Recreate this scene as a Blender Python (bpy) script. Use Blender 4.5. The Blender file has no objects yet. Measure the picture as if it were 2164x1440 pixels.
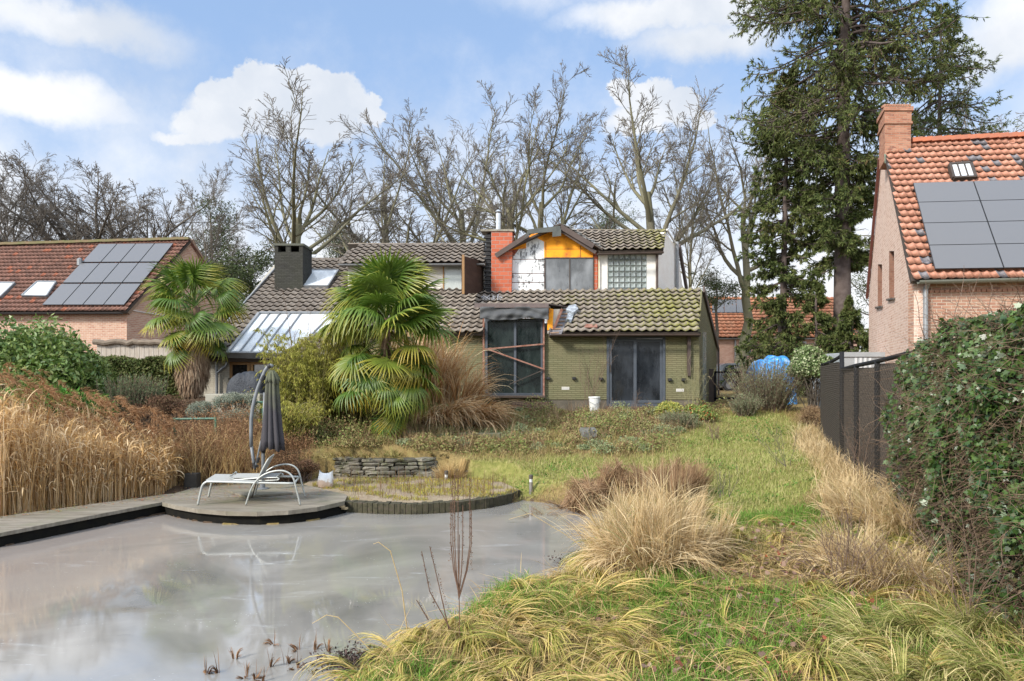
import bpy, math, random
import numpy as np
from mathutils import Vector

# ---------------------------------------------------------------- camera, sky, sun, exposure
scene = bpy.context.scene
COL = scene.collection
F, CX, HY, H = 1450.0, 1082.0, 790.0, 2.5      # focal length, centre and horizon in photo pixels; eye height over the ice
cam_d = bpy.data.cameras.new("camera"); cam = bpy.data.objects.new("camera", cam_d); COL.objects.link(cam)
cam.location = (0, 0, H); cam.rotation_euler = (math.radians(90), 0, 0)
cam_d.sensor_width = 36.0; cam_d.lens = F / 2164.0 * 36.0; cam_d.shift_y = (HY - 720.0) / 2164.0
cam_d.clip_start = 0.05; cam_d.clip_end = 2000
scene.camera = cam
SUN_EL, SUN_AZ = math.radians(34), math.radians(-132)     # azimuth from +Y towards +X: behind the camera, to the left
sd = bpy.data.lights.new("sun", 'SUN'); sun = bpy.data.objects.new("sun", sd); COL.objects.link(sun)
sd.energy = 3.0; sd.angle = math.radians(11); sd.color = (1.0, 0.95, 0.87)
sdir = Vector((math.sin(SUN_AZ) * math.cos(SUN_EL), math.cos(SUN_AZ) * math.cos(SUN_EL), math.sin(SUN_EL)))
sun.rotation_euler = sdir.to_track_quat('Z', 'Y').to_euler()
vs = scene.view_settings
scene.display_settings.display_device = 'sRGB'
vs.view_transform = 'Standard'; vs.look = 'None'; vs.gamma = 1; vs.use_curve_mapping = False
vs.exposure = 0.95
scene.cycles.use_denoising = True
scene.cycles.max_bounces = 6; scene.cycles.transparent_max_bounces = 12
scene.cycles.sample_clamp_indirect = 6.0

def build_world():
    w = bpy.data.worlds.new("World"); scene.world = w; w.use_nodes = True
    nt = w.node_tree; N = nt.nodes; L = nt.links; N.clear()
    out = N.new("ShaderNodeOutputWorld"); bg = N.new("ShaderNodeBackground"); L.new(bg.outputs[0], out.inputs[0])
    sky = N.new("ShaderNodeTexSky"); sky.sky_type = 'NISHITA'; sky.sun_disc = False
    sky.sun_elevation = SUN_EL; sky.sun_rotation = SUN_AZ; sky.altitude = 50; sky.dust_density = 0.6
    bg.inputs['Strength'].default_value = 0.096
    tc = N.new("ShaderNodeTexCoord")
    def mth(op, a, b=None, clamp=False):
        m = N.new("ShaderNodeMath"); m.operation = op; m.use_clamp = clamp
        for i, v in enumerate((a, b)):
            if v is None: continue
            if isinstance(v, (int, float)): m.inputs[i].default_value = v
            else: L.new(v, m.inputs[i])
        return m.outputs[0]
    def vmth(op, a, b):
        m = N.new("ShaderNodeVectorMath"); m.operation = op
        for i, v in enumerate((a, b)):
            if isinstance(v, tuple): m.inputs[i].default_value = v
            else: L.new(v, m.inputs[i])
        return m
    def noise(vec, sc, det=6, rough=.55):
        n = N.new("ShaderNodeTexNoise"); n.inputs['Scale'].default_value = sc; n.inputs['Detail'].default_value = det
        n.inputs['Roughness'].default_value = rough; L.new(vec, n.inputs['Vector']); return n
    def rng(v, a, b, c=0., d=1., smooth=True):
        m = N.new("ShaderNodeMapRange"); m.interpolation_type = 'SMOOTHSTEP' if smooth else 'LINEAR'
        L.new(v, m.inputs['Value'])
        m.inputs['From Min'].default_value = a; m.inputs['From Max'].default_value = b
        m.inputs['To Min'].default_value = c; m.inputs['To Max'].default_value = d
        return m.outputs[0]
    d0 = tc.outputs['Generated']
    n1 = noise(d0, 9, 8, .62)
    off = vmth('SUBTRACT', n1.outputs['Color'], (.5, .5, .5))
    sc_ = N.new("ShaderNodeVectorMath"); sc_.operation = 'SCALE'; L.new(off.outputs[0], sc_.inputs[0]); sc_.inputs['Scale'].default_value = .085
    d = vmth('ADD', d0, sc_.outputs[0]).outputs[0]
    n2 = noise(d0, 14, 8, .62).outputs['Fac']
    def blob(px, py, rx, ry, soft):
        v = Vector(((px - CX) / F, 1, -(py - HY) / F)); s = 1 / v.length; v.normalize()
        df = vmth('SUBTRACT', d, tuple(v)); e = vmth('MULTIPLY', df.outputs[0], (F / rx / s * 1.0, 4., F / ry / s))
        ln = N.new("ShaderNodeVectorMath"); ln.operation = 'LENGTH'; L.new(e.outputs[0], ln.inputs[0])
        q = mth('ADD', ln.outputs['Value'], mth('MULTIPLY', mth('SUBTRACT', n2, .5), -.55))
        return rng(q, 1.0 + soft, 1.0 - soft)
    mask = None
    for b in [(150, 45, 170, 48, .6), (50, 200, 160, 55, .55), (600, 245, 175, 50, .18), (482, 205, 52, 44, .12), (565, 176, 62, 42, .1), (645, 182, 60, 42, .1), (718, 205, 62, 42, .12), (775, 228, 36, 30, .12), (430, 268, 70, 34, .3), (375, 290, 55, 18, .45), (650, 262, 120, 34, .3),
              (1312, 205, 36, 28, .12), (1370, 212, 48, 32, .12), (1432, 232, 46, 28, .14), (1380, 250, 95, 34, .25), (1478, 250, 26, 20, .2), (1440, 20, 230, 42, .45), (1500, 85, 150, 40, .6), (2140, 70, 90, 80, .6),
              (1400, -200, 520, 130, .5), (300, -320, 500, 140, .4), (-500, 100, 330, 200, .4), (2700, 200, 350, 260, .4)]:
        o = blob(*b); mask = o if mask is None else mth('MAXIMUM', mask, o)
    sep = N.new("ShaderNodeSeparateXYZ"); L.new(d0, sep.inputs[0]); z = sep.outputs['Z']
    hz = rng(mth('ADD', z, mth('MULTIPLY', mth('SUBTRACT', n1.outputs['Fac'], .5), .42)), .47, .07)
    hz = mth('MULTIPLY', hz, .97)
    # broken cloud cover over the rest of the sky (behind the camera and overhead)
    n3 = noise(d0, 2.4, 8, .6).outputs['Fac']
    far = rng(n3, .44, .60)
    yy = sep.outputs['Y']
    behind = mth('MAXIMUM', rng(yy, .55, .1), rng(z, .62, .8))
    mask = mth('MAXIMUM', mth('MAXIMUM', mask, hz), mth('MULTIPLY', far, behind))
    # cloud brightness: white tops, greyer undersides
    n4 = noise(d, 3.6, 7, .5).outputs['Fac']
    cb = N.new("ShaderNodeMix"); cb.data_type = 'RGBA'; L.new(rng(n4, .36, .6), cb.inputs[0])
    cb.inputs[6].default_value = (3.9, 4.25, 4.8, 1); cb.inputs[7].default_value = (5.7, 5.75, 5.85, 1)
    pale = N.new("ShaderNodeMix"); pale.data_type = 'RGBA'; pale.inputs[0].default_value = .6
    L.new(sky.outputs[0], pale.inputs[6]); pale.inputs[7].default_value = (2.4, 3.55, 5.6, 1)
    mix = N.new("ShaderNodeMix"); mix.data_type = 'RGBA'; L.new(mask, mix.inputs[0]); L.new(pale.outputs[2], mix.inputs[6]); L.new(cb.outputs[2], mix.inputs[7])
    # unseen sky overhead and behind the camera, brightened to light the garden
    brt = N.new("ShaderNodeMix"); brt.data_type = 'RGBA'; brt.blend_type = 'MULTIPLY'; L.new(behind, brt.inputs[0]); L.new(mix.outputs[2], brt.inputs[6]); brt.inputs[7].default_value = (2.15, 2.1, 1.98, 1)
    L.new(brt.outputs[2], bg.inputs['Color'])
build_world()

# ---------------------------------------------------------------- geometry helpers
RS = np.random.RandomState(7); random.seed(7)
def nrm(a): a = np.asarray(a, float); return a / (np.linalg.norm(a, axis=-1, keepdims=True) + 1e-9)
def P(px, py, Y): return np.array(((px - CX) / F * Y, Y, H - (py - HY) / F * Y))
def G(px, py, z=0.): return P(px, py, (H - z) * F / (py - HY))
def plane_y(c, s=0.): return (np.array((0., c, 0.)), nrm((s, 1., 0.)))          # vertical wall Y = c - s X
def on(pl, px, py, lift=0.):
    o = np.array((0, 0, H)); d = np.array(((px - CX) / F, 1., -(py - HY) / F)); p, n = pl
    return o + d * (np.dot(p - o, n) / np.dot(d, n)) + n * lift
def tag(o, label=None, cat=None, group=None, kind=None):
    if label: o['label'] = label
    if cat: o['category'] = cat
    if group: o['group'] = group
    if kind: o['kind'] = kind
    return o
def empty(name, loc=(0, 0, 0), label=None, cat=None, group=None, rz=0.):
    o = bpy.data.objects.new(name, None); COL.objects.link(o); o.location = tuple(loc); o.rotation_euler = (0, 0, rz)
    o.empty_display_size = .1
    return tag(o, label, cat, group)
def link(name, me, parent=None, loc=None):
    o = bpy.data.objects.new(name, me); COL.objects.link(o)
    if loc is not None: o.location = tuple(loc)
    if parent is not None: o.parent = parent
    return o
def rel(o, parent):
    """child built in world coordinates under an Empty that sits elsewhere"""
    o.parent = parent
    o.matrix_parent_inverse = parent_matrix(parent).inverted()
    return o
from mathutils import Matrix, Euler
def parent_matrix(p):
    m = Matrix.LocRotScale(p.location, p.rotation_euler, p.scale)
    if p.parent: m = parent_matrix(p.parent) @ p.matrix_parent_inverse @ m
    return m
def auto_uv(me):
    nl = len(me.loops)
    if nl == 0: return
    V = np.empty(len(me.vertices) * 3, np.float32); me.vertices.foreach_get('co', V); V = V.reshape(-1, 3)
    LV = np.empty(nl, np.int32); me.loops.foreach_get('vertex_index', LV)
    npoly = len(me.polygons); PN = np.empty(npoly * 3, np.float32); me.polygons.foreach_get('normal', PN); PN = PN.reshape(-1, 3)
    LT = np.empty(npoly, np.int32); me.polygons.foreach_get('loop_total', LT)
    n = np.repeat(PN, LT, axis=0)
    t = np.cross((0, 0, 1.), n); ln = np.linalg.norm(t, axis=1); flat = ln < .05
    t[flat] = (1, 0, 0); t = nrm(t); b = np.cross(n, t); b[flat] = (0, 1, 0)
    p = V[LV]; uv = np.stack(((p * t).sum(1), (p * b).sum(1)), 1).astype(np.float32)
    me.uv_layers.new(name="uv").data.foreach_set('uv', uv.ravel())
def mesh_np(name, V, Fc, mat, parent=None, smooth=False, uv=None, loc=None, world=True):
    """numpy mesh: V (n,3), Fc (m,k); uv (n,2) per vertex"""
    V = np.asarray(V, np.float32).reshape(-1, 3); Fc = np.asarray(Fc, np.int32); k = Fc.shape[1]
    me = bpy.data.meshes.new(name); me.vertices.add(len(V)); me.vertices.foreach_set('co', V.ravel())
    me.loops.add(Fc.size); me.loops.foreach_set('vertex_index', Fc.ravel())
    me.polygons.add(len(Fc)); me.polygons.foreach_set('loop_start', np.arange(0, Fc.size, k, dtype=np.int32))
    try: me.polygons.foreach_set('loop_total', np.full(len(Fc), k, np.int32))
    except Exception: pass
    if smooth: me.polygons.foreach_set('use_smooth', np.ones(len(Fc), bool))
    me.update(calc_edges=True)
    if uv is not None:
        me.uv_layers.new(name="uv").data.foreach_set('uv', np.asarray(uv, np.float32)[Fc.ravel()].ravel())
    if mat: me.materials.append(mat)
    o = link(name, me, None, loc)
    if parent is not None:
        if world: rel(o, parent)
        else: o.parent = parent
    return o
class MB:
    """collects boxes, prisms and tubes into one mesh"""
    def __init__(s): s.V = []; s.F = []
    def add(s, vs, fs):
        b = len(s.V); s.V += [tuple(map(float, v)) for v in vs]; s.F += [tuple(b + i for i in f) for f in fs]; return s
    def box(s, x0, x1, y0, y1, z0, z1):
        return s.add([(x0, y0, z0), (x1, y0, z0), (x1, y1, z0), (x0, y1, z0), (x0, y0, z1), (x1, y0, z1), (x1, y1, z1), (x0, y1, z1)],
                     [(0, 3, 2, 1), (4, 5, 6, 7), (0, 1, 5, 4), (1, 2, 6, 5), (2, 3, 7, 6), (3, 0, 4, 7)])
    def prism(s, pts, off):
        """polygon pts extruded by vector off"""
        n = len(pts); pts = [np.asarray(p, float) for p in pts]; off = np.asarray(off, float)
        nn = sum((np.cross(pts[i], pts[(i + 1) % n]) for i in range(n)), np.zeros(3))
        if np.dot(nn, off) > 0: pts = pts[::-1]
        return s.add(pts + [p + off for p in pts], [tuple(range(n)), tuple(range(2 * n - 1, n - 1, -1))] + [(i, n + i, n + (i + 1) % n, (i + 1) % n) for i in range(n)])
    def bar(s, a, b, w, h, up=(0, 0, 1)):
        """box beam from a to b, w across, h along up"""
        a = np.asarray(a, float); b = np.asarray(b, float); t = nrm(b - a); u = np.asarray(up, float)
        if abs(np.dot(t, u)) > .95: u = np.array((0, 1., 0))
        sd_ = nrm(np.cross(t, u)); u = np.cross(sd_, t)
        c = [(-1, -1), (1, -1), (1, 1), (-1, 1)]
        vs_ = [a + sd_ * i * w / 2 + u * j * h / 2 for i, j in c] + [b + sd_ * i * w / 2 + u * j * h / 2 for i, j in c]
        return s.add(vs_, [(0, 3, 2, 1), (4, 5, 6, 7), (0, 1, 5, 4), (1, 2, 6, 5), (2, 3, 7, 6), (3, 0, 4, 7)][::1])
    def tube(s, pts, r, n=8, cap=True):
        pts = np.asarray(pts, float); K = len(pts); r = np.full(K, r, float) if np.isscalar(r) else np.asarray(r, float)
        T = nrm(np.gradient(pts, axis=0)); up = np.array((0, 0, 1.)) if abs(T[0][2]) < .9 else np.array((1., 0, 0))
        vs_ = []
        for k in range(K):
            a = nrm(np.cross(T[k], up)); b = np.cross(a, T[k]); up = -np.cross(a, T[k]) * -1
            for i in range(n):
                th = 2 * math.pi * i / n; vs_.append(pts[k] + (a * math.cos(th) + b * math.sin(th)) * r[k])
        fs = [(k * n + i, k * n + (i + 1) % n, (k + 1) * n + (i + 1) % n, (k + 1) * n + i) for k in range(K - 1) for i in range(n)]
        if cap: fs += [tuple(range(n - 1, -1, -1)), tuple((K - 1) * n + i for i in range(n))]
        return s.add(vs_, fs)
    def lathe(s, c, prof, n=16):
        """prof: list of (r,z) round the vertical axis at c"""
        c = np.asarray(c, float); vs_ = [(c[0] + r * math.cos(2 * math.pi * i / n), c[1] + r * math.sin(2 * math.pi * i / n), c[2] + z) for r, z in prof for i in range(n)]
        K = len(prof); fs = [(k * n + i, k * n + (i + 1) % n, (k + 1) * n + (i + 1) % n, (k + 1) * n + i) for k in range(K - 1) for i in range(n)]
        fs += [tuple(range(n - 1, -1, -1)), tuple((K - 1) * n + i for i in range(n))]
        return s.add(vs_, fs)
    def build(s, name, mat, parent=None, smooth=False, bevel=0., world=True):
        me = bpy.data.meshes.new(name); me.from_pydata(s.V, [], s.F); me.update(); auto_uv(me)
        if mat: me.materials.append(mat)
        if smooth: me.polygons.foreach_set('use_smooth', np.ones(len(me.polygons), bool))
        o = link(name, me)
        if bevel:
            m = o.modifiers.new("bevel", 'BEVEL'); m.width = bevel; m.segments = 2; m.limit_method = 'ANGLE'
        if parent is not None:
            if world: rel(o, parent)
            else: o.parent = parent
        return o
def tubes(pts, rad, S=4):
    """pts (N,K,3), rad (N,K) -> V, F arrays"""
    N_, K = pts.shape[:2]; T = nrm(np.gradient(pts, axis=1))
    ref = np.where(np.abs(T[..., 2:3]) > .9, np.array((1., 0, 0)), np.array((0, 0, 1.)))
    ref = np.repeat(ref[:, :1], K, axis=1)
    A = nrm(np.cross(T, ref)); B = np.cross(A, T)
    th = np.arange(S) * 2 * np.pi / S
    V = pts[:, :, None] + rad[:, :, None, None] * (A[:, :, None] * np.cos(th)[:, None] + B[:, :, None] * np.sin(th)[:, None])
    idx = np.arange(N_ * K * S).reshape(N_, K, S)
    a = idx[:, :-1]; b = idx[:, 1:]; Fc = np.stack((a, np.roll(a, -1, 2), np.roll(b, -1, 2), b), -1).reshape(-1, 4)
    return V.reshape(-1, 3), Fc
def ribbons(pts, wid, side):
    """pts (N,K,3), wid (N,K), side (N,3) -> V, F, uv"""
    N_, K = pts.shape[:2]; s = side[:, None] * wid[:, :, None] * .5
    V = np.stack((pts - s, pts + s), 2)
    idx = np.arange(N_ * K * 2).reshape(N_, K, 2); a = idx[:, :-1]; b = idx[:, 1:]
    Fc = np.stack((a[..., 0], a[..., 1], b[..., 1], b[..., 0]), -1).reshape(-1, 4)
    t = np.linspace(0, 1, K); uv = np.zeros((N_, K, 2, 2)); uv[:, :, 1, 0] = 1; uv[..., 1] = t[None, :, None]
    return V.reshape(-1, 3), Fc, uv.reshape(-1, 2)
def join(parts):
    Vs, Fs, b = [], [], 0
    for p in parts:
        Vs.append(p[0]); Fs.append(p[1] + b); b += len(p[0])
    r = (np.concatenate(Vs), np.concatenate(Fs))
    return r + (np.concatenate([p[2] for p in parts]),) if len(parts[0]) > 2 else r
def leaves(pos, size, normal=None, aspect=.45, jitter=1., droop=0.):
    """rhombic, slightly folded leaves: pos (N,3), size (N,)"""
    n = len(pos); nn = RS.normal(size=(n, 3)) * jitter
    if normal is not None: nn = nn + normal
    nn = nrm(nn); d = nrm(np.cross(nn, RS.normal(size=(n, 3)))); d[:, 2] -= droop; d = nrm(d); s = nrm(np.cross(nn, d))
    L_ = size[:, None]; tip = pos + d * L_; mid = pos + d * L_ * .45
    V = np.stack((pos, mid + s * L_ * aspect * .5 - nn * L_ * .06, tip - nn * L_ * .1, mid - s * L_ * aspect * .5 - nn * L_ * .06), 1)
    return V.reshape(-1, 3), np.arange(n * 4).reshape(-1, 4)
def shape_leaves(pos, size, outline, normal=None, jitter=.6, droop=.5):
    """leaves cut to an outline [(across, along)], one polygon each"""
    n = len(pos); k = len(outline); nn = RS.normal(size=(n, 3)) * jitter
    if normal is not None: nn = nn + normal
    nn = nrm(nn); d = RS.normal(size=(n, 3)) * .6; d[:, 2] -= droop; d = nrm(d - nn * (d * nn).sum(1, keepdims=True)); s = np.cross(nn, d)
    o = np.asarray(outline, float); bend = -(o[:, 0] ** 2 * .5 + (o[:, 1] - .5) ** 2 * .35)
    V = pos[:, None] + size[:, None, None] * (s[:, None] * o[None, :, :1] + d[:, None] * o[None, :, 1:] + nn[:, None] * bend[None, :, None])
    return V.reshape(-1, 3), np.arange(n * k).reshape(-1, k)
def inpoly(x, y, poly):
    x = np.asarray(x, float); y = np.asarray(y, float); r = np.zeros(x.shape, bool); n = len(poly)
    for i in range(n):
        x0, y0 = poly[i][:2]; x1, y1 = poly[(i + 1) % n][:2]
        if y0 == y1: continue
        c = ((y0 > y) != (y1 > y)) & (x < (x1 - x0) * (y - y0) / (y1 - y0) + x0); r ^= c
    return r
def polydist(x, y, poly):
    d = np.full(np.shape(x), 1e9); n = len(poly)
    for i in range(n):
        a = np.array(poly[i][:2]); b = np.array(poly[(i + 1) % n][:2]); ab = b - a; L2 = (ab ** 2).sum() + 1e-9
        t = np.clip(((x - a[0]) * ab[0] + (y - a[1]) * ab[1]) / L2, 0, 1)
        d = np.minimum(d, np.hypot(x - a[0] - t * ab[0], y - a[1] - t * ab[1]))
    return d
_g = np.random.RandomState(3).rand(64, 64)
def vnoise(x, y, s=1.):
    x = np.asarray(x) * s; y = np.asarray(y) * s; xi = np.floor(x).astype(int); yi = np.floor(y).astype(int); fx = x - xi; fy = y - yi
    fx = fx * fx * (3 - 2 * fx); fy = fy * fy * (3 - 2 * fy)
    g = lambda i, j: _g[i % 64, j % 64]
    return (g(xi, yi) * (1 - fx) + g(xi + 1, yi) * fx) * (1 - fy) + (g(xi, yi + 1) * (1 - fx) + g(xi + 1, yi + 1) * fx) * fy

# ---------------------------------------------------------------- materials
MATS = {}
def newmat(name):
    m = bpy.data.materials.new(name); m.use_nodes = True; nt = m.node_tree
    b = nt.nodes['Principled BSDF']; return m, nt, b
def nodes(nt):
    N = nt.nodes; L = nt.links
    class K:
        def tex(s, kind='Object'):
            return N.new("ShaderNodeTexCoord").outputs[kind]
        def noise(s, sc, det=5, rough=.55, vec=None, dist=0.):
            n = N.new("ShaderNodeTexNoise"); n.inputs['Scale'].default_value = sc; n.inputs['Detail'].default_value = det
            n.inputs['Roughness'].default_value = rough; n.inputs['Distortion'].default_value = dist
            if vec is None: vec = s.tex()
            L.new(vec, n.inputs['Vector']); return n.outputs['Fac']
        def ramp(s, f, stops, interp='LINEAR'):
            r = N.new("ShaderNodeValToRGB"); L.new(f, r.inputs[0]); e = r.color_ramp.elements; r.color_ramp.interpolation = interp
            while len(e) < len(stops): e.new(.5)
            for el, (p, c) in zip(e, stops):
                el.position = p; el.color = (*c, 1) if len(c) == 3 else c
            return r.outputs[0]
        def mix(s, f, a, b, mode='MIX'):
            m = N.new("ShaderNodeMix"); m.data_type = 'RGBA'; m.blend_type = mode
            for i, v in ((0, f), (6, a), (7, b)):
                if isinstance(v, (int, float)): m.inputs[i].default_value = v
                elif isinstance(v, tuple): m.inputs[i].default_value = (*v, 1)
                else: L.new(v, m.inputs[i])
            return m.outputs[2]
        def math(s, op, a, b=0., clamp=False):
            m = N.new("ShaderNodeMath"); m.operation = op; m.use_clamp = clamp
            for i, v in enumerate((a, b)):
                if isinstance(v, (int, float)): m.inputs[i].default_value = v
                else: L.new(v, m.inputs[i])
            return m.outputs[0]
        def rng(s, v, a, b, c=0., d=1.):
            m = N.new("ShaderNodeMapRange"); L.new(v, m.inputs[0])
            for i, q in zip((1, 2, 3, 4), (a, b, c, d)): m.inputs[i].default_value = q
            return m.outputs[0]
        def mapping(s, vec, scale=(1, 1, 1), rot=(0, 0, 0)):
            m = N.new("ShaderNodeMapping"); L.new(vec, m.inputs[0]); m.inputs['Scale'].default_value = scale; m.inputs['Rotation'].default_value = rot; return m.outputs[0]
        def bump(s, h, strength, dist=.02, bsdf=None):
            b = N.new("ShaderNodeBump"); b.inputs['Strength'].default_value = strength; b.inputs['Distance'].default_value = dist
            L.new(h, b.inputs['Height']); L.new(b.outputs[0], (bsdf or nt.nodes['Principled BSDF']).inputs['Normal'])
        def island(s):
            return N.new("ShaderNodeNewGeometry").outputs['Random Per Island']
        def objrand(s):
            return N.new("ShaderNodeObjectInfo").outputs['Random']
        def attr(s, n):
            a = N.new("ShaderNodeAttribute"); a.attribute_name = n; return a
        def link(s, a, b): L.new(a, b)
        def sep(s, v):
            q = N.new("ShaderNodeSeparateXYZ"); L.new(v, q.inputs[0]); return q.outputs
    return K()
def mat(name, c1, c2=None, sc=6., rough=.7, bump=0., bsc=None, spec=.4, metal=0., mid=None, stretch=None, bd=.01):
    if name in MATS: return MATS[name]
    m, nt, b = newmat(name); k = nodes(nt)
    vec = k.tex()
    if stretch: vec = k.mapping(vec, stretch)
    f = k.noise(sc, 6, .6, vec)
    c2 = c2 or tuple(x * .7 for x in c1)
    st = [(.3, c1), (.7, c2)] if mid is None else [(.3, c1), (.5, mid), (.7, c2)]
    k.link(k.ramp(f, st), b.inputs['Base Color'])
    b.inputs['Roughness'].default_value = rough; b.inputs['Metallic'].default_value = metal; b.inputs['Specular IOR Level'].default_value = spec
    if bump: k.bump(k.noise(bsc or sc * 4, 4, .6, vec), bump, bd)
    MATS[name] = m; return m
def brick(name, c1, c2, mortar, w=.21, h=.065, ms=.012, rough=.85, bump=.6, c3=None, patch=None, weather=.35, sq=None):
    if name in MATS: return MATS[name]
    m, nt, b = newmat(name); k = nodes(nt); N = nt.nodes
    vec = k.tex('UV')
    t = N.new("ShaderNodeTexBrick"); k.link(vec, t.inputs['Vector']); t.inputs['Scale'].default_value = 1
    t.inputs['Brick Width'].default_value = w; t.inputs['Row Height'].default_value = h; t.inputs['Mortar Size'].default_value = ms / 2
    t.inputs['Mortar Smooth'].default_value = .3; t.inputs['Bias'].default_value = 0.
    t.inputs['Color1'].default_value = (*c1, 1); t.inputs['Color2'].default_value = (*c2, 1); t.inputs['Mortar'].default_value = (*mortar, 1)
    if sq is not None: t.offset = sq
    col = t.outputs['Color']
    if c3:   # some odd bricks, one noise cell about each brick
        nv = k.noise(1, 1, .5, k.mapping(vec, (1 / w * .8, 1 / h * .8, 1)))
        f = k.math('MULTIPLY', k.rng(nv, .58, .62), k.math('SUBTRACT', 1., t.outputs['Fac']), True)
        col = k.mix(f, col, c3)
    n = k.noise(1.1, 7, .65, vec)
    col = k.mix(k.rng(n, .35, .75, 0, weather), col, patch or tuple(x * .55 for x in c1))
    n2 = k.noise(30, 4, .6, vec)
    col = k.mix(k.rng(n2, .3, .7, 0, .25), col, tuple(x * .6 for x in c2))
    k.link(col, b.inputs['Base Color']); b.inputs['Roughness'].default_value = rough; b.inputs['Specular IOR Level'].default_value = .2
    k.bump(k.math('ADD', k.math('MULTIPLY', t.outputs['Fac'], -1.), k.math('MULTIPLY', n2, .4)), bump, .012)
    MATS[name] = m; return m
def leafm(name, cols, rough=.6, trans=.25, tip=None, spec=.12, big=None):
    """foliage: colour varies leaf by leaf; tip = (colour, start) along the blade"""
    if name in MATS: return MATS[name]
    m, nt, b = newmat(name); k = nodes(nt); N = nt.nodes
    n = len(cols); f = k.island()
    if big: f = k.math('ADD', k.math('MULTIPLY', f, .65), k.math('MULTIPLY', k.rng(k.noise(big, 3), .3, .7), .4), True)
    col = k.ramp(f, [(i / max(1, n - 1), c) for i, c in enumerate(cols)])
    if tip:
        v = k.sep(k.tex('UV'))['Y']
        col = k.mix(k.rng(v, tip[1], 1.), col, tip[0])
    k.link(col, b.inputs['Base Color']); b.inputs['Roughness'].default_value = rough; b.inputs['Specular IOR Level'].default_value = spec
    if trans:
        tr = N.new("ShaderNodeBsdfTranslucent"); k.link(col, tr.inputs['Color']); ms_ = N.new("ShaderNodeMixShader"); ms_.inputs[0].default_value = trans
        k.link(b.outputs[0], ms_.inputs[1]); k.link(tr.outputs[0], ms_.inputs[2]); k.link(ms_.outputs[0], N['Material Output'].inputs['Surface'])
    MATS[name] = m; return m
def glassm(name, tint=(.02, .025, .03), rough=.06, streak=None, spec=1., coat=0.):
    if name in MATS: return MATS[name]
    m, nt, b = newmat(name); k = nodes(nt)
    b.inputs['Roughness'].default_value = rough; b.inputs['Specular IOR Level'].default_value = spec
    b.inputs['IOR'].default_value = 1.5
    b.inputs['Base Color'].default_value = (*tint, 1)
    if streak:
        f = k.noise(1, 6, .65, k.mapping(k.tex(), (2.2, 2.2, .7)))
        g = k.noise(1.3, 3)
        k.link(k.mix(k.rng(k.math('MULTIPLY', f, g), .18, .42), tint, streak), b.inputs['Base Color'])
        k.link(k.rng(f, .35, .65, rough, .45), b.inputs['Roughness'])
    MATS[name] = m; return m
def tilem(name, base, c2, moss=None, mossx=None, pale=None, u0=(1, 0, 0), v0=(0, 1, 0), tw=.3, th=.34, odd=None, rough=.75):
    """roof tiles: one tone per tile from its UV cell, lichen specks, moss"""
    if name in MATS: return MATS[name]
    m, nt, b = newmat(name); k = nodes(nt); N = nt.nodes
    uv = k.tex('UV')
    fl = N.new("ShaderNodeVectorMath"); fl.operation = 'FLOOR'; k.link(uv, fl.inputs[0])
    wn = N.new("ShaderNodeTexWhiteNoise"); wn.noise_dimensions = '2D'; k.link(fl.outputs[0], wn.inputs['Vector'])
    col = k.mix(wn.outputs['Value'], base, c2)
    n = k.noise(2.2, 6, .65)
    col = k.mix(k.rng(n, .42, .72, 0, .5), col, tuple(x * .5 for x in base))
    if odd:
        col = k.mix(k.math('GREATER_THAN', wn.outputs['Value'], odd[1]), col, odd[0])
    if pale:
        s = k.noise(38, 3, .5); col = k.mix(k.rng(s, .62, .72, 0, .75), col, pale)
    if moss:
        x = k.sep(k.tex())['X']
        f = k.noise(13, 6, .75); f = k.math('ADD', k.math('ADD', k.math('MULTIPLY', f, .75), k.math('MULTIPLY', k.noise(1.2, 3), .25)), k.rng(x, mossx[0], mossx[1], -.13, .045))
        fr = N.new("ShaderNodeVectorMath"); fr.operation = 'FRACTION'; k.link(uv, fr.inputs[0])
        f = k.math('ADD', f, k.rng(k.sep(fr.outputs[0])['Y'], .45, 0., 0, .07))
        col = k.mix(k.rng(f, .53, .6, 0, .85), col, moss)
    k.link(col, b.inputs['Base Color']); b.inputs['Roughness'].default_value = rough; b.inputs['Specular IOR Level'].default_value = .3
    k.bump(k.noise(25, 5, .65), .35, .01)
    MATS[name] = m; return m
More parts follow.
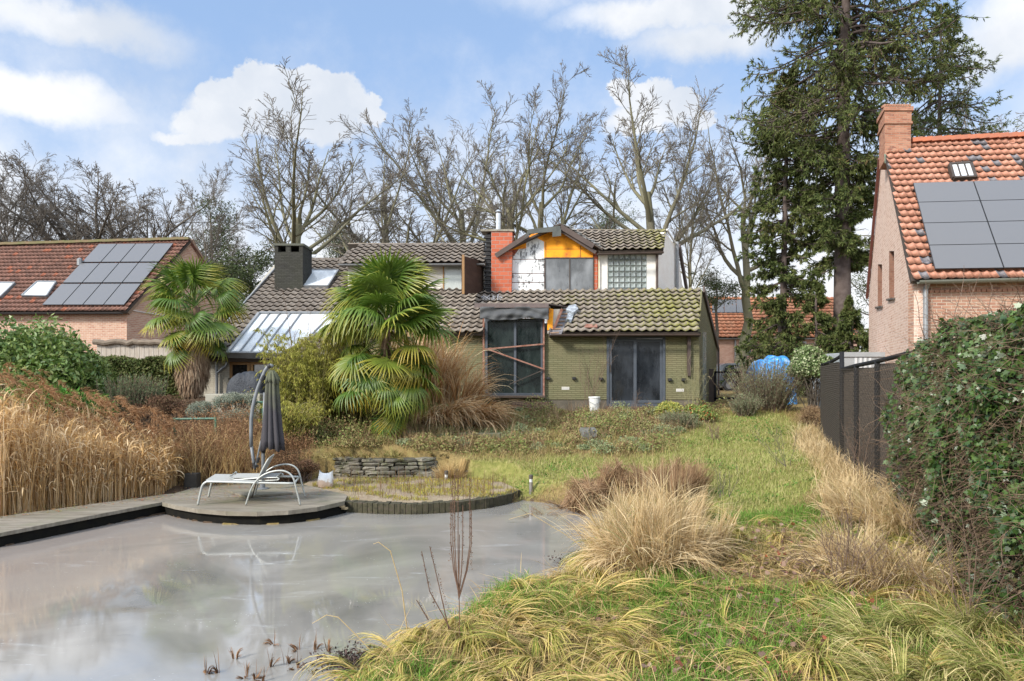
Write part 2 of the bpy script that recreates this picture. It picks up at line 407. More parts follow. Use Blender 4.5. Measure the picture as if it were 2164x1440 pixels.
def tile_roof(name, pl, poly, mt, parent, tw=.27, th=.34, amp=.066, lip=.056, slab=.1, slabmat=None, skip=None):
    """pantiles laid over polygon (3D points on plane pl), rows lapping downhill, over a closed slab"""
    n = pl[1] * (1 if pl[1][2] > 0 else -1)
    u = nrm(np.cross((0, 0, 1.), n)); u = u if u[0] > 0 else -u; v = nrm(np.cross(n, u)); v = v if v[2] > 0 else -v
    o = np.asarray(poly[0], float); uvp = [(np.dot(np.asarray(p) - o, u), np.dot(np.asarray(p) - o, v)) for p in poly]
    U = [q[0] for q in uvp]; W = [q[1] for q in uvp]; S = 6
    nu = int(math.ceil((max(U) - min(U)) / tw)) + 1; nv = int(math.ceil((max(W) - min(W)) / th)) + 1
    us = min(U) + np.arange(nu * S + 1) * tw / S; ph = (np.arange(nu * S + 1) % S) / S
    wave = amp * np.array([1., .86, .3, 0., .02, .42])[(np.arange(nu * S + 1) % S)]
    Vs, Fs, UV, b = [], [], [], 0
    for j in range(nv):
        v0 = min(W) + j * th; jit = RS.normal(size=nu + 1).repeat(S)[:len(us)] * .006; jv = RS.normal(size=nu + 1).repeat(S)[:len(us)] * .006
        rows = [(v0 + jv + .10, wave + .010), (v0 + jv, wave + lip + jit), (v0 + jv + th + .02, wave + .004 + jit * .3)]
        for r, (vv, hh) in enumerate(rows):
            Vs.append(o + np.outer(us, u) + np.outer(vv, v) + np.outer(hh, n)); q = np.zeros((len(us), 2)); q[:, 0] = np.arange(len(us)) / S + 1e-3; q[:, 1] = j + (0.02, .02, .98)[r]; UV.append(q)
        m_ = len(us)
        cu = (us[:-1] + us[1:]) / 2
        ok = inpoly(cu, np.full(len(cu), v0 + th * .5), uvp)
        if skip is not None: ok &= ~inpoly(cu, np.full(len(cu), v0 + th * .5), [(np.dot(np.asarray(p) - o, u), np.dot(np.asarray(p) - o, v)) for p in skip])
        i = np.nonzero(ok)[0]
        for r in (0, 1): Fs.append(np.stack((b + r * m_ + i, b + r * m_ + i + 1, b + (r + 1) * m_ + i + 1, b + (r + 1) * m_ + i), 1))
        b += 3 * m_
    Fc = np.concatenate(Fs); V = np.concatenate(Vs); UV = np.concatenate(UV)
    used = np.unique(Fc); mp = np.zeros(len(V), int); mp[used] = np.arange(len(used))
    ob = mesh_np(name, V[used], mp[Fc], mt, parent, uv=UV[used], smooth=False)
    if slab:
        MB().prism([np.asarray(p) - n * .012 for p in poly], -n * slab).build("roof_deck", slabmat or mat("dark_timber", (.06, .045, .035), (.04, .03, .025)), ob)
    return ob
def wave_z(x): return x
# ---------------------------------------------------------------- ground, pond, deck, terrace
def ss(a, b, x): t = np.clip((x - a) / (b - a), 0, 1); return t * t * (3 - 2 * t)
shore_px = [(1105, 1058), (1180, 1066), (1270, 1082), (1284, 1112), (1262, 1150), (1230, 1205), (1150, 1245), (1080, 1262), (1000, 1280), (950, 1325), (860, 1372), (800, 1400), (740, 1450), (560, 1600)]
edge_px = [(350, 1086), (390, 1091), (450, 1097), (540, 1098), (620, 1094), (690, 1086), (733, 1079), (800, 1082), (900, 1081), (1000, 1075), (1060, 1068)]
left_px = [(-700, 1262), (-300, 1201), (0, 1150)]
POND = [tuple(G(x, y)[:2]) for x, y in left_px + edge_px + shore_px] + [(-3.5, 3.0), (-30., 3.0)]
# planked deck: walkway along the left bank and a bulging platform
deck_front = [tuple(G(x, y, .22)[:2]) for x, y in [(345, 1062), (372, 1069), (420, 1077), (480, 1082), (545, 1083), (610, 1080), (670, 1073), (728, 1060)]]
WALK = [tuple(G(-700, 1215, .2)[:2]), tuple(G(0, 1128, .2)[:2]), tuple(G(345, 1062, .2)[:2]), tuple(G(395, 1040, .2)[:2]), tuple(G(340, 1046, .2)[:2]), tuple(G(0, 1092, .2)[:2]), tuple(G(-700, 1150, .2)[:2])]
DECK = deck_front + [tuple(G(735, 1046, .22)[:2]), tuple(G(640, 1024, .22)[:2]), tuple(G(430, 1024, .22)[:2]), tuple(G(372, 1042, .22)[:2])]
terr_front = [tuple(G(x, y, .17)[:2]) for x, y in [(725, 1062), (800, 1066), (880, 1067), (960, 1063), (1030, 1055), (1075, 1046), (1100, 1036)]]
TERR = terr_front + [tuple(G(1060, 1018, .17)[:2]), tuple(G(940, 1004, .17)[:2]), tuple(G(820, 1000, .17)[:2]), tuple(G(680, 1004, .17)[:2]), tuple(G(640, 1024, .17)[:2]), tuple(G(735, 1046, .17)[:2])]
def hgt(x, y):
    x = np.asarray(x, float); y = np.asarray(y, float)
    right = np.interp(y, [4, 8, 12, 14, 16, 18.5, 21.3, 24, 40, 70], [.2, .24, .34, .42, .62, .95, 1.3, 1.42, 1.6, 1.6])
    mid = np.interp(y, [8, 13, 15.45, 15.75, 17.3, 19.5, 22, 30], [-.1, .1, .14, .72, .92, 1.25, 1.55, 1.7])
    left = np.interp(y, [8, 11.5, 14.5, 17, 19.5, 24, 40], [-.1, .08, .3, .85, 1.5, 1.85, 1.7])
    a = ss(-1.75, -1.1, x); h = mid * (1 - a) + right * a
    c = ss(-4.6, -6.2, x); h = h * (1 - c) + left * c
    h = h + .32 * ss(3.2, 6.2, x) * ss(6.5, 11, y) * (1 - ss(13.5, 17, y)) + .1 * (vnoise(x, y, .55) - .5) + .07 * (vnoise(x, y, 2.1) - .5) * ss(90, 30, y)
    far = y > 9.5
    d = polydist(x, y, POND); ins = inpoly(x, y, POND)
    h = np.where(ins, -.35 * ss(0, .35, d) - .02, h)
    sh = np.where((~ins) & (x > -1.2) & (y < 14), ss(0, .55, d), 1.)
    sh = np.where((~ins) & (x <= -1.2) & (x > -3.2) & (y < 8), ss(0, .55, d), sh)
    h = np.where(ins, h, .03 + (h - .03) * sh)
    flat = (inpoly(x, y, TERR) | inpoly(x, y, DECK) | inpoly(x, y, WALK)); dd = np.minimum(polydist(x, y, TERR), np.minimum(polydist(x, y, DECK), polydist(x, y, WALK)))
    h = np.where(flat, .02, h)
    h = np.where(~flat & (dd < .35) & (y < 15.3), np.minimum(h, .12 + .5 * dd), h)
    return h
def ground_mat():
    m, nt, b = newmat("garden_soil"); k = nodes(nt)
    v = k.tex(); z = k.attr('zone').outputs['Color']; s = k.sep(z)
    n1 = k.noise(1.3, 7, .65, v); n2 = k.noise(9, 6, .7, v); n3 = k.noise(60, 4, .7, v)
    green = k.ramp(n2, [(.3, (.12, .13, .035)), (.5, (.21, .21, .06)), (.7, (.33, .29, .12))])
    dry = k.ramp(n2, [(.3, (.16, .11, .045)), (.55, (.27, .2, .085)), (.75, (.12, .085, .05))])
    dirt = k.ramp(n3, [(.3, (.055, .037, .025)), (.6, (.11, .075, .05)), (.75, (.17, .12, .08))])
    c = k.mix(k.rng(k.math('ADD', s['X'], k.math('MULTIPLY', k.math('SUBTRACT', n1, .5), 1.3)), .35, .65), dry, green)
    c = k.mix(k.rng(k.math('ADD', s['Y'], k.math('MULTIPLY', k.math('SUBTRACT', n2, .5), 1.2)), .4, .6), c, dirt)
    k.link(c, b.inputs['Base Color']); b.inputs['Roughness'].default_value = .95; b.inputs['Specular IOR Level'].default_value = .1
    k.bump(k.math('ADD', n2, k.math('MULTIPLY', n3, .6)), .8, .05)
    return m
def greenness(x, y):
    """how green the sward is; the lawn path and the strip by the bollard lights"""
    cx = 3.6 + (y - 11) * .37; hw = np.interp(y, [10, 13, 17, 20], [.75, 1.5, 1.9, 1.1])
    g = ss(hw * 1.35, hw * .75, np.abs(x - cx)) * ss(9.5, 10.5, y) * ss(22, 20, y) + .9 * ss(-1.6, -.6, x) * ss(5, 3.5, x) * ss(13.2, 13.8, y) * ss(16.2, 15.0, y)
    path = np.exp(-((x - (2.6 + (y - 6) * .14)) / .75) ** 2) * ss(13.5, 11.5, y) * ss(6.6, 9.2, y)
    return np.clip(g + path * .9, 0, 1)
def build_ground():
    xs = np.concatenate((np.linspace(-400, -34, 14), np.linspace(-30, -13, 35), np.arange(-12.8, 12, .125), np.linspace(12.4, 40, 40), np.linspace(50, 400, 12)))
    ys = np.concatenate((np.array([-120., -60, -30, -12, -5, 0]), np.arange(2, 24, .125), np.linspace(24.2, 60, 70), np.linspace(66, 700, 16)))
    X, Y = np.meshgrid(xs, ys); Z = hgt(X, Y); Z = np.where(Y < 3, np.minimum(Z, .25), Z)
    n, m = X.shape; V = np.stack((X, Y, Z), -1).reshape(-1, 3); i = np.arange(n * m).reshape(n, m)
    Fc = np.stack((i[:-1, :-1], i[:-1, 1:], i[1:, 1:], i[1:, :-1]), -1).reshape(-1, 4)
    o = mesh_np("ground", V, Fc, ground_mat(), smooth=True)
    zc = np.zeros((len(V), 4), np.float32); zc[:, 3] = 1
    zc[:, 0] = np.maximum(greenness(V[:, 0], V[:, 1]), .3)
    zc[:, 1] = np.clip(ss(-4.2, -5.4, V[:, 0]) * .9 + ss(.35, .1, polydist(V[:, 0], V[:, 1], POND)) * .5 + ss(30, 36, V[:, 1]) * .5 + .40 * ss(10.2, 8.6, V[:, 1]), 0, 1)
    a = o.data.color_attributes.new("zone", 'FLOAT_COLOR', 'POINT'); a.data.foreach_set('color', zc.ravel())
    tag(o, kind='structure')
build_ground()

def ice_mat():
    m, nt, b = newmat("pond_ice"); k = nodes(nt); v = k.tex()
    big = k.noise(.42, 5, .55, v, .6); st = k.noise(1, 7, .65, k.mapping(v, (.8, 3.2, 1)), .8); fine = k.noise(1, 6, .7, k.mapping(v, (5, 16, 1)))
    c = k.ramp(big, [(.3, (.20, .19, .172)), (.5, (.265, .25, .226)), (.68, (.16, .153, .138))])
    x = k.sep(v)['X']; warm = k.rng(k.math('ADD', x, k.math('MULTIPLY', k.math('SUBTRACT', big, .5), 6)), -4.5, -6.8)
    c = k.mix(k.math('MULTIPLY', warm, .5), c, (.29, .23, .2))
    c = k.mix(k.rng(st, .6, .75, 0, .5), c, (.46, .47, .48))
    c = k.mix(k.rng(k.math('MULTIPLY', st, fine), .38, .46, 0, .6), c, (.66, .67, .68))
    dark = k.noise(2.3, 5, .6, k.mapping(v, (.6, 1.6, 1), (0, 0, .2)))
    c = k.mix(k.rng(dark, .66, .76, 0, .6), c, (.1, .105, .1))
    # frost crystals: sparse white specks, gathered in drifts
    vo = nt.nodes.new("ShaderNodeTexVoronoi"); vo.inputs['Scale'].default_value = 16; k_sp = .11; k.link(v, vo.inputs['Vector'])
    drift = k.rng(k.noise(.9, 4, .6, k.mapping(v, (.5, 1.4, 1), (0, 0, -.35))), .5, .62)
    sp = k.math('MULTIPLY', k.rng(vo.outputs['Distance'], k_sp, .02), drift)
    c = k.mix(sp, c, (.85, .87, .88))
    k.link(c, b.inputs['Base Color'])
    # wind-polished sheets reflect, frosted ones are dull
    pol = k.noise(.55, 5, .55, k.mapping(v, (1, 1.5, 1)), .5)
    near = k.math('MULTIPLY', k.rng(pol, .44, .54), k.rng(k.sep(v)['Y'], 10.5, 7.5))
    c = k.mix(k.math('MULTIPLY', near, .75), c, (.10, .105, .108))
    mot = k.noise(1, 6, .75, k.mapping(v, (7, 26, 1))); c = k.mix(k.rng(mot, .3, .72, 0, .5), c, (.42, .41, .39)); c = k.mix(k.rng(mot, .62, .3, 0, .35), c, (.12, .115, .105))
    k.link(k.rng(near, 0, 1, 1.6, 2.1), b.inputs['IOR'])
    y = k.sep(v)['Y']
    r = k.math('ADD', k.rng(pol, .40, .52, .10, .02), k.rng(y, 7.5, 12.5, -.02, .06))
    k.link(k.math('ADD', r, k.math('MULTIPLY', k.math('ADD', k.rng(st, .5, .7), k.rng(mot, .5, .8, 0, .5)), .06)), b.inputs['Roughness'])
    b.inputs['Specular IOR Level'].default_value = 1.
    k.bump(k.math('ADD', st, k.math('MULTIPLY', fine, .25)), .012, .03)
    return m
def build_pond():
    V = [(x, y, 0.) for x, y in POND]; c = np.mean(V, 0)
    me = bpy.data.meshes.new("frozen_pond"); me.from_pydata(V, [], [tuple(range(len(V)))]); me.update()
    if me.polygons[0].normal.z < 0: me.flip_normals()
    me.materials.append(ice_mat()); tag(link("frozen_pond", me), kind='structure')
build_pond()

M_deck = None
def planks_mat():
    m, nt, b = newmat("deck_planks"); k = nodes(nt); v = k.tex()
    g = k.noise(1, 6, .65, k.mapping(v, (1.2, 14, 3)), .2); big = k.noise(1.7, 5, .6, v)
    c = k.ramp(g, [(.3, (.115, .095, .07)), (.5, (.19, .165, .13)), (.72, (.28, .25, .2))])
    c = k.mix(k.rng(k.island(), 0, 1, 0, .35), c, (.13, .11, .075)); c = k.mix(k.rng(big, .5, .75, 0, .6), c, (.12, .13, .06))
    k.link(c, b.inputs['Base Color']); b.inputs['Roughness'].default_value = .75; k.bump(g, .4, .006); return m
def plank_deck(name, poly, ztop, mt, parent, w=.14, th=.03, vertical=False):
    mb = MB(); ys = [p[1] for p in poly]; y = min(ys)
    def xs_at(yy):
        r = []
        for i in range(len(poly)):
            (x0, y0), (x1, y1) = poly[i], poly[(i + 1) % len(poly)]
            if (y0 > yy) != (y1 > yy): r.append(x0 + (x1 - x0) * (yy - y0) / (y1 - y0))
        return sorted(r)
    while y < max(ys):
        a, b_ = y + .003, min(y + w - .003, max(ys) - .001)
        xa, xb = xs_at(a), xs_at(b_); dz = random.uniform(-.004, .004)
        for i in range(0, min(len(xa), len(xb)) - 1, 2):
            q = [(xa[i], a), (xa[i + 1], a), (xb[i + 1], b_), (xb[i], b_)]
            mb.prism([(x_, y_, ztop + dz) for x_, y_ in q], (0, 0, -th))
        y += w
    return mb.build(name, mt, parent)
def build_deck():
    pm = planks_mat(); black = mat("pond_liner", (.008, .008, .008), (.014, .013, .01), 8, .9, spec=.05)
    t = empty("wooden_deck", (-5, 12.5, .2), "weathered grey plank platform bulging over the ice beneath the sun lounger", "deck")
    plank_deck("planks", DECK, .22, pm, t)
    mb = MB()
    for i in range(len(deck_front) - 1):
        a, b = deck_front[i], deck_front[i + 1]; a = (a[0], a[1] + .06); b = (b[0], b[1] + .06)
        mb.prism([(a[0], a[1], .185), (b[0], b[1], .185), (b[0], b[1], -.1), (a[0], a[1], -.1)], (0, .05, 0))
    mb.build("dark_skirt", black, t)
    mb = MB()
    for i in range(len(deck_front) - 1):
        a, b = deck_front[i], deck_front[i + 1]; mb.bar((a[0], a[1] - .012, .195), (b[0], b[1] - .012, .195), .022, .07)
    mb.build("edge_strip", pm, t)
    w = empty("board_walk", (-8.5, 11.5, .2), "narrow weathered boardwalk between the frozen pond and the tall reeds", "boardwalk")
    plank_deck("planks", WALK, .2, pm, w, w=.16)
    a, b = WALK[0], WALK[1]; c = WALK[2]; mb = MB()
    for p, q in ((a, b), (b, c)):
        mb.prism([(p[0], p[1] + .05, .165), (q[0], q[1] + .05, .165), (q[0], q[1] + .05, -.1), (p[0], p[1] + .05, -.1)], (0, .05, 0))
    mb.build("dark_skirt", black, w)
    mb = MB()
    for p, q in ((a, b), (b, c)): mb.bar((p[0], p[1] - .01, .185), (q[0], q[1] - .01, .185), .025, .055)
    mb.build("edge_strip", pm, w)
    # loose board by the deck corner, end posts
    o = MB().bar(G(705, 1072, .1), G(733, 1075, .1), .07, .035).bar(G(712, 1070, .14), G(728, 1071, .14), .05, .03).build("broken_board", mat("fresh_wood", (.42, .33, .2), (.3, .22, .12)))
    tag(o, "short pale broken board wedged between the deck edge and the brick terrace", "board")
    o = MB().box(-6.55, -6.3, 13.7, 13.9, .1, .5).build("wooden_post", mat("black_post", (.02, .018, .015), (.035, .03, .025)), bevel=.01)
    tag(o, "short square black post behind the left end of the plank deck", "post")
    # terrace of brick pavers with a rim of upright bricks
    tr = empty("brick_terrace", (-2.5, 14, .17), "curved weedy paved terrace with a mossy brick rim beside the pond", "terrace")
    pav = brick("pavers", (.26, .19, .14), (.34, .27, .2), (.2, .16, .09), .2, .1, .012, .9, .6, patch=(.22, .19, .08), weather=.6)
    MB().prism([(x, y, .165) for x, y in TERR], (0, 0, -.1)).build("paving", pav, tr)
    mb = MB(); pts = np.array(terr_front); seg = np.hypot(*np.diff(pts, axis=0).T); s = np.concatenate(([0], np.cumsum(seg)))
    t_ = 0.
    while t_ < s[-1] - .1:
        a = np.array([np.interp(t_, s, pts[:, 0]), np.interp(t_, s, pts[:, 1])]); b = np.array([np.interp(t_ + .092, s, pts[:, 0]), np.interp(t_ + .092, s, pts[:, 1])])
        n = nrm(np.array((b[1] - a[1], -(b[0] - a[0])))) * random.uniform(.018, .034); z = .185 + random.uniform(-.008, .008)
        q = [a + n, b + n, b - n * 7, a - n * 7]; mb.prism([(p[0], p[1], z) for p in q], (0, 0, -.19)); t_ += .1
    rim = mat("mossy_brick", (.07, .052, .04), (.022, .018, .014), 14, .9, .5, mid=(.048, .044, .022)); mb.build("brick_rim", rim, tr, bevel=.006)
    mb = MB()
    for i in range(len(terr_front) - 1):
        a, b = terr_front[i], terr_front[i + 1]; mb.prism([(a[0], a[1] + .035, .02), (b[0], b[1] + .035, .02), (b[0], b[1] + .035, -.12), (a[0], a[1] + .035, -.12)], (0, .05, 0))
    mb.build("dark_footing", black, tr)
build_deck()

def stone(mb, c, sx, sy, sz, rot=0.):
    """roughly hewn stone: an uneven eight-cornered block with a mid ring"""
    vs_ = []; cr, sr = math.cos(rot), math.sin(rot)
    for k, z in enumerate((-.5, -.2, .25, .5)):
        f = (.86, 1.0, 1.0, .84)[k]
        for x, y in ((-.5, -.5), (0, -.53), (.5, -.5), (.5, .5), (0, .53), (-.5, .5)):
            x = (x * f + random.uniform(-.04, .04)) * sx; y = (y * f + random.uniform(-.07, .07)) * sy; zz = (z + random.uniform(-.05, .05)) * sz
            vs_.append((c[0] + x * cr - y * sr, c[1] + x * sr + y * cr, c[2] + zz))
    fs = [(k * 6 + i, k * 6 + (i + 1) % 6, k * 6 + 6 + (i + 1) % 6, k * 6 + 6 + i) for k in range(3) for i in range(6)] + [tuple(range(5, -1, -1)), tuple(range(18, 24))]
    mb.add(vs_, fs)
def stone_mat():
    m, nt, b = newmat("field_stone"); k = nodes(nt); v = k.tex()
    c = k.ramp(k.island(), [(0, (.07, .062, .048)), (.35, (.13, .115, .09)), (.7, (.2, .18, .14)), (1, (.1, .088, .07))])
    c = k.mix(k.rng(k.noise(7, 6, .7, v), .48, .66, 0, .7), c, (.09, .1, .035)); k.link(k.mix(k.rng(k.noise(30, 4, .6, v), .5, .75, 0, .6), c, (.04, .037, .03)), b.inputs['Base Color'])
    b.inputs['Roughness'].default_value = .95; k.bump(k.noise(22, 5, .7, v), .7, .02); return m
M_stone = stone_mat()
def build_stones():
    mb = MB(); line = [(-4.0, 15.8), (-3.4, 15.5), (-2.7, 15.45), (-2.05, 15.6), (-1.75, 15.95)]
    pts = np.array(line); s = np.concatenate(([0], np.cumsum(np.hypot(*np.diff(pts, axis=0).T))))
    z = .12
    for row in range(5):
        t_ = random.uniform(-.1, .1); hh = random.uniform(.065, .11); z0 = z; z += hh
        end = s[-1] - max(0, row - 4) * .25
        while t_ < end:
            w = random.uniform(.14, .42); m = t_ + w / 2; x = np.interp(m, s, pts[:, 0]); y = np.interp(m, s, pts[:, 1])
            x2 = np.interp(m + .1, s, pts[:, 0]); y2 = np.interp(m + .1, s, pts[:, 1]); rot = math.atan2(y2 - y, x2 - x + 1e-6)
            stone(mb, (x, y + row * .025 + random.uniform(-.02, .02), z0 + hh / 2), w * .97, .3, hh * .96, rot + random.uniform(-.04, .04)); t_ += w
    o = mb.build("stone_wall", M_stone); tag(o, "low curved dry stone retaining wall behind the brick terrace", "stone wall")
    mb = MB()   # a lower course running on to the right
    for i in range(4): stone(mb, (-1.95 + i * .36, 15.55 + i * .02, .2 + .02 * i), .36, .34, .17, 0)
    tag(mb.build("kerb_stones", M_stone), "row of low flat stones at the right end of the dry stone wall", "stones")
    mb = MB()
    for k, (y, z, x0, x1) in enumerate(((15.95, .56, -2.05, -1.05), (16.75, .78, -1.85, -.85), (17.6, .96, -1.6, -.3))):
        mb.box(x0, x1, y, y + .42, z - .13, z)
    o = mb.build("garden_steps", mat("mossy_slab", (.14, .13, .09), (.1, .11, .045), 5, .9, .5), bevel=.015); tag(o, "mossy stone slab steps climbing from the terrace towards the house", "steps")
    o = MB(); stone(o, P(1243, 925, 17.5) + np.array((0, 0, .1)), .42, .3, .3); tag(o.build("grey_block", mat("grey_stone", (.16, .16, .15), (.1, .1, .09), 9, .9, .4)), "lone grey squared block lying among the weeds in front of the house", "stone block")
build_stones()
# ---------------------------------------------------------------- the derelict main house
SH = .08
A = plane_y(22.2, SH)                                   # front wall of the green wing
nR = nrm((-math.sin(math.radians(30)) * SH / 1.0032, -math.sin(math.radians(30)) / 1.0032, math.cos(math.radians(30))))
R = (np.array((3.2, 21.6, 3.81)), nR)                   # big lower roof plane
q = on(R, 1200, 612); B = plane_y(q[1] + SH * q[0] + .02, SH)      # upper storey wall
M_green = brick("green_painted_brick", (.15, .15, .078), (.185, .18, .10), (.095, .09, .045), .29, .062, .014, .8, 1., patch=(.19, .15, .09), weather=.6)
M_white = brick("white_painted_brick", (.62, .59, .54), (.7, .67, .62), (.55, .52, .47), .22, .07, .012, .8, .5, patch=(.42, .38, .32), weather=.5)
M_cream = brick("cream_brick", (.42, .38, .31), (.5, .46, .38), (.36, .33, .28), .22, .065, .012, .85, .7, patch=(.2, .18, .13), weather=.6)
M_redb = brick("hollow_block_brick", (.37, .085, .042), (.47, .13, .07), (.30, .27, .24), .3, .14, .02, .8, .7, patch=(.42, .12, .06), weather=.5)
M_black = mat("black_brick", (.016, .016, .018), (.04, .038, .036), 10, .85, .5)
M_frame = mat("anthracite_frame", (.05, .06, .075), (.07, .08, .095), 3, .45)
M_dark = mat("dark_timber", (.06, .045, .035), (.04, .03, .025), 4, .7, .2)
M_brown = mat("brown_fascia", (.055, .038, .032), (.085, .06, .05), 3, .6, .15)
M_rust = mat("rusty_steel", (.16, .055, .03), (.30, .17, .13), 9, .8, .3)
M_wood = mat("oak_frame", (.32, .18, .07), (.22, .12, .05), 5, .6, .2, stretch=(1, 1, .2))
M_orange = mat("orange_insulation", (.9, .36, .015), (.42, .13, .02), 3.2, .75, .25, mid=(.84, .31, .01))
M_zinc = mat("zinc", (.26, .27, .28), (.2, .205, .21), 5, .45, metal=.4)
M_grey = mat("grey_render", (.13, .115, .095), (.08, .07, .055), 2.5, .95, .5, mid=(.115, .1, .075))
M_whitep = mat("white_paint", (.7, .68, .64), (.55, .52, .47), 5, .7, .15)
T_low = tilem("concrete_tile_low", (.165, .135, .11), (.24, .205, .17), moss=(.2, .2, .03), mossx=(-1.5, 5.2), pale=(.55, .52, .46))
T_up = tilem("concrete_tile_upper", (.165, .135, .11), (.23, .195, .16), moss=(.2, .2, .03), mossx=(2.0, 5.6), pale=(.3, .28, .25))
def gl(px, py, pl, lift=0.): return on(pl, px, py, lift)
def rect_on(pl, x0, y0, x1, y1, mb, off=0., th=.05):
    """vertical panel on plane pl between photo pixels, front at off metres before the plane, th thick"""
    n = pl[1]; a, b, c, d = on(pl, x0, y1), on(pl, x1, y1), on(pl, x1, y0), on(pl, x0, y0)
    return mb.prism([p - n * off for p in (a, b, c, d)], n * th)
def poly_on(pl, pts, mb, off=0., th=.05):
    n = pl[1]; return mb.prism([on(pl, *p) - n * off for p in pts], n * th)
def frame_on(pl, x0, y0, x1, y1, w, mb, off=.02, th=.06, bars=()):
    """window frame with members w pixels wide; bars = x positions of mullions"""
    rect_on(pl, x0, y0, x0 + w, y1, mb, off, th); rect_on(pl, x1 - w, y0, x1, y1, mb, off, th)
    rect_on(pl, x0 + w, y0, x1 - w, y0 + w, mb, off, th); rect_on(pl, x0 + w, y1 - w, x1 - w, y1, mb, off, th)
    for x in bars: rect_on(pl, x - w / 2, y0 + w, x + w / 2, y1 - w, mb, off + .006, th)
HOUSE = empty("derelict_house", (0, 23, 1.4), "half stripped green and white brick house with grey tiled roofs and orange insulation showing", "house")
def gutter(mb, a, b, r=.06):
    """half round gutter"""
    a = np.asarray(a, float); b = np.asarray(b, float); t = nrm(b - a); s = nrm(np.cross(t, (0, 0, 1.)))
    ring = [(math.cos(th), math.sin(th)) for th in np.linspace(math.pi, 2 * math.pi, 8)]
    o = [s * x * r + np.array((0, 0, y * r)) for x, y in ring] + [s * x * (r - .008) + np.array((0, 0, y * (r - .008))) for x, y in ring[::-1]]
    n = len(o); mb.add([a + q for q in o] + [b + q for q in o], [(i, (i + 1) % n, n + (i + 1) % n, n + i) for i in range(n)] + [tuple(range(n)), tuple(range(2 * n - 1, n - 1, -1))])
def house():
    h = HOUSE; n = A[1]
    # green front wall in pieces round the openings; grey plinth below
    mb = MB()
    for x0, y0, x1, y1 in [(690, 706, 1026, 845), (1148, 706, 1283, 845), (1404, 706, 1478, 845)]: rect_on(A, x0, y0, x1, y1, mb, 0, .3)
    rect_on(A, 1283, 706, 1404, 713, mb, 0, .3); rect_on(A, 1026, 833, 1148, 845, mb, 0, .3)
    mb.build("front_wall", M_green, h)
    mb = MB(); rect_on(A, 690, 845, 1283, 905, mb, -.02, .3); rect_on(A, 1404, 845, 1478, 905, mb, -.02, .3); rect_on(A, 1283, 858, 1404, 905, mb, -.02, .3); mb.build("plinth", M_grey, h)
    # right side wall, swung out, with a strip of glass blocks
    c0 = on(A, 1476, 780); side = (c0, nrm((math.cos(math.radians(20)), -math.sin(math.radians(20)), 0)))
    S_ = lambda x, y: on(side, x, y)
    pts = [(1478, 905), (1478, 704), (1484, 613), (1500, 655), (1514, 720), (1516, 900)]
    MB().prism([S_(*p) for p in pts], -side[1] * .05).build("side_wall", M_green, h)
    mb = MB(); mb.prism([S_(*p) + side[1] * .012 for p in [(1485, 850), (1485, 702), (1492, 702), (1492, 850)]], -side[1] * .03)
    gbm = brick("glass_block", (.2, .24, .22), (.3, .34, .31), (.34, .35, .33), .19, .19, .02, .25, .6, sq=0., weather=.2); mb.build("glass_block_strip", gbm, h)
    mb = MB(); mb.bar(S_(1484, 611) + side[1] * .05, S_(1516, 740) + side[1] * .05, .06, .22); mb.bar(S_(1515.5, 735) + side[1] * .06, S_(1515.5, 845) + side[1] * .06, .07, .07); mb.build("verge_board", M_brown, h)
    # lower roof (green wing) and the catslide to the left: one plane, a gap where tiles are missing
    lowpoly = [(640, 703), (1021, 703), (1021, 645), (1161, 645), (1161, 703), (1475, 703), (1482, 612), (940, 612), (735, 612)]
    lp = [on(R, *p) for p in lowpoly]
    gap = [on(R, *p) for p in [(1162, 708), (1162, 656), (1210, 650), (1186, 708)]]; cut = [on(R, *p) for p in [(1020, 708), (1020, 648), (1163, 648), (1163, 708)]]
    r1 = tile_roof("lower_roof", R, lp, T_low, h, skip=gap); MBs = None
    # the dormer box cuts the tiles: laid again as a second piece without that field is not needed, the box stands proud
    mb = MB(); gutter(mb, on(R, 1164, 707) - n * .06, on(R, 1478, 706) - n * .06, .07); mb.build("front_gutter", M_brown, h)
    mb = MB(); rect_on(A, 1160, 703, 1478, 712, mb, .22, .24); mb.build("soffit_board", M_dark, h)
    mb = MB()
    for i in range(7):
        y = 657 + i * 8; a = on(R, 1163, y + 1, .03); b = on(R, 1206 - (y - 655) * .5, y, .03); mb.bar(a, b, .05, .03, R[1])
    mb.build("bare_battens", mat("batten", (.3, .2, .13), (.2, .12, .08), 4, .8), h)
    mb = MB(); mb.prism([p + nR * .008 for p in gap], -nR * .01); mb.build("roofing_felt", mat("felt", (.2, .19, .2), (.1, .095, .1), 6, .8, .3), h)
    # slipped tiles under the eave and a plastic wrapped vent
    o = MB().bar(on(R, 1235, 694, .08), on(R, 1262, 694, .08), .22, .03, nR).build("slipped_tiles", M_rust, h)
    bag = MB(); rs = random.Random(4)
    pl_ = [(1202, 656), (1196, 664), (1212, 672), (1222, 662), (1216, 652)]
    bag.prism([on(R, *p, .16) + np.array((0, 0, rs.uniform(0, .08))) for p in pl_], -nR * .15); bag.prism([on(R, *p, .1) for p in [(1200, 668), (1196, 684), (1207, 686), (1213, 668)]], -nR * .05)
    bag.build("wrapped_vent", mat("torn_plastic", (.45, .5, .55), (.03, .03, .035), 8, .4, .5), h)
    # catslide roof to the left
    lt = [(438, 757), (700, 757), (720, 700), (760, 612), (760, 548), (604, 547), (588, 568)]
    lt3 = [on(R, *p) for p in lt]; vx = lt3[0][0]; lt3[0] = on(R, 416, 758); lt3[6] = np.array(lt3[5]); lt3 = lt3[:6]
    hole = [on(R, *p) for p in [(488, 762), (556, 677), (700, 677), (700, 705), (598, 762)]]
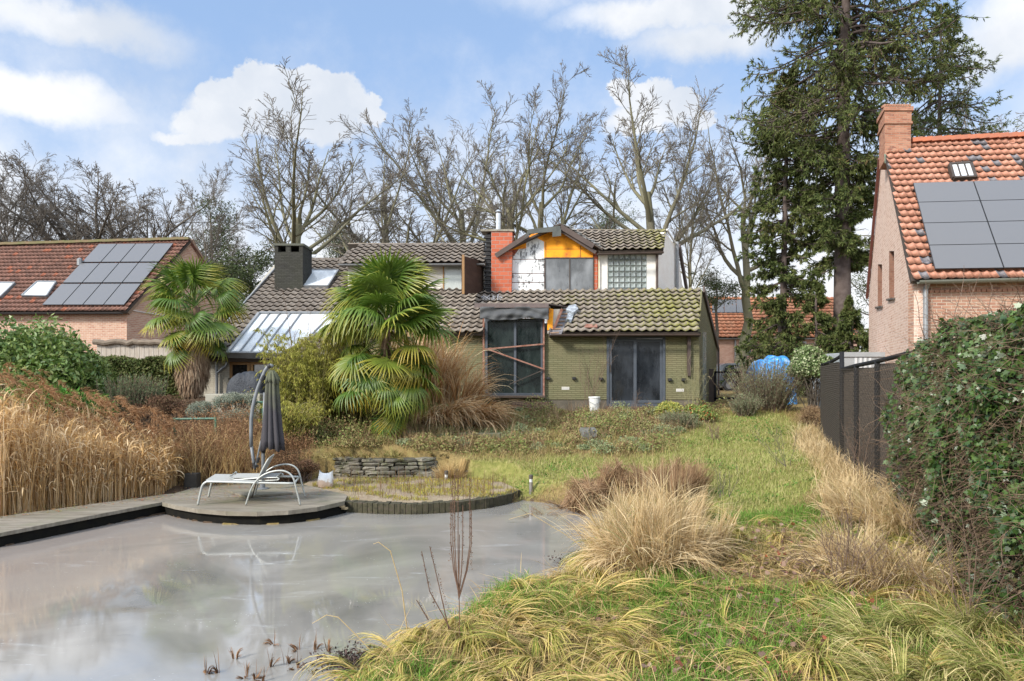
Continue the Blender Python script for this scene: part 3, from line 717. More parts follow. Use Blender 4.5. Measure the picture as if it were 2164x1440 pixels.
    T_left = tilem("concrete_tile_left", (.145, .12, .10), (.205, .175, .148), pale=(.3, .28, .25))
    tile_roof("catslide_roof", R, lt3, T_left, h)
    mb = MB(); mb.bar(lt3[0] + nR * .03, lt3[5] + nR * .03, .05, .16, nR); mb.build("left_verge", M_zinc, h)
    # walls below the catslide, cream brick; conservatory front with low timber windows
    C = plane_y(20.69, .08); cn = C[1]
    mb = MB(); rect_on(C, 418, 763, 486, 838, mb, 0, .25); rect_on(C, 486, 800, 604, 838, mb, 0, .25); mb.build("cream_wall", M_cream, h)
    lw = MB(); a = on(C, 418, 838); top = on(C, 418, 760); bk = lt3[5]
    lw.prism([a, top, np.array((top[0], bk[1], bk[2] - .12)), np.array((top[0], bk[1] + 4, top[2])), np.array((top[0], bk[1] + 4, a[2]))], (.25, 0, 0)); lw.build("left_gable_wall", M_cream, h)
    con = MB(); frame_on(C, 486, 766, 600, 800, 5, con, .03, .08, (526, 533, 577)); rect_on(C, 486, 762, 602, 767, con, .05, .1); con.build("window_frame", M_wood, h)
    mb = MB(); rect_on(C, 490, 770, 597, 797, mb, -.02, .02); mb.build("window_pane", glassm("dark_pane", (.01, .012, .012), .06), h)
    mb = MB(); rect_on(C, 484, 799, 604, 803, mb, .06, .08); mb.build("window_sill", M_grey, h)
    # canted end of the conservatory
    p0 = on(C, 603, 800); Dn = nrm((.75, -.66, 0)); D = (p0, Dn); cw = MB(); cpts = lambda L: [on(D, *p) for p in L]
    cw.prism(cpts([(604, 838), (604, 801), (650, 801), (650, 838)]), -Dn * .2)
    cw.build("canted_wall", M_cream, h)
    mb = MB(); mb.prism(cpts([(604, 801), (604, 763), (652, 752), (652, 801)]), -Dn * .02); mb.build("canted_pane", MATS["dark_pane"], h)
    mb = MB()
    for x0, x1 in ((602.5, 605), (624, 627), (650, 653)): mb.prism([on(D, *p) + Dn * .03 for p in [(x0, 803), (x0, 758), (x1, 756), (x1, 803)]], -Dn * .06)
    mb.build("canted_frame", M_wood, h)
    # glass roof proud of the tiles
    gp = [(484, 757), (550, 672), (735, 672), (700, 700), (600, 759)]
    up = lambda p, k: on(R, *p) + nR * k
    gm = glassm("roof_glass", (.62, .65, .67), .12, (.5, .52, .53)); mb = MB(); mb.prism([up(p, .16) for p in gp], -nR * .02); mb.build("glass_roof", gm, h)
    mb = MB(); gpp = gp
    for i in range(len(gpp)): mb.bar(up(gpp[i], .12), up(gpp[(i + 1) % len(gpp)], .12), .09, .2, nR)
    for k in range(1, 5):
        a = np.array(gp[0]) + (np.array(gp[4]) - gp[0]) * k / 5.; b = np.array(gp[1]) + (np.array((660., 672.)) - gp[1]) * k / 5.
        mb.bar(up(a, .18), up(b, .18), .035, .05, nR)
    for k in (1,): mb.bar(up((650, 729), .18), up((700, 677), .18), .035, .05, nR)
    mb.build("glazing_bars", M_zinc, h)
    mb = MB(); gutter(mb, on(C, 476, 761) - cn * .12, on(C, 602, 761) - cn * .12, .065); gutter(mb, on(C, 602, 761) - cn * .12, up((700, 702), .02), .065); mb.build("conservatory_gutter", M_zinc, h)
    mb = MB(); x = on(C, 461, 800); mb.tube([x + (0, -.1, -.5), x + (0, -.1, .85)], .045, 10); e = on(C, 484, 765) - cn * .12
    mb.tube([e, e + (-.03, 0, -.13), e + (-.14, 0, -.2), x + (0, -.1, .15)], .04, 8); mb.build("down_pipe", M_zinc, h)
    # skylight in the catslide
    sk = [(624, 611), (655, 577), (716, 577), (694, 611)]; mb = MB(); mb.prism([up(p, .13) for p in sk], -nR * .02); o = mb.build("skylight", glassm("skylight_glass", (.55, .58, .6), .08), h)
    mb = MB()
    for i in range(4): mb.bar(up(sk[i], .07), up(sk[(i + 1) % 4], .07), .06, .16, nR)
    mb.build("frame", M_zinc, o)
    # chimney of dark brick at the left verge
    cb = on(R, 636, 552); X0, X1 = P(580, 600, 25.6)[0], P(640, 600, 25.6)[0]; zt = P(0, 514, 25.6)[2]; ch = MB(); yb = 26.75
    ch.box(X0, X1, 25.6, yb, 4.5, zt - .33)
    for x0, x1 in ((X0, X0 + .13), (X0 + .42, X0 + .6), (X1 - .14, X1)): ch.box(x0, x1, 25.6, 25.75, zt - .33, zt - .1)
    ch.box(X1 - .15, X1, 25.75, yb, zt - .33, zt - .1); ch.box(X0, X0 + .13, 25.75, yb, zt - .33, zt - .1); ch.box(X0, X1, yb - .15, yb + .001, zt - .33, zt - .1)
    o = ch.build("brick_chimney", brick("dark_chimney_brick", (.035, .033, .03), (.055, .052, .048), (.02, .02, .018), .2, .06, .012, .9, .8, patch=(.06, .065, .035)), h)
    MB().box(X0 - .04, X1 + .04, 25.56, yb + .04, zt - .1, zt - .02).build("cap_slab", mat("cap_slab", (.1, .1, .08), (.06, .065, .045), 6, .9), o)
    fl = MB(); fl.bar(up((618, 545), .08), up((668, 545), .08), .25, .02, nR); fl.build("lead_flashing", mat("lead", (.42, .44, .47), (.3, .31, .33), 6, .5), o)
    # --- upper storey, left part
    mb = MB(); poly_on(B, [(735, 640), (735, 560), (1024, 557), (1024, 640)], mb, 0, .25); mb.build("upper_wall", M_white, h)
    ub = on(B, 735, 600); MB().prism([ub + (0, 0, -1), ub + (0, 0, .62), ub + (0, 3.2, 1.3), ub + (0, 3.2, -1)], (.2, 0, 0)).build("cheek_wall", mat("cheek_boards", (.1, .085, .07), (.07, .06, .05), 5, .8), h)
    wn_ = MB(); frame_on(B, 936, 558, 980, 640, 3, wn_, .03, .07); wo = wn_.build("upper_window", M_wood, h); mb = MB(); rect_on(B, 939, 561, 978, 640, mb, .012, .02); mb.build("pane", glassm("milky_pane", (.33, .36, .34), .15, (.45, .47, .45)), wo)
    s30, c30 = math.sin(math.radians(30)), math.cos(math.radians(30)); nU = nrm((-s30 * SH, -s30, c30))
    def upper(px, py): p = on(B, px, py) - B[1] * .3; return (p, nU)
    U1 = upper(900, 557); tile_roof("upper_left_roof", U1, [on(U1, *p) for p in [(718, 557), (1026, 556), (1026, 514), (762, 518), (735, 534)]], T_left, h)
    mb = MB(); gutter(mb, on(U1, 717, 559) - B[1] * .05, on(U1, 1024, 558) - B[1] * .05, .06); rect_on(B, 724, 559, 1022, 564, mb, .22, .24); mb.build("upper_left_gutter", M_zinc, h)
    # brown panelled screen standing out from the wall
    a = on(B, 1021, 640); nearp = lambda px, py, d: P(px, py, a[1] - d)
    fb = brick("brown_screen", (.05, .03, .022), (.075, .045, .032), (.035, .02, .016), .5, .16, .008, .7, .4)
    MB().prism([P(979, 622, a[1] - 1.7), P(979, 541, a[1] - 1.7), P(1022, 553, a[1] - .02), P(1022, 618, a[1] - .02)], (-.06, 0, 0)).build("screen_panel", fb, h)
    mb = MB(); pA, pB = P(979, 622, a[1] - 1.72), P(979, 539, a[1] - 1.72); mb.bar(pA, pB, .08, .08); mb.build("screen_post", M_wood, h)
    # --- chimney stack: toothed black facing and red blocks, steel flue
    dk = MB(); z0 = on(B, 1030, 625)[2]; z1 = on(B, 1030, 496)[2]; k = 0; z = z0
    bx0, bx1 = on(B, 1022, 550)[0], on(B, 1040, 550)[0]; yb = on(B, 1030, 550)[1]
    dk.box(bx0 + .12, bx1, yb - .16, yb + .3, z0, z1)
    while z < z1 - .05:
        o_ = .0 if k % 2 else .07; dk.box(bx0 + o_ + random.uniform(0, .03), bx1 - .02 - o_ * .5, yb - .3 + o_ * .5, yb - .161, z, z + .06); z += .075; k += 1
    dk.build("toothed_brick", M_black, h)
    mb = MB(); poly_on(B, [(1040, 625), (1040, 493), (1084, 492), (1084, 512), (1082, 625)], mb, .3, .7); st = mb.build("red_stack", M_redb, h)
    mb = MB(); rect_on(B, 1018, 489, 1088, 493, mb, .34, .8); mb.build("stack_cover", mat("cover_sheet", (.3, .27, .2), (.1, .09, .08), 8, .7), st)
    mb = MB(); fz = on(B, 1053, 490); mb.lathe((fz[0], fz[1] + .1, fz[2]), [(.09, 0), (.09, .68), (.085, .69)], 14); mb.lathe((fz[0], fz[1] + .1, fz[2]), [(.12, .73), (.13, .74), (.03, .82), (.005, .825)], 14)
    for th in (0, 2.1, 4.2): mb.tube([(fz[0] + .08 * math.cos(th), fz[1] + .1 + .08 * math.sin(th), fz[2] + .66), (fz[0] + .1 * math.cos(th), fz[1] + .1 + .1 * math.sin(th), fz[2] + .74)], .008, 4)
    mb.build("flue_pipe", mat("steel_flue", (.5, .52, .54), (.4, .42, .44), 5, .35, metal=.6), st)
    # --- gable bay
    foil = newmat("foil_board"); m, nt, b = foil; kk = nodes(nt); v = kk.tex()
    sm = kk.noise(2.4, 6, .7, v, .9); ft = kk.noise(1, 5, .6, kk.mapping(v, (9, 9, 2.2)))
    c = kk.mix(kk.rng(kk.math('ADD', kk.math('MULTIPLY', sm, .6), kk.math('MULTIPLY', ft, .4)), .505, .57, 0, .93), (.66, .67, .67), (.05, .05, .05)); kk.link(c, b.inputs['Base Color']); b.inputs['Roughness'].default_value = .5
    mb = MB()
    for L in ([(1081, 548), (1109, 512), (1128, 500), (1150, 508), (1150, 548)], [(1081, 549.5), (1150, 549.5), (1150, 578), (1081, 578)], [(1081, 579.5), (1124, 579.5), (1124, 597), (1081, 597)], [(1125, 579.5), (1150, 579.5), (1150, 597), (1125, 597)], [(1081, 598.5), (1150, 598.5), (1150, 625), (1081, 625)]): poly_on(B, L, mb, .05, .05)
    mb.build("foil_boards", m, h)
    mb = MB()
    for L in ([(1079, 530), (1079, 622), (1081, 622), (1081, 530)], [(1081, 528), (1112, 510), (1112, 526), (1081, 528.5)], [(1108, 510), (1123, 496), (1182, 487), (1150, 512), (1128, 500)], [(1150, 500), (1185, 486), (1253, 534), (1253, 546), (1150, 546)]): poly_on(B, L, mb, .062, .05)
    mb.build("orange_boards", M_orange, h)
    mb = MB(); poly_on(B, [(1080, 625), (1080, 525), (1125, 497), (1183, 484), (1262, 532), (1262, 625)], mb, -.012, .2); mb.build("gable_wall", M_redb, h)
    mb = MB()
    for x in (1153, 1226): rect_on(B, x, 512 if x < 1200 else 520, x + 1.2, 544, mb, .066, .01)
    rect_on(B, 1151, 527, 1250, 527.8, mb, .066, .01); mb.build("board_joints", mat("joint_dark", (.12, .05, .02)), h)
    ink = MB()
    for (x, y) in ((1086, 533), (1098, 520), (1107, 526), (1118, 531), (1131, 535), (1127, 522), (1140, 528)):
        for k in range(5):
            a = on(B, x + k * 1.9, y - 3 + k * 1.5) - B[1] * .053; b2 = on(B, x + k * 1.9 + 1.2, y - 3 + k * 1.5 + 1.6) - B[1] * .053; ink.bar(a, b2, .008, .008)
    ink.build("printed_lettering", mat("ink_grey", (.2, .22, .3)), h)
    wf = MB(); frame_on(B, 1151, 545, 1255, 632, 2.2, wf, .08, .07, (1204,)); wo = wf.build("bay_window", M_dark, h)
    mb = MB(); rect_on(B, 1153, 547, 1253, 630, mb, .05, .02); mb.build("pane", glassm("sooty_pane", (.045, .048, .05), .22, (.2, .21, .22)), wo)
    mb = MB(); rect_on(B, 1255, 543, 1263, 630, mb, .05, .2); mb.build("brick_pier", M_redb, h)
    mb = MB(); rect_on(B, 1264.5, 535, 1266.5, 628, mb, .09, .03); mb.build("pale_conduit", mat("conduit", (.7, .6, .35), (.7, .65, .5)), h)
    # bent fascia over the bay
    f = lambda x, y, d: on(B, x, y) - B[1] * d
    mb = MB()
    mb.bar(f(1050, 546, .45), f(1118, 502, .45), .09, .16); mb.build("left_barge_board", M_brown, h)
    mb = MB(); mb.bar(f(1184, 485, .42), f(1253, 526, .42), .1, .17); mb.bar(f(1186, 492, .36), f(1258, 538, .36), .06, .12); mb.build("right_barge_board", M_brown, h)
    mb = MB()
    mb.prism([f(1108, 512, .5), f(1118, 491, .5), f(1184, 484, .5), f(1186, 500, .5), f(1180, 504, .5), f(1170, 496, .5), f(1120, 500, .5)], B[1] * .04)
    mb.prism([f(1168, 493, .53), f(1186, 490, .53), f(1186, 505, .53), f(1168, 507, .53)], B[1] * .03)
    mb.build("roofing_sheet", mat("bitumen_sheet", (.05, .055, .05), (.09, .095, .085), 4, .55, .5), h)
    # bay roof: two slopes running back
    bk = B[1] * 2.4
    for a, b2, nm in ((f(1050, 543, .45), f(1184, 481, .45), "bay_roof_left"), (f(1184, 481, .45), f(1272, 534, .45), "bay_roof_right")):
        MB().prism([a, b2, b2 + bk, a + bk], (0, 0, .06)).build(nm, M_dark, h)
    rs = random.Random(2); mb = MB()
    for i in range(16):
        t_ = i / 15; x = 1192 + 84 * t_; y = 482 + 52 * t_; p = f(x, y, .3 - .1 * t_) + (0, 0, .05); mb.bar(p, p + (rs.uniform(.1, .25), rs.uniform(-.1, .1), rs.uniform(-.14, .02)), rs.uniform(.1, .2), .025)
    mb.build("loose_flashing", mat("torn_felt", (.13, .13, .13), (.3, .3, .29), 7, .6, .4), h)
    # --- upper storey, right part
    U2 = upper(1330, 531); tile_roof("upper_right_roof", U2, [on(U2, *p) for p in [(1268, 531), (1402, 528), (1407, 486), (1205, 489)]], T_up, h, tw=.27, th=.3)
    mb = MB(); gutter(mb, on(U2, 1262, 537) - B[1] * .05, on(U2, 1402, 533) - B[1] * .05, .06); rect_on(B, 1265, 533, 1398, 539, mb, .26, .28); mb.build("upper_right_gutter", M_brown, h)
    mb = MB(); rect_on(B, 1267, 537, 1284, 628, mb, 0, .25); rect_on(B, 1366, 535, 1391, 628, mb, 0, .25); mb.build("right_pier_wall", M_whitep, h)
    # glass bricks: real blocks with a moulded face
    gb = MB(); jn = MB(); rect_on(B, 1283, 536, 1367, 628, jn, -.03, .1); W = (1367 - 1284) / 7.
    for i in range(7):
        for j in range(8):
            x0 = 1284 + i * W; y0 = 538 + j * 11.8; a, b2, c2, d2 = (on(B, x0 + .7, y0 + 11.1), on(B, x0 + W - .7, y0 + 11.1), on(B, x0 + W - .7, y0 + .7), on(B, x0 + .7, y0 + .7)); n_ = B[1]
            cen = (a + b2 + c2 + d2) / 4; ring = [a, b2, c2, d2]; rin = [cen + (p - cen) * .68 - n_ * .0 for p in ring]; k0 = [p + n_ * .02 for p in ring]; k1 = [p - n_ * .012 for p in ring]; dia = [cen + (p - cen) * f_ + n_ * .012 for p, f_ in zip(ring, (.62, .35, .62, .35))]
            gb.add(k0 + k1 + dia, [(0, 1, 5, 4), (1, 2, 6, 5), (2, 3, 7, 6), (3, 0, 4, 7), (4, 5, 9, 8), (5, 6, 10, 9), (6, 7, 11, 10), (7, 4, 8, 11), (8, 9, 10, 11)])
    gw = jn.build("glass_brick_window", mat("grey_mortar", (.3, .3, .28), (.24, .24, .22)), h); gb.build("glass_blocks", glassm("bottle_glass", (.16, .19, .18), .12, (.27, .3, .29)), gw)
    mb = MB(); pp = on(B, 1388, 536) - B[1] * .06; pq = on(B, 1388, 622) - B[1] * .06; mb.tube([pp, pq], .045, 8); mb.build("upper_down_pipe", M_brown, h)
    c1 = on(B, 1391, 580); side2 = (c1, nrm((math.cos(math.radians(24)), -math.sin(math.radians(24)), 0))); s2 = lambda x, y: on(side2, x, y)
    stain = brick("peeling_white_wall", (.82, .79, .74), (.86, .84, .8), (.76, .73, .68), .21, .065, .006, .85, .25, patch=(.62, .5, .42), weather=.4)
    mb = MB(); mb.prism([s2(*p) for p in [(1391, 632), (1391, 531), (1405, 491), (1424, 515), (1432, 530), (1446, 632)]], -side2[1] * .25); mb.build("upper_side_wall", stain, h)
    mb = MB(); mb.bar(s2(1406, 486) + side2[1] * .06, s2(1434, 530) + side2[1] * .06, .05, .06); mb.build("verge_trim", M_whitep, h)
    mb = MB(); mb.bar(s2(1431, 520) + side2[1] * .08, s2(1447, 612) + side2[1] * .08, .1, .22); mb.build("rear_barge_board", M_brown, h)
    mb = MB(); mb.tube([s2(1425.5, 512) + side2[1] * .1, s2(1425.5, 615) + side2[1] * .1], .07, 8); mb.build("rear_pipe", M_zinc, h)
    # back of the house, so that it is closed from the side
    bk = MB(); bk.box(-8.9, 6.5, 28.6, 28.8, 1.2, 4.6); bk.build("back_wall", M_cream, h)
    ridge_l = on(R, 604, 547); ridge_r = on(R, 760, 548)
    MB().prism([ridge_l, ridge_r, ridge_r + (0, 3.4, -1.9), ridge_l + (0, 3.4, -1.9)], (0, 0, .05)).build("rear_roof_left", T_left, h)
    for k_, (U, xa, xb, y) in enumerate(((U1, 735, 1026, 516), (U2, 1180, 1406, 487))):
        a, b2 = on(U, xa, y), on(U, xb, y); MB().prism([a, b2, b2 + (0, 3.2, -1.85), a + (0, 3.2, -1.85)], (0, 0, .04)).build("rear_roof", T_up, h)
    # --- tall glazed bay with tarpaulin
    wf = MB(); frame_on(A, 1026, 674, 1148, 836, 5, wf, .1, .1, (1089,)); frame_on(A, 1029, 678, 1146, 833, 2, wf, .11, .02); tw_ = wf.build("tall_window", M_frame, h)
    mb = MB(); rect_on(A, 1030, 678, 1145, 832, mb, .05, .02); mb.build("pane", glassm("wet_pane", (.006, .010, .010), .07, (.02, .032, .028), .4), tw_)
    mb = MB()
    for x in (1021, 1147.5): rect_on(A, x, 674, x + 3.6, 838, mb, .13, .05)
    F_ = lambda x, y, d=.19: on(A, x, y) - A[1] * d
    mb.bar(F_(1024, 739), F_(1149, 728), .04, .045); mb.bar(F_(1036, 740, .23), F_(1148, 780, .23), .04, .045); mb.build("rusty_bars", M_rust, tw_)
    mb = MB(); mb.bar(F_(1078, 812), F_(1147, 783), .03, .03); mb.build("dark_brace", M_dark, tw_)
    mb = MB(); rect_on(A, 1018, 836, 1153, 840, mb, .3, .32); mb.build("stone_sill", mat("brown_sill", (.1, .07, .05), (.07, .05, .04), 5, .8), tw_)
    # box of the dormer: cheeks of insulation, flashing on top
    top = 648; mb = MB(); a, b2 = F_(1020, 652, .25), F_(1163, 652, .25); back = A[1] * 1.9
    mb.prism([a, b2, b2 + back, a + back], (0, 0, .05)); 
    mb.build("dormer_top", mat("dormer_ply", (.3, .26, .2), (.2, .17, .13), 5, .8), h)
    mb = MB(); a, b2 = F_(1006, 650, .36), F_(1160, 650, .36); mb.prism([a + (0, 0, .06), b2 + (0, 0, .06), F_(1196, 641, -1.3), F_(1010, 641, -1.3)], (0, 0, .035)); mb.bar(a + (0, 0, .02), b2 + (0, 0, .02), .03, .13); mb.build("brown_flashing", mat("brown_metal", (.1, .075, .07), (.17, .13, .12), 4, .4, metal=.3), h)
    mb = MB(); mb.prism([F_(1157, 652, .2), F_(1170, 655, .2), F_(1168, 697, .2), F_(1157, 699, .2)], A[1] * .12); mb.build("orange_cheek", M_orange, h)
    mb = MB(); mb.prism([F_(1170, 655, .18), F_(1184, 654, .1), F_(1172, 690, .1), F_(1168, 697, .18)], A[1] * .1); mb.prism([F_(1157, 700, .2), F_(1170, 700, .2), F_(1170, 706, .2), F_(1157, 706, .2)], A[1] * .1); mb.build("weathered_ply", mat("grey_ply", (.4, .36, .31), (.25, .22, .19), 8, .85, stretch=(4, 4, 1)), h)
    mb = MB(); mb.bar(F_(1170, 698, .22), F_(1188, 654, .1), .03, .07); mb.build("red_lath", M_rust, h)
    # the tarpaulin hangs in folds
    nx, nz = 60, 14; a0, a1 = F_(1017, 651, .33), F_(1160, 651, .33); hh = on(A, 1080, 651)[2] - on(A, 1080, 677)[2]
    V = []
    for j in range(nz + 1):
        for i in range(nx + 1):
            u_, v_ = i / nx, j / nz; p = a0 + (a1 - a0) * u_; sag = .05 * math.sin(u_ * 9 + 1) * v_ + .03 * math.sin(u_ * 21) * v_
            fold = .035 * math.sin(v_ * 9 + 3 * math.sin(u_ * 4)) * (1 - abs(2 * u_ - 1) * .6) + .02 * math.sin(u_ * 40 + v_ * 6) * v_ + .02 * math.sin((u_ * 13 + v_ * 5))
            V.append(p + (0, -fold - .02 - .04 * v_, -v_ * hh * (1 + .06 * math.sin(u_ * 7)) + sag * .4))
    Fc = [(j * (nx + 1) + i, j * (nx + 1) + i + 1, (j + 1) * (nx + 1) + i + 1, (j + 1) * (nx + 1) + i) for j in range(nz) for i in range(nx)]
    o = mesh_np("tarpaulin", V, Fc, mat("dark_tarp", (.05, .052, .056), (.075, .078, .08), 4, .75, .3), h, smooth=True); o.modifiers.new("thick", 'SOLIDIFY').thickness = .008
    mb = MB(); rs = random.Random(9)
    for i in range(7):
        p = on(R, 1022 + i * 6, 640, .1); mb.tube([p + (0, 0, 0), p + (rs.uniform(-.1, .1), 0, rs.uniform(.1, .22)), p + (rs.uniform(-.1, .15), -.05, rs.uniform(0, .1))], .02, 5)
    mb.build("torn_foil", mat("torn_foil", (.5, .52, .55), (.08, .08, .09), 12, .3), h)
    # --- sliding door
    mb = MB(); rect_on(A, 1282, 711, 1406, 715, mb, .02, .1); rect_on(A, 1282, 715, 1287, 858, mb, .02, .1); rect_on(A, 1401, 715, 1406, 858, mb, .02, .1); rect_on(A, 1287, 853, 1401, 859, mb, .04, .14)
    dr = mb.build("sliding_door", M_frame, h)
    mb = MB(); frame_on(A, 1287, 716, 1345, 853, 6, mb, -.01, .05); frame_on(A, 1341, 717, 1401, 852, 6, mb, -.05, .04); mb.build("leaf_frame", M_frame, dr)
    mb = MB(); rect_on(A, 1292, 721, 1396, 848, mb, -.065, .02); mb.build("pane", glassm("door_pane", (.010, .012, .015), .05, (.03, .036, .045), .45), dr)
    MB().bar(F_(1290, 771, .03), F_(1290, 787, .03), .03, .04).build("handle", M_dark, dr)
    mb = MB(); rect_on(A, 1278, 859, 1410, 863, mb, .12, .2); mb.build("door_step", mat("brown_sill", (.1, .07, .05)), h)
    mb = MB(); p = F_(1455, 705, .07); p2 = F_(1455, 795, .07); mb.bar(p, p2, .1, .1, (0, 1, 0)); mb.build("front_down_pipe", M_brown, h)
    for x, y in ((1159, 800), (1213, 800), (1270, 801), (1415, 803), (1444, 803)):
        mb = MB(); c = F_(x, y, .05); mb.box(c[0] - .055, c[0] + .055, c[1] - .05, c[1] + .05, c[2] - .04, c[2] + .045); mb.box(c[0] - .03, c[0] + .03, c[1] - .055, c[1] - .04, c[2] - .02, c[2] + .02); mb.build("wall_lamp", mat("black_metal", (.02, .02, .02), (.03, .03, .03), 4, .5), h, bevel=.008)
    for x, y in ((1195, 821), (1437, 825)):
        mb = MB(); rect_on(A, x - 8, y - 3, x + 8, y + 3, mb, .015, .02)
        v = mb.build("air_vent", M_whitep, h); mb = MB()
        for k in range(3): rect_on(A, x - 7, y - 2 + k * 1.6, x + 7, y - 1.5 + k * 1.6, mb, .02, .008)
        mb.build("slat", mat("vent_grey", (.4, .4, .38)), v)
house()
def steps_and_bits():
    o = MB(); b = on(A, 1130, 850)
    for k, (z, d) in enumerate(((1.60, .3), (1.44, .6), (1.28, .9))): o.box(b[0] - .75 + k * .0, b[0] + .52, b[1] - d - .02, b[1] - d + .28, z - .14 - .2, z)
    o.build("brick_steps", mat("brown_step", (.12, .075, .055), (.08, .055, .04), 6, .9, .4), bevel=.01); tag(bpy.data.objects["brick_steps"], "flight of low brown steps below the tall window with crossed rusty bars", "steps")
    t = empty("white_bucket", P(1256, 876, 21.0), "white plastic bucket standing by the green wall left of the sliding door", "bucket")
    z = P(1256, 876, 21.0)[2]; w = mat("white_plastic", (.72, .72, .7), (.6, .6, .57), 4, .4); mb = MB(); c = P(1256, 876, 21.0)
    mb.lathe(c, [(.13, 0), (.14, .02), (.165, .5), (.18, .5), (.18, .54), (.165, .54), (.15, .5), (.13, .05)], 18); mb.build("body", w, t)
    mb = MB(); mb.tube([c + (-.175, 0, .5), c + (-.18, -.1, .4), c + (0, -.2, .3), c + (.18, -.1, .4), c + (.175, 0, .5)], .006, 5); mb.build("handle", M_zinc, t)
steps_and_bits()
# ---------------------------------------------------------------- neighbouring houses
M_solar = glassm("solar_glass", (.115, .115, .12), .32, None, .45)
def slope_plane(p, sh, deg):
    s, c = math.sin(math.radians(deg)), math.cos(math.radians(deg)); return (np.asarray(p, float), nrm((-s * sh / math.hypot(1, sh), -s / math.hypot(1, sh), c)))
def solar(pl, bl, tl, br, rows, cols, parent, gap=.02, lift=.12, extra=0):
    """rows x cols panels; bl, tl, br photo pixels of the field's corners on plane pl"""
    a, t, r = on(pl, *bl), on(pl, *tl), on(pl, *br); n = pl[1]; u = (r - a) / cols; v = (t - a) / rows
    fr = mat("panel_frame", (.03, .03, .032), (.05, .05, .052), 3, .35)
    for j in range(rows):
        for i in range(cols + extra):
            c = a + u * i + v * j + n * lift; g = gap; q = [c + u * g + v * g * 1.5, c + u * (1 - g) + v * g * 1.5, c + u * (1 - g) + v * (1 - g * 1.5), c + u * g + v * (1 - g * 1.5)]
            o = MB().prism(q, -n * .035).build("solar_panel", fr, parent); q2 = [p + n * .002 + (sum(q) / 4 - p) * .012 for p in q]
            MB().prism(q2, -n * .004).build("glass", M_solar, o)
    mb = MB(); e = u * (cols + extra)
    for j in range(rows * 2): mb.bar(a + v * (j + .5) / 2 + n * .06, a + v * (j + .5) / 2 + e + n * .06, .04, .04, n)
    mb.build("mounting_rails", fr, parent)
def skylight(pl, pts, parent, bars=0, tint=(.55, .58, .6)):
    mb = MB(); n = pl[1]; up = lambda p, k: on(pl, *p) + n * k
    mb.prism([up(p, .12) for p in pts], -n * .02); o = mb.build("skylight", glassm("skylight_glass", tint, .08), parent); mb = MB()
    for i in range(4): mb.bar(up(pts[i], .08), up(pts[(i + 1) % 4], .08), .07, .14, n)
    for k in range(bars):
        f_ = (k + 1) / (bars + 1); a = up(pts[0], .13) * (1 - f_) + up(pts[3], .13) * f_; b = up(pts[1], .13) * (1 - f_) + up(pts[2], .13) * f_; mb.bar(a, b, .03, .03, n)
    mb.build("frame", M_dark if bars else M_zinc, o)
def left_house():
    h = empty("neighbour_house", (-20, 30, 1.6), "long brick house at the left with dark red tiled roof and twelve solar panels", "house")
    br = brick("pink_brick", (.38, .18, .12), (.5, .3, .21), (.52, .44, .36), .22, .08, .02, .85, .5, c3=(.34, .14, .09), patch=(.55, .42, .32), weather=.5)
    W = plane_y(28.65, .08); n = W[1]
    mb = MB(); poly_on(W, [(-420, 663), (268, 663), (268, 850), (-420, 850)], mb, 0, .3); mb.build("front_wall", br, h)
    c = on(W, 268, 663); gd = nrm((math.sin(math.radians(17.5)), math.cos(math.radians(17.5)), 0)); gp = (c, nrm((gd[1], -gd[0], 0)))
    MB().prism([on(gp, *p) for p in [(268, 850), (268, 663), (403, 511), (474, 640), (474, 850)]], -gp[1] * .3).build("gable_wall", br, h)
    mb = MB(); mb.bar(on(gp, 271, 655) + gp[1] * .03, on(gp, 350, 668) + gp[1] * .03, .05, .05); mb.build("cable", mat("pale_cable", (.6, .55, .5)), h)
    RP = slope_plane(on(W, 268, 657) - n * .3, .08, 45)
    t = tilem("dark_clay_tile", (.13, .065, .048), (.22, .105, .075), pale=(.3, .25, .2), odd=((.27, .09, .05), .96))
    tile_roof("tiled_roof", RP, [on(RP, *p) for p in [(-420, 660), (266, 658), (402, 508), (-420, 532)]], t, h, tw=.2, th=.28, amp=.045, lip=.035)
    top = lambda x, y: on(RP, x, y, .1); mb = MB()
    for i in range(40):
        a, b = top(402 - i * 20, 508 + i * .585), top(402 - i * 20 - 21, 508 + i * .585 + .6); mb.bar(a + (0, 0, i % 2 * .015), b, .24, .12)
    mb.build("ridge_tiles", mat("mossy_ridge", (.2, .13, .08), (.12, .13, .05), 3, .9, .4), h)
    bk = on(RP, 402, 508); MB().prism([bk, on(RP, -420, 532), on(RP, -420, 532) + (0, 4, -3.8), bk + (1.2, 4, -3.8)], (0, 0, .05)).build("rear_roof", t, h)
    mb = MB(); mb.bar(on(gp, 268, 662) + gp[1] * .05, on(gp, 403, 508) + gp[1] * .05, .06, .2); mb.bar(on(gp, 403, 508) + gp[1] * .05, on(gp, 474, 636) + gp[1] * .05, .06, .2); mb.build("verge_board", mat("dusty_mortar", (.3, .2, .14), (.24, .16, .11)), h)
    mb = MB(); gutter(mb, on(W, -300, 663) - n * .32, on(W, 268, 662) - n * .32, .08); mb.build("gutter", mat("black_gutter", (.025, .022, .02), (.035, .03, .03)), h)
    solar(RP, (90, 650), (212, 519), (264, 650), 3, 4, h)
    skylight(RP, [(49, 629), (81, 600), (121, 600), (101, 630)], h); skylight(RP, [(-45, 632), (-15, 602), (34, 602), (3, 632)], h)
    mb = MB(); p = on(RP, 169, 562, .02); mb.lathe(p, [(.12, 0), (.12, .3), (.02, .36)], 10); mb.build("roof_vent", M_zinc, h)
left_house()
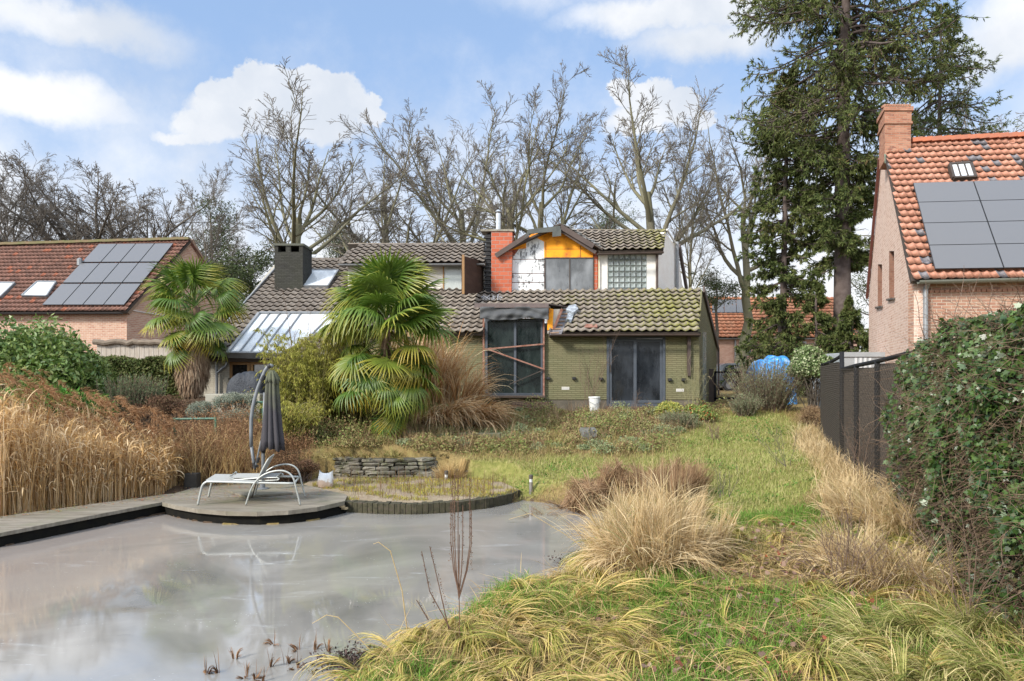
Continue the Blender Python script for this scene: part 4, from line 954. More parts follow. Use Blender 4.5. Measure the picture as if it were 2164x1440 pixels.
def right_house():
    h = empty("brick_house", (12, 18, 1.), "tall steep roofed red brick house at the right with orange pantiles and solar panels", "house")
    W = plane_y(17.65, .12); n = W[1]; c = on(W, 1931, 600)
    b1 = brick("rustic_brick", (.30, .13, .085), (.40, .22, .15), (.50, .42, .34), .22, .075, .018, .85, .8, c3=(.2, .11, .09), patch=(.5, .38, .28), weather=.5)
    b2 = brick("pale_gable_brick", (.50, .31, .23), (.62, .44, .35), (.68, .58, .5), .22, .075, .018, .85, .8, c3=(.38, .2, .14), patch=(.62, .5, .42), weather=.6)
    mb = MB(); poly_on(W, [(1931, 597), (2600, 582), (2600, 900), (1931, 850)], mb, 0, .3); mb.build("front_wall", b1, h)
    gdir = nrm((.39, 1., 0)); gp = (c, nrm((-gdir[1], gdir[0], 0))); q_ = lambda p: on(gp, *p)
    top = lambda x: float(np.interp(x, [1836, 1861, 1866, 1931], [632, 345, 315, 594]))
    mb = MB(); T = -gp[1] * .3
    def strip(x0, x1, ya=None, yb=None):
        ys = [(x0, yb or 880), (x0, ya or top(x0))] + ([] if ya else [(x, top(x)) for x in (1861, 1866) if x0 < x < x1]) + [(x1, ya or top(x1)), (x1, yb or 880)]
        mb.prism([q_(p) for p in ys], T)
    strip(1836, 1855); strip(1864, 1879); strip(1889.5, 1931)
    strip(1855, 1864, None, 559); strip(1879, 1889.5, None, 531); strip(1855, 1864, 647, None); strip(1879, 1889.5, 630, None); mb.build("gable_wall", b2, h)
    mb = MB()
    for x0, x1, y0, y1 in ((1855, 1864, 559, 647), (1879, 1889.5, 531, 630)): mb.prism([q_(p) + T * .55 for p in [(x0 - 1, y1 + 3), (x0 - 1, y0 - 3), (x1 + 1, y0 - 3), (x1 + 1, y1 + 3)]], T * .2)
    for x0, y0, y1 in ((1855, 559, 647), (1879, 531, 630)): mb.prism([q_((x0, y1)), q_((x0, y0)), q_((x0, y0)) + T * .54, q_((x0, y1)) + T * .54], -gdir * .025)
    mb.build("slit_niche", brick("niche_brick", (.17, .08, .055), (.25, .13, .09), (.22, .16, .12), .11, .07, .012, .85, .6), h)
    mb = MB()
    for x0, x1, y in ((1853, 1866, 649), (1877, 1892, 632)): mb.prism([q_(p) - T * .2 for p in [(x0, y + 4), (x0, y), (x1, y - 3), (x1, y + 1)]], T * .5)
    mb.build("slit_sill", mat("dark_stone", (.1, .08, .07), (.07, .06, .05)), h)
    RP = slope_plane(on(W, 1931, 591) - n * .22, .12, 49)
    t = tilem("orange_pantile", (.37, .16, .10), (.44, .215, .145), pale=(.55, .36, .26), odd=((.15, .14, .15), .93), rough=.5)
    tile_roof("pantile_roof", RP, [on(RP, *p) for p in [(1927, 593), (2600, 580), (2600, 270), (1924, 303), (1868, 306)]], t, h, tw=.19, th=.27, amp=.042, lip=.03)
    mb = MB(); top_ = lambda x, y: on(RP, x, y, .08)
    for i in range(34): mb.bar(top_(1924 + i * 20, 303 - i * .98), top_(1924 + i * 20 + 21, 303 - (i + 1) * .98) + (0, 0, .02), .2, .12)
    mb.build("ridge_tiles", mat("orange_ridge", (.48, .15, .07), (.3, .13, .09), 5, .7, .3), h)
    bk = on(RP, 1885, 305); e = on(RP, 2600, 270); MB().prism([bk, e, e + (1.4, 4.2, -4.9), bk + (1.7, 4.2, -4.9)], (0, 0, .05)).build("rear_roof", t, h)
    mb = MB(); mb.bar(q_((1863, 335)) + gp[1] * .06, q_((1836, 630)) + gp[1] * .06, .08, .12); mb.build("rear_verge", mat("dark_red_verge", (.16, .05, .035), (.1, .04, .03)), h)
    a, b = q_((1869, 320)), q_((1930, 590)); mb = MB(); mb.bar(a + gp[1] * .02, b + gp[1] * .02, .03, .1); mb.build("front_verge", mat("orange_ridge", (.5, .16, .07)), h)
    gm = mat("grey_green_gutter", (.19, .2, .17), (.15, .155, .13), 4, .5, metal=.3)
    mb = MB(); gutter(mb, on(W, 1928, 597) - n * .3, on(W, 2600, 581) - n * .3, .085); mb.build("gutter", gm, h)
    mb = MB(); p = on(W, 1951, 603) - n * .12; mb.tube([p + (0, -.12, .05), p + (0, 0, -.12), p + (0, 0, -2.2)], .055, 10); mb.build("down_pipe", M_zinc, h)
    mb = MB()
    for i in range(60):
        p = on(W, 1945 + i * 11, 617 - i * .2); mb.box(p[0] - .05, p[0] + .05, p[1] - .04, p[1] + .05, p[2] - .03, p[2] + .03)
    mb.build("brick_dentils", mat("dentil", (.38, .2, .14), (.28, .14, .09), 9, .9), h)
    solar(RP, (1971, 578), (1925.5, 396), (2116, 576), 4, 1, h, gap=.006, lift=.14, extra=3)
    skylight(RP, [(2012, 384), (2004, 355), (2048, 352), (2058, 382)], h, bars=2); skylight(RP, [(2172, 372), (2160, 348), (2205, 345), (2218, 370)], h, bars=2)
    y0 = on(RP, 1897, 322)[1]; x0, x1 = P(1870, 300, y0)[0], P(1925, 300, y0)[0]; zt = P(0, 226, y0)[2]; zb = P(0, 335, y0)[2]
    mb = MB(); ang = math.atan(.39); dx = .39 * .8
    def sk(zA, zB, e_): mb.prism([(x0 - e_, y0 - e_, zA), (x1 + e_, y0 - e_, zA), (x1 + e_ + dx * 1.1, y0 + .95 + e_, zA), (x0 - e_ + dx * 1.1, y0 + .95 + e_, zA)], (0, 0, zB - zA))
    z2 = P(0, 262, y0)[2]; sk(zb - .05, z2, 0); sk(z2, z2 + .06, .035); sk(z2 + .06, zt - .12, .012); sk(zt - .12, zt, .05)
    b3 = brick("chimney_brick", (.36, .15, .09), (.46, .24, .16), (.4, .3, .22), .22, .065, .012, .85, .8, c3=(.24, .1, .07), weather=.4)
    o = mb.build("chimney", b3, h); mb = MB()
    for i in range(11): mb.box(x0 - .04 + i * (x1 - x0) / 10.6, x0 + .005 + i * (x1 - x0) / 10.6, y0 - .06, y0 + .12, zt, zt + .06)
    mb.build("brick_crown", b3, o)
    MB().prism([(x0 - .02, y0 - .05, zb - .15), (x1 + .02, y0 - .05, zb - .15), (x1 + .02, y0 - .02, zb + .12), (x0 - .02, y0 - .02, zb + .12)], (0, .02, 0)).build("lead_apron", mat("green_lead", (.22, .27, .2), (.16, .19, .15)), o)
right_house()
def far_house():
    h = empty("far_house", (18, 56, 1.6), "distant orange roofed brick house with a row of solar panels behind the spruces", "house")
    W = plane_y(55., 0.); n = W[1]; br = brick("far_brick", (.48, .26, .19), (.56, .36, .28), (.5, .4, .33), .22, .07, .012, .85, .4, weather=.5)
    mb = MB(); poly_on(W, [(1440, 714), (1815, 714), (1815, 830), (1440, 830)], mb, 0, .3); mb.build("front_wall", br, h)
    for x in (1573, 1690): mb = MB(); rect_on(W, x, 722, x + 14, 752, mb, .02, .04); mb.build("window", glassm("far_pane", (.04, .045, .05), .1), h)
    RP = slope_plane(on(W, 1500, 713) - n * .3, 0, 42); t = tilem("far_clay_tile", (.44, .17, .09), (.52, .25, .15), pale=(.5, .35, .27))
    tile_roof("tiled_roof", RP, [on(RP, *p) for p in [(1436, 714), (1818, 714), (1790, 632), (1436, 632)]], t, h, tw=.4, th=.42)
    mb = MB(); gutter(mb, on(W, 1436, 716) - n * .35, on(W, 1818, 716) - n * .35, .09); mb.tube([on(W, 1553, 716) - n * .1, on(W, 1553, 800) - n * .1], .07, 6); mb.build("gutter", M_zinc, h)
    solar(RP, (1504, 664), (1504, 635), (1582, 664), 1, 3, h)
    MB().box(9, 34, 62, 62.3, 1.5, 4).build("back_wall", br, h)
far_house()

# ---------------------------------------------------------------- garden furniture and small things
def parasol():
    Y = 13.35; Q = lambda px, py, dy=0.: P(px, py, Y + dy); t = empty("cantilever_parasol", Q(555, 1036), "closed faded grey parasol hanging from a curved pole behind the lounger", "parasol")
    gm = mat("grey_pole", (.13, .14, .15), (.17, .18, .19), 5, .45)
    mb = MB(); mb.tube([Q(531, 945), Q(530.5, 915), Q(531, 885), Q(534, 862), Q(538.5, 842), Q(545, 820), Q(552, 803), Q(560, 784), Q(566, 775), Q(572, 772.5), Q(577, 775)], .034, 10); mb.tube([Q(538.5, 990), Q(535, 970), Q(531, 940)], .03, 10); mb.build("curved_arm", gm, t, smooth=True)
    mb = MB(); mb.tube([Q(555, 1036), Q(556.5, 955), Q(559, 880), Q(560, 830)], .034, 10); mb.build("mast", gm, t, smooth=True)
    mb = MB(); mb.tube([Q(540, 986), Q(546, 958), Q(551, 935), Q(555, 925)], .018, 8); mb.build("strut", gm, t)
    mb = MB(); mb.tube([Q(536, 978), Q(540, 991), Q(544, 984)], .034, 8); mb.tube([Q(543, 978), Q(546, 968)], .034, 8); mb.tube([Q(553, 805), Q(558, 794)], .042, 8); mb.tube([Q(566, 776), Q(572, 772)], .045, 8); mb.build("joint", mat("black_plastic", (.02, .02, .022), (.03, .03, .03)), t)
    mb = MB(); mb.tube([Q(556.5, 958), Q(556.5, 940)], .042, 8); mb.build("collar", MATS["black_plastic"], t)
    # folded canopy
    m, nt, b = newmat("parasol_cloth"); k = nodes(nt); v = k.tex(); z = k.sep(v)['Z']; f = k.math('ADD', z, k.math('MULTIPLY', k.math('SUBTRACT', k.noise(5, 4, .6, v), .5), 1.3))
    k.link(k.mix(k.rng(f, 1.7, 2.75), (.045, .041, .046), (.10, .11, .055)), b.inputs['Base Color']); b.inputs['Roughness'].default_value = .9
    def cone(name, prof, folds, amp, cx0, phase, parent):
        n = 96; V = []
        for j, (py, px, r) in enumerate(prof):
            c = Q(px, py, -.02)
            for i in range(n):
                th = 2 * math.pi * i / n; w = abs(math.sin(th * folds / 2 + phase)); rr = r * (1 - amp + amp * w ** .7) + .008 * math.sin(th * 5 + j * .5)
                dz = (-.05 * w + .03 * math.sin(3 * th + 1)) if j == len(prof) - 1 else 0
                V.append(c + (rr * math.cos(th + j * .03), rr * .8 * math.sin(th + j * .03), dz))
        Fc = [(j * n + i, j * n + (i + 1) % n, (j + 1) * n + (i + 1) % n, (j + 1) * n + i) for j in range(len(prof) - 1) for i in range(n)]
        o = mesh_np(name, V, Fc, m, parent, smooth=False); o.modifiers.new("t", 'SOLIDIFY').thickness = .004; return o
    can = cone("canopy", [(787, 575, .05), (800, 575.5, .1), (812, 575, .125), (840, 575, .15), (870, 575.5, .17), (900, 576, .195), (930, 576.5, .225), (946, 577, .235)], 9, .5, 575, 0, t)
    cone("vent_flap", [(783, 575, .03), (790, 575, .09), (800, 576, .13), (806, 576.5, .15)], 9, .4, 575, .6, can)
    mb = MB()
    for i in range(6): th = i * 1.05; mb.tube([Q(575, 800) + (0, 0, 0), Q(575 + 15 * math.cos(th), 943, .16 * math.sin(th)) + (0, 0, .0)], .008, 4)
    mb.build("ribs", MATS["black_plastic"], can)
    mb = MB(); pts = [G(479, 1036, .26), G(519, 1049, .26), G(619, 1041, .26), G(580, 1031, .26)]; mb.prism(pts, (0, 0, -.035)); mb.build("base_board", planks_mat_(), t)
    mb = MB(); c = Q(555, 1036); mb.lathe(c + (0, 0, .0), [(.12, .02), (.12, .04), (.05, .05), (.045, .16)], 14); mb.build("foot_flange", gm, t)
def planks_mat_(): return bpy.data.materials["deck_planks"]
parasol()
def lounger():
    yN, yF = 11.9, 12.66; sc = F / yN; x0 = (417 - CX) / sc
    def Q(px, py, y=yN): return np.array((x0 + (px - 417) / sc - (y - yN) * .2, y, .225 + (1067 - py) / sc))
    t = empty("sun_lounger", Q(520, 1067, 12.3), "pale grey metal sun lounger with arched legs on the plank deck", "sun lounger")
    al = mat("pale_aluminium", (.42, .43, .41), (.34, .35, .32), 6, .4, metal=.35)
    def sm(pts, k=6):
        pts = np.array(pts, float); out = []
        for i in range(len(pts) - 1):
            a = pts[max(0, i - 1)]; b = pts[i]; c = pts[i + 1]; d = pts[min(len(pts) - 1, i + 2)]
            for j in range(k): u = j / k; out.append(.5 * ((2 * b) + (c - a) * u + (2 * a - 5 * b + 4 * c - d) * u * u + (3 * b - a - 3 * c + d) * u ** 3))
        return np.array(out + [pts[-1]])
    mb = MB()
    for y in (yN, yF): mb.tube(sm([Q(418, 1067, y), Q(424, 1040, y), Q(428, 1026, y), Q(436, 1019, y), Q(448, 1018, y), Q(520, 1020, y), Q(622, 1022, y)]), .021, 8)
    for x, z in ((438, 1019), (622, 1022)): mb.tube([Q(x, z, yN), Q(x, z, yF)], .018, 8)
    mb.build("frame", al, t, smooth=True)
    for y in (yN - .03, yF + .03):
        mb = MB(); mb.tube(sm([Q(520, 1067, y), Q(531, 1034, y), Q(543, 1015, y), Q(558, 1003, y), Q(577, 996, y), Q(597, 994.5, y), Q(612, 1000, y), Q(621, 1012, y), Q(627, 1035, y), Q(635, 1067, y)]), .0155, 8); mb.build("arched_leg", al, t, smooth=True)
    mb = MB(); mb.tube([Q(530, 1026, yN + .1), Q(518, 1066, yN + .16)], .01, 6); mb.tube([Q(530, 1026, yF - .1), Q(518, 1066, yF - .1)], .01, 6); mb.build("prop_leg", M_dark, t)
    mb = MB(); n = 14
    P1 = [Q(437, 1016.5), Q(470, 1018), Q(545, 1019.5)]; V = []
    mb.prism([Q(434, 1016, yN + .02), Q(545, 1018.5, yN + .02), Q(545, 1018.5, yF - .02), Q(434, 1016, yF - .02)], (0, 0, .008)); mb.build("fabric_seat", mat("woven_mesh", (.36, .36, .34), (.3, .3, .28), 30, .7, .3), t)
    mb = MB()
    for y in (yN + .05, yF - .05): mb.tube(sm([Q(543, 1018, y), Q(549, 1003, y), Q(558, 985, y), Q(566, 971, y)]), .014, 8)
    mb.tube([Q(566, 971, yN + .05), Q(566, 971, yF - .05)], .014, 8)
    for k in range(5): mb.tube([Q(546 + k * 4.3, 1010 - k * 8.6, yN + .05), Q(546 + k * 4.3, 1010 - k * 8.6, yF - .05)], .006, 5)
    mb.build("backrest_frame", al, t); mb = MB(); mb.prism([Q(545, 1013, yN + .07), Q(565, 973, yN + .07), Q(565, 973, yF - .07), Q(545, 1013, yF - .07)], (.006, 0, 0)); mb.build("backrest_mesh", MATS["woven_mesh"], t)
    mb = MB()   # the loose folded seat panel
    for y in (yN + .12, yF - .12): mb.tube(sm([Q(482, 1007, y), Q(487, 1014, y), Q(500, 1016, y), Q(540, 1013, y), Q(582, 1012, y), Q(583, 1017, y), Q(540, 1018, y)]), .012, 6)
    for x in (482, 583): mb.tube([Q(x, 1010, yN + .12), Q(x, 1010, yF - .12)], .012, 6)
    mb.build("loose_frame", al, t); mb = MB(); mb.prism([Q(486, 1013, yN + .13), Q(582, 1013, yN + .13), Q(582, 1013, yF - .13), Q(486, 1013, yF - .13)], (0, 0, .012)); mb.build("loose_pad", MATS["woven_mesh"], t)
lounger()
def bag():
    c = P(688, 1029, 14.1); rs = random.Random(5); s = 14.1 / F
    t = empty("white_bag", c, "crumpled white sack with two pointed corners standing at the foot of the stone wall", "sack")
    prof = [(-15, 15, 0, .1), (-17, 16, 6, .12), (-16, 17, 16, .13), (-14, 15, 26, .09), (-13, 17, 33, .04)]; V = []; n = 24
    for (a, b, z, d) in prof:
        for i in range(n):
            th = 2 * math.pi * i / n; x = (a + b) / 2 + (b - a) / 2 * math.copysign(abs(math.cos(th)) ** .7, math.cos(th)); zz = z + (abs(math.cos(th)) ** 2 * 7 - 4 if z > 30 else 0) + rs.uniform(-1, 1)
            V.append(c + (x * s, d * math.sin(th) + rs.uniform(-.012, .012), zz * s))
    Fc = [(j * n + i, j * n + (i + 1) % n, (j + 1) * n + (i + 1) % n, (j + 1) * n + i) for j in range(4) for i in range(n)]
    m, nt, b = newmat("woven_sack"); k = nodes(nt); v = k.tex(); z = k.sep(v)['Z']; f = k.math('ADD', k.rng(z, .5, .2), k.math('MULTIPLY', k.math('SUBTRACT', k.noise(9, 3, .5, v), .5), 1.6))
    k.link(k.mix(k.rng(f, .55, .75), (.72, .72, .71), (.5, .38, .3)), b.inputs['Base Color']); b.inputs['Roughness'].default_value = .5
    o = mesh_np("sack_body", V, Fc, m, t, smooth=False)
bag()
def bollards():
    st = mat("brushed_steel", (.36, .33, .3), (.22, .2, .18), 8, .35, metal=.5)
    def one(c, h):
        t = empty("bollard_light", c); mb = MB(); mb.tube([c + (0, 0, -.05), c + (0, 0, h * .62)], .038, 14); mb.build("post", st, t)
        MB().tube([c + (0, 0, h * .62), c + (0, 0, h * .8)], .032, 14).build("lens", mat("opal", (.6, .6, .58), (.5, .5, .5), 4, .3), t); MB().lathe(c, [(.04, h * .8), (.042, h), (.03, h * 1.03)], 14).build("cap", mat("dark_bronze", (.06, .05, .045), (.08, .07, .06), 4, .5), t); return t
    for (px, y, lab) in ((1122, 13.65, "short steel bollard light on the lawn edge beside the flattened reeds"), (943, 15.0, "short steel bollard light beside the garden steps"), (638, 16.3, "small steel bollard light half hidden left of the white sack")):
        x = (px - CX) / F * y; tag(one(np.array((x, y, float(hgt(x, y)))), .35 if px > 700 else .3), lab, "bollard light", "bollard lights round the terrace")
bollards()
def rails():
    g = mat("green_paint_steel", (.03, .11, .07), (.05, .13, .09), 9, .5)
    for (xa, xb, y, yt, dy, lab) in ((369, 455, 15.3, 886, 0., "green tubular handrail with one tall post rising from the reeds"), (455, 556, 18.2, 851, .0, "upper green tubular handrail in front of the silvery shrubs")):
        t = empty("green_handrail", P(xa, yt + 100, y), lab, "handrail", "green handrails of the garden stairs"); mb = MB(); a, b = P(xa, yt, y), P(xb, yt - 1, y); mb.tube([a, b], .025, 8); mb.build("top_rail", g, t)
        for p in (a, b): mb = MB(); mb.bar(p + (0, 0, .03), np.array((p[0], p[1], float(hgt(p[0], p[1])) - .05)), .05, .05, (0, 1, 0)); mb.build("post", g, t)
rails()
def fence():
    bl = mat("black_pipe", (.008, .009, .011), (.014, .014, .016), 8, .7, spec=.2); t = empty("mesh_fence", (6.5, 13, .7), "black steel pipe fence with wire mesh and dark screening beside the lawn", "fence")
    PS = [(1738, 18.5, 771, 928), (1757, 15.6, 765, 950), (1779, 13.2, 747, 972), (1810, 12.1, 773, 1011), (1854, 11.0, 764, 1026), (1917, 9.6, 748, 1060), (2010, 8.2, 735, 1100)]
    tops = [P(x, yt, Y) for x, Y, yt, yb in PS]; ft = [P(x, yb, Y) for x, Y, yt, yb in PS]
    for a, b in zip(tops, ft): MB().tube([a + (0, 0, .03), b - (0, 0, .4)], .042, 12).build("post", bl, t, smooth=True)
    mb = MB(); mb.tube([tops[0], tops[1], P(1779, 752, 13.2)], .036, 10); mb.tube([P(1779, 781, 13.2), tops[3], tops[4], tops[5], tops[6]], .036, 10); mb.build("top_rail", bl, t, smooth=True)
    wm = mat("dark_wire", (.05, .045, .04), (.1, .085, .07), 20, .5, metal=.5); sm = mat("brown_screen_cloth", (.085, .068, .054), (.035, .028, .024), 16, .98, .6, spec=.05, mid=(.15, .12, .095), stretch=(.5, .5, 3))
    for i in range(6):
        a, b = ft[i], ft[i + 1]; zt = min(tops[i][2], tops[i + 1][2]) - .04; zb = max(a[2], b[2]) + .04; L_ = np.hypot(b[0] - a[0], b[1] - a[1]); u = (b - a) * (1, 1, 0) / L_; hh = zt - zb; segs = []
        nr = nrm(np.cross(u, (0, 0, 1.)))
        s_ = -hh
        while s_ < L_:
            for sg in (0, 1):
                x0, z0, x1, z1 = (s_, 0, s_ + hh, hh) if sg == 0 else (s_, hh, s_ + hh, 0)
                f0 = max(0, -x0) / hh; f1 = max(0, x1 - L_) / hh
                if f0 + f1 < 1: segs.append([(x0 + hh * f0, z0 + (z1 - z0) * f0), (x1 - hh * f1, z1 - (z1 - z0) * f1)])
            s_ += .085
        S = np.array(segs); pts = np.array((a[0], a[1], zb)) + S[..., :1] * u + S[..., 1:] * np.array((0, 0, 1.)) - nr * .0
        side_ = -1 if nr[0] > 0 else 1; pts = pts + nr * side_ * .05
        V, Fc = tubes(pts, np.full(pts.shape[:2], .0035), 3); mesh_np("wire_mesh", V, Fc, wm, t)
        p0, p1 = np.array((a[0], a[1], zb)) - nr * side_ * .03, np.array((b[0], b[1], zb)) - nr * side_ * .03
        MB().prism([p0, p1, p1 + (0, 0, hh), p0 + (0, 0, hh)], -nr * side_ * .015).build("screen", sm, t)
    mb = MB()
    for i in (1, 2, 3, 4, 5): a, b = ft[i], ft[i + 1]; mb.bar(a + (0, 0, -.08), b + (0, 0, -.08), .05, .4)
    mb.build("concrete_plinth", mat("old_concrete", (.3, .28, .23), (.2, .19, .14), 5, .9, .5), t)
fence()
def sheds():
    Y = 21.; t = empty("grey_cabinet", P(1835, 800, Y), "light grey ribbed metal container behind the mesh fence", "container")
    z1 = P(0, 746, Y)[2]; x0, x1 = P(1780, 0, Y)[0], P(1905, 0, Y)[0]; m = mat("grey_sheet", (.34, .36, .38), (.28, .3, .31), 3, .5)
    MB().box(x0, x1, Y, Y + 2.2, 1.1, z1).build("body", m, t, bevel=.02); mb = MB(); mb.box(x0 - .03, x1 + .03, Y - .04, Y - .002, z1 - .12, z1 + .02); mb.build("top_rim", m, t); mb = MB()
    for i in range(4): a = P(1806 + i * 10, 765, Y); mb.box(a[0], a[0] + .07, Y - .02, Y - .003, a[2] - .22, a[2] + .12)
    mb.build("slots", mat("white_slot", (.6, .62, .64), (.5, .52, .54)), t)
    # blue tarpaulin heap
    m, nt, b = newmat("blue_tarp"); k = nodes(nt); v = k.tex(); f = k.noise(2.2, 5, .65, v, 1.0)
    k.link(k.ramp(f, [(.35, (.02, .14, .42)), (.56, (.05, .3, .68)), (.64, (.35, .5, .7)), (.7, (.04, .25, .6))]), b.inputs['Base Color']); b.inputs['Roughness'].default_value = .35
    def heap(name, c, rx, ry, hh, m, lab, cat, sharp=.6, seed=1):
        nx, ny = 60, 40; V = []
        for j in range(ny + 1):
            for i in range(nx + 1):
                u = 2 * i / nx - 1; w = 2 * j / ny - 1; r = (abs(u) ** 4 + abs(w) ** 4) ** .25; e = max(0, 1 - r ** 5) ** .45
                nz_ = (float(vnoise(i + seed * 7, j, .07)) - .5) * .22 + (float(vnoise(i + seed * 3, j, .3)) - .5) * .05
                V.append((c[0] + u * rx * (1 + .06 * nz_), c[1] + w * ry, c[2] + hh * e * (.86 + nz_ * sharp)))
        Fc = [(j * (nx + 1) + i, j * (nx + 1) + i + 1, (j + 1) * (nx + 1) + i + 1, (j + 1) * (nx + 1) + i) for j in range(ny) for i in range(nx)]
        o = mesh_np(name, V, Fc, m, smooth=True); return tag(o, lab, cat)
    c = P(1626, 800, 25.5); heap("blue_tarpaulin", (c[0], c[1], 1.35), .82, .9, 2.05, m, "bright blue tarpaulin thrown over a pile behind the grey green shrubs", "tarpaulin")
    c = P(525, 835, 19.55); heap("dark_tarpaulin", (c[0], c[1], c[2] - .1), .56, .42, .84, mat("blue_black_tarp", (.014, .017, .024), (.035, .04, .05), 6, .6, .8, bd=.03), "blue black tarpaulin draped over a garden table before the low windows", "tarpaulin", .8, 3)
    z = P(0, 833, 19.)[2]; o = MB().box(P(437, 0, 19.)[0], P(552, 0, 19.)[0], 18.9, 19.2, z - .6, z).build("garden_wall", mat("pale_render", (.4, .38, .32), (.3, .28, .22), 4, .9), bevel=.01); tag(o, "low pale garden wall in front of the draped garden table", "wall")
    # bird house on a dark rail
    Y = 18.6; Q = lambda x, y: P(x, y, Y); t = empty("bird_house", Q(596, 803), "small brown wooden bird house on a dark timber rail beside the parasol top", "bird house")
    c = Q(595, 803); wd = mat("red_cedar", (.28, .13, .07), (.2, .09, .05), 8, .7); mb = MB(); mb.box(c[0] - .1, c[0] + .1, Y - .1, Y + .1, c[2], c[2] + .22); mb.build("box", wd, t)
    mb = MB(); z = c[2] + .22; mb.prism([(c[0] - .15, Y - .14, z + .06), (c[0] + .14, Y - .14, z - .01), (c[0] + .14, Y + .14, z - .01), (c[0] - .15, Y + .14, z + .06)], (0, 0, .025)); mb.build("roof", mat("pale_board", (.4, .27, .18), (.3, .2, .13)), t)
    MB().lathe((0, 0, 0), [(.025, 0), (.025, .006)], 12).build("entrance_hole", MATS["black_plastic"], t, world=False).matrix_basis = Matrix.Translation((0, -.105, .13)) @ Matrix.Rotation(math.radians(90), 4, 'X')
    t = empty("timber_rail", Q(620, 830), "dark weathered timber rail between the bird house and the bamboo", "rail"); mb = MB(); mb.bar(Q(585, 805), Q(690, 796), .06, .12); mb.build("rail", M_dark, t); mb = MB()
    for x in (592, 640, 688): mb.bar(Q(x, 800), Q(x, 880), .08, .08, (0, 1, 0))
    mb.build("post", M_dark, t)
    # weathered board fence by the left house
    t = empty("board_fence", P(290, 755, 27.), "bleached vertical board fence with a rough top beam below the left brick gable", "fence"); W = plane_y(27.); mb = MB(); rs = random.Random(8); x = 205
    while x < 372: rect_on(W, x, 727 + rs.uniform(-1, 1), x + 9.3, 870, mb, 0, .04); x += 10
    mb.build("boards", mat("bleached_board", (.42, .38, .33), (.3, .25, .2), 5, .9, .3, stretch=(3, 3, .4)), t); mb = MB(); mb.tube([on(W, x, 724 + rs.uniform(-2.5, 2.5)) - (0, .06, 0) for x in range(200, 375, 12)], .11, 8); mb.build("top_beam", mat("rough_log", (.13, .1, .075), (.2, .16, .12), 5, .95, .5), t)
sheds()
def gate_car():
    Y = 26.; Q = lambda x, y, d=0.: P(x, y, Y + d); bk = MATS["black_pipe"]; t = empty("metal_gate", Q(1530, 845), "open black tubular gate frame right of the green house", "gate"); mb = MB()
    for a, b in (((1509, 787), (1580, 787)), ((1509, 842), (1580, 842)), ((1511, 785), (1511, 848)), ((1557, 787), (1557, 842)), ((1578, 785), (1578, 848)), ((1557, 790), (1567, 822))): mb.bar(Q(*a), Q(*b), .07, .07, (0, 1, 0) if a[0] == b[0] else (0, 0, 1))
    mb.build("frame", bk, t); mb = MB(); mb.box(Q(1496, 0)[0], Q(1509, 0)[0], Y, Y + .3, 1.2, Q(0, 780)[2]); mb.build("gate_post", M_dark, t)
    # a dark car parked beyond it
    Y = 37.; z0 = float(hgt(10, 37)) + .0; x0 = P(1512, 0, Y)[0]; t = empty("parked_car", (x0 + 2, Y + .9, z0), "dark grey hatchback parked beyond the black gate", "car")
    pf = [(0, .35), (.02, .62), (.12, .98), (.32, 1.38), (.62, 1.5), (1.7, 1.52), (2.35, 1.38), (2.95, .98), (3.7, .86), (4.1, .7), (4.15, .4), (3.9, .22), (.3, .2)]
    pt = mat("car_paint", (.045, .05, .055), (.05, .055, .06), 2, .25, spec=.6); mb = MB(); n = len(pf); rows = [(0, .9), (.06, 1.), (1.7, 1.), (1.76, .9)]; V = []
    for y, s in rows:
        for x, z in pf: zz = z; tp = max(0, (z - .95)) * .22 * (1 if y < .9 else -1); V.append((x0 + 2.07 + (x - 2.07) * (s if s < 1 else 1), Y + y + tp, z0 + (.8 + (z - .8) * (s if s < 1 else 1))))
    Fs = [(j * n + i, j * n + (i + 1) % n, (j + 1) * n + (i + 1) % n, (j + 1) * n + i) for j in range(3) for i in range(n)] + [tuple(range(n - 1, -1, -1)), tuple(3 * n + i for i in range(n))]
    mb.add(V, Fs); mb.build("body", pt, t); g = glassm("car_glass", (.01, .012, .014), .05); mb = MB()
    mb.prism([(x0 + a, Y + .02 + (z - .95) * .2, z0 + z) for a, z in ((.45, 1.02), (.6, 1.38), (1.4, 1.42), (1.4, 1.0))], (0, .01, 0)); mb.prism([(x0 + a, Y + .02 + (z - .95) * .2, z0 + z) for a, z in ((1.5, 1.0), (1.5, 1.42), (2.2, 1.34), (2.75, 1.0))], (0, .01, 0)); mb.build("side_window", g, t)
    for wx in (.75, 3.35):
        for wy in (-.01, 1.6):
            o = MB(); ring = [np.array((x0 + wx, Y + wy, z0 + .31)), np.array((x0 + wx, Y + wy + .2, z0 + .31))]; o.tube(ring, .31, 24); w = o.build("wheel", mat("tyre", (.015, .015, .015), (.02, .02, .02), 5, .8), t); r_ = MB(); r_.tube([ring[0] - (0, .012, 0), ring[0] + (0, .02, 0)], .19, 18); r_.build("rim", mat("alloy", (.3, .3, .31), (.2, .2, .21), 8, .3, metal=.6), w)
gate_car()
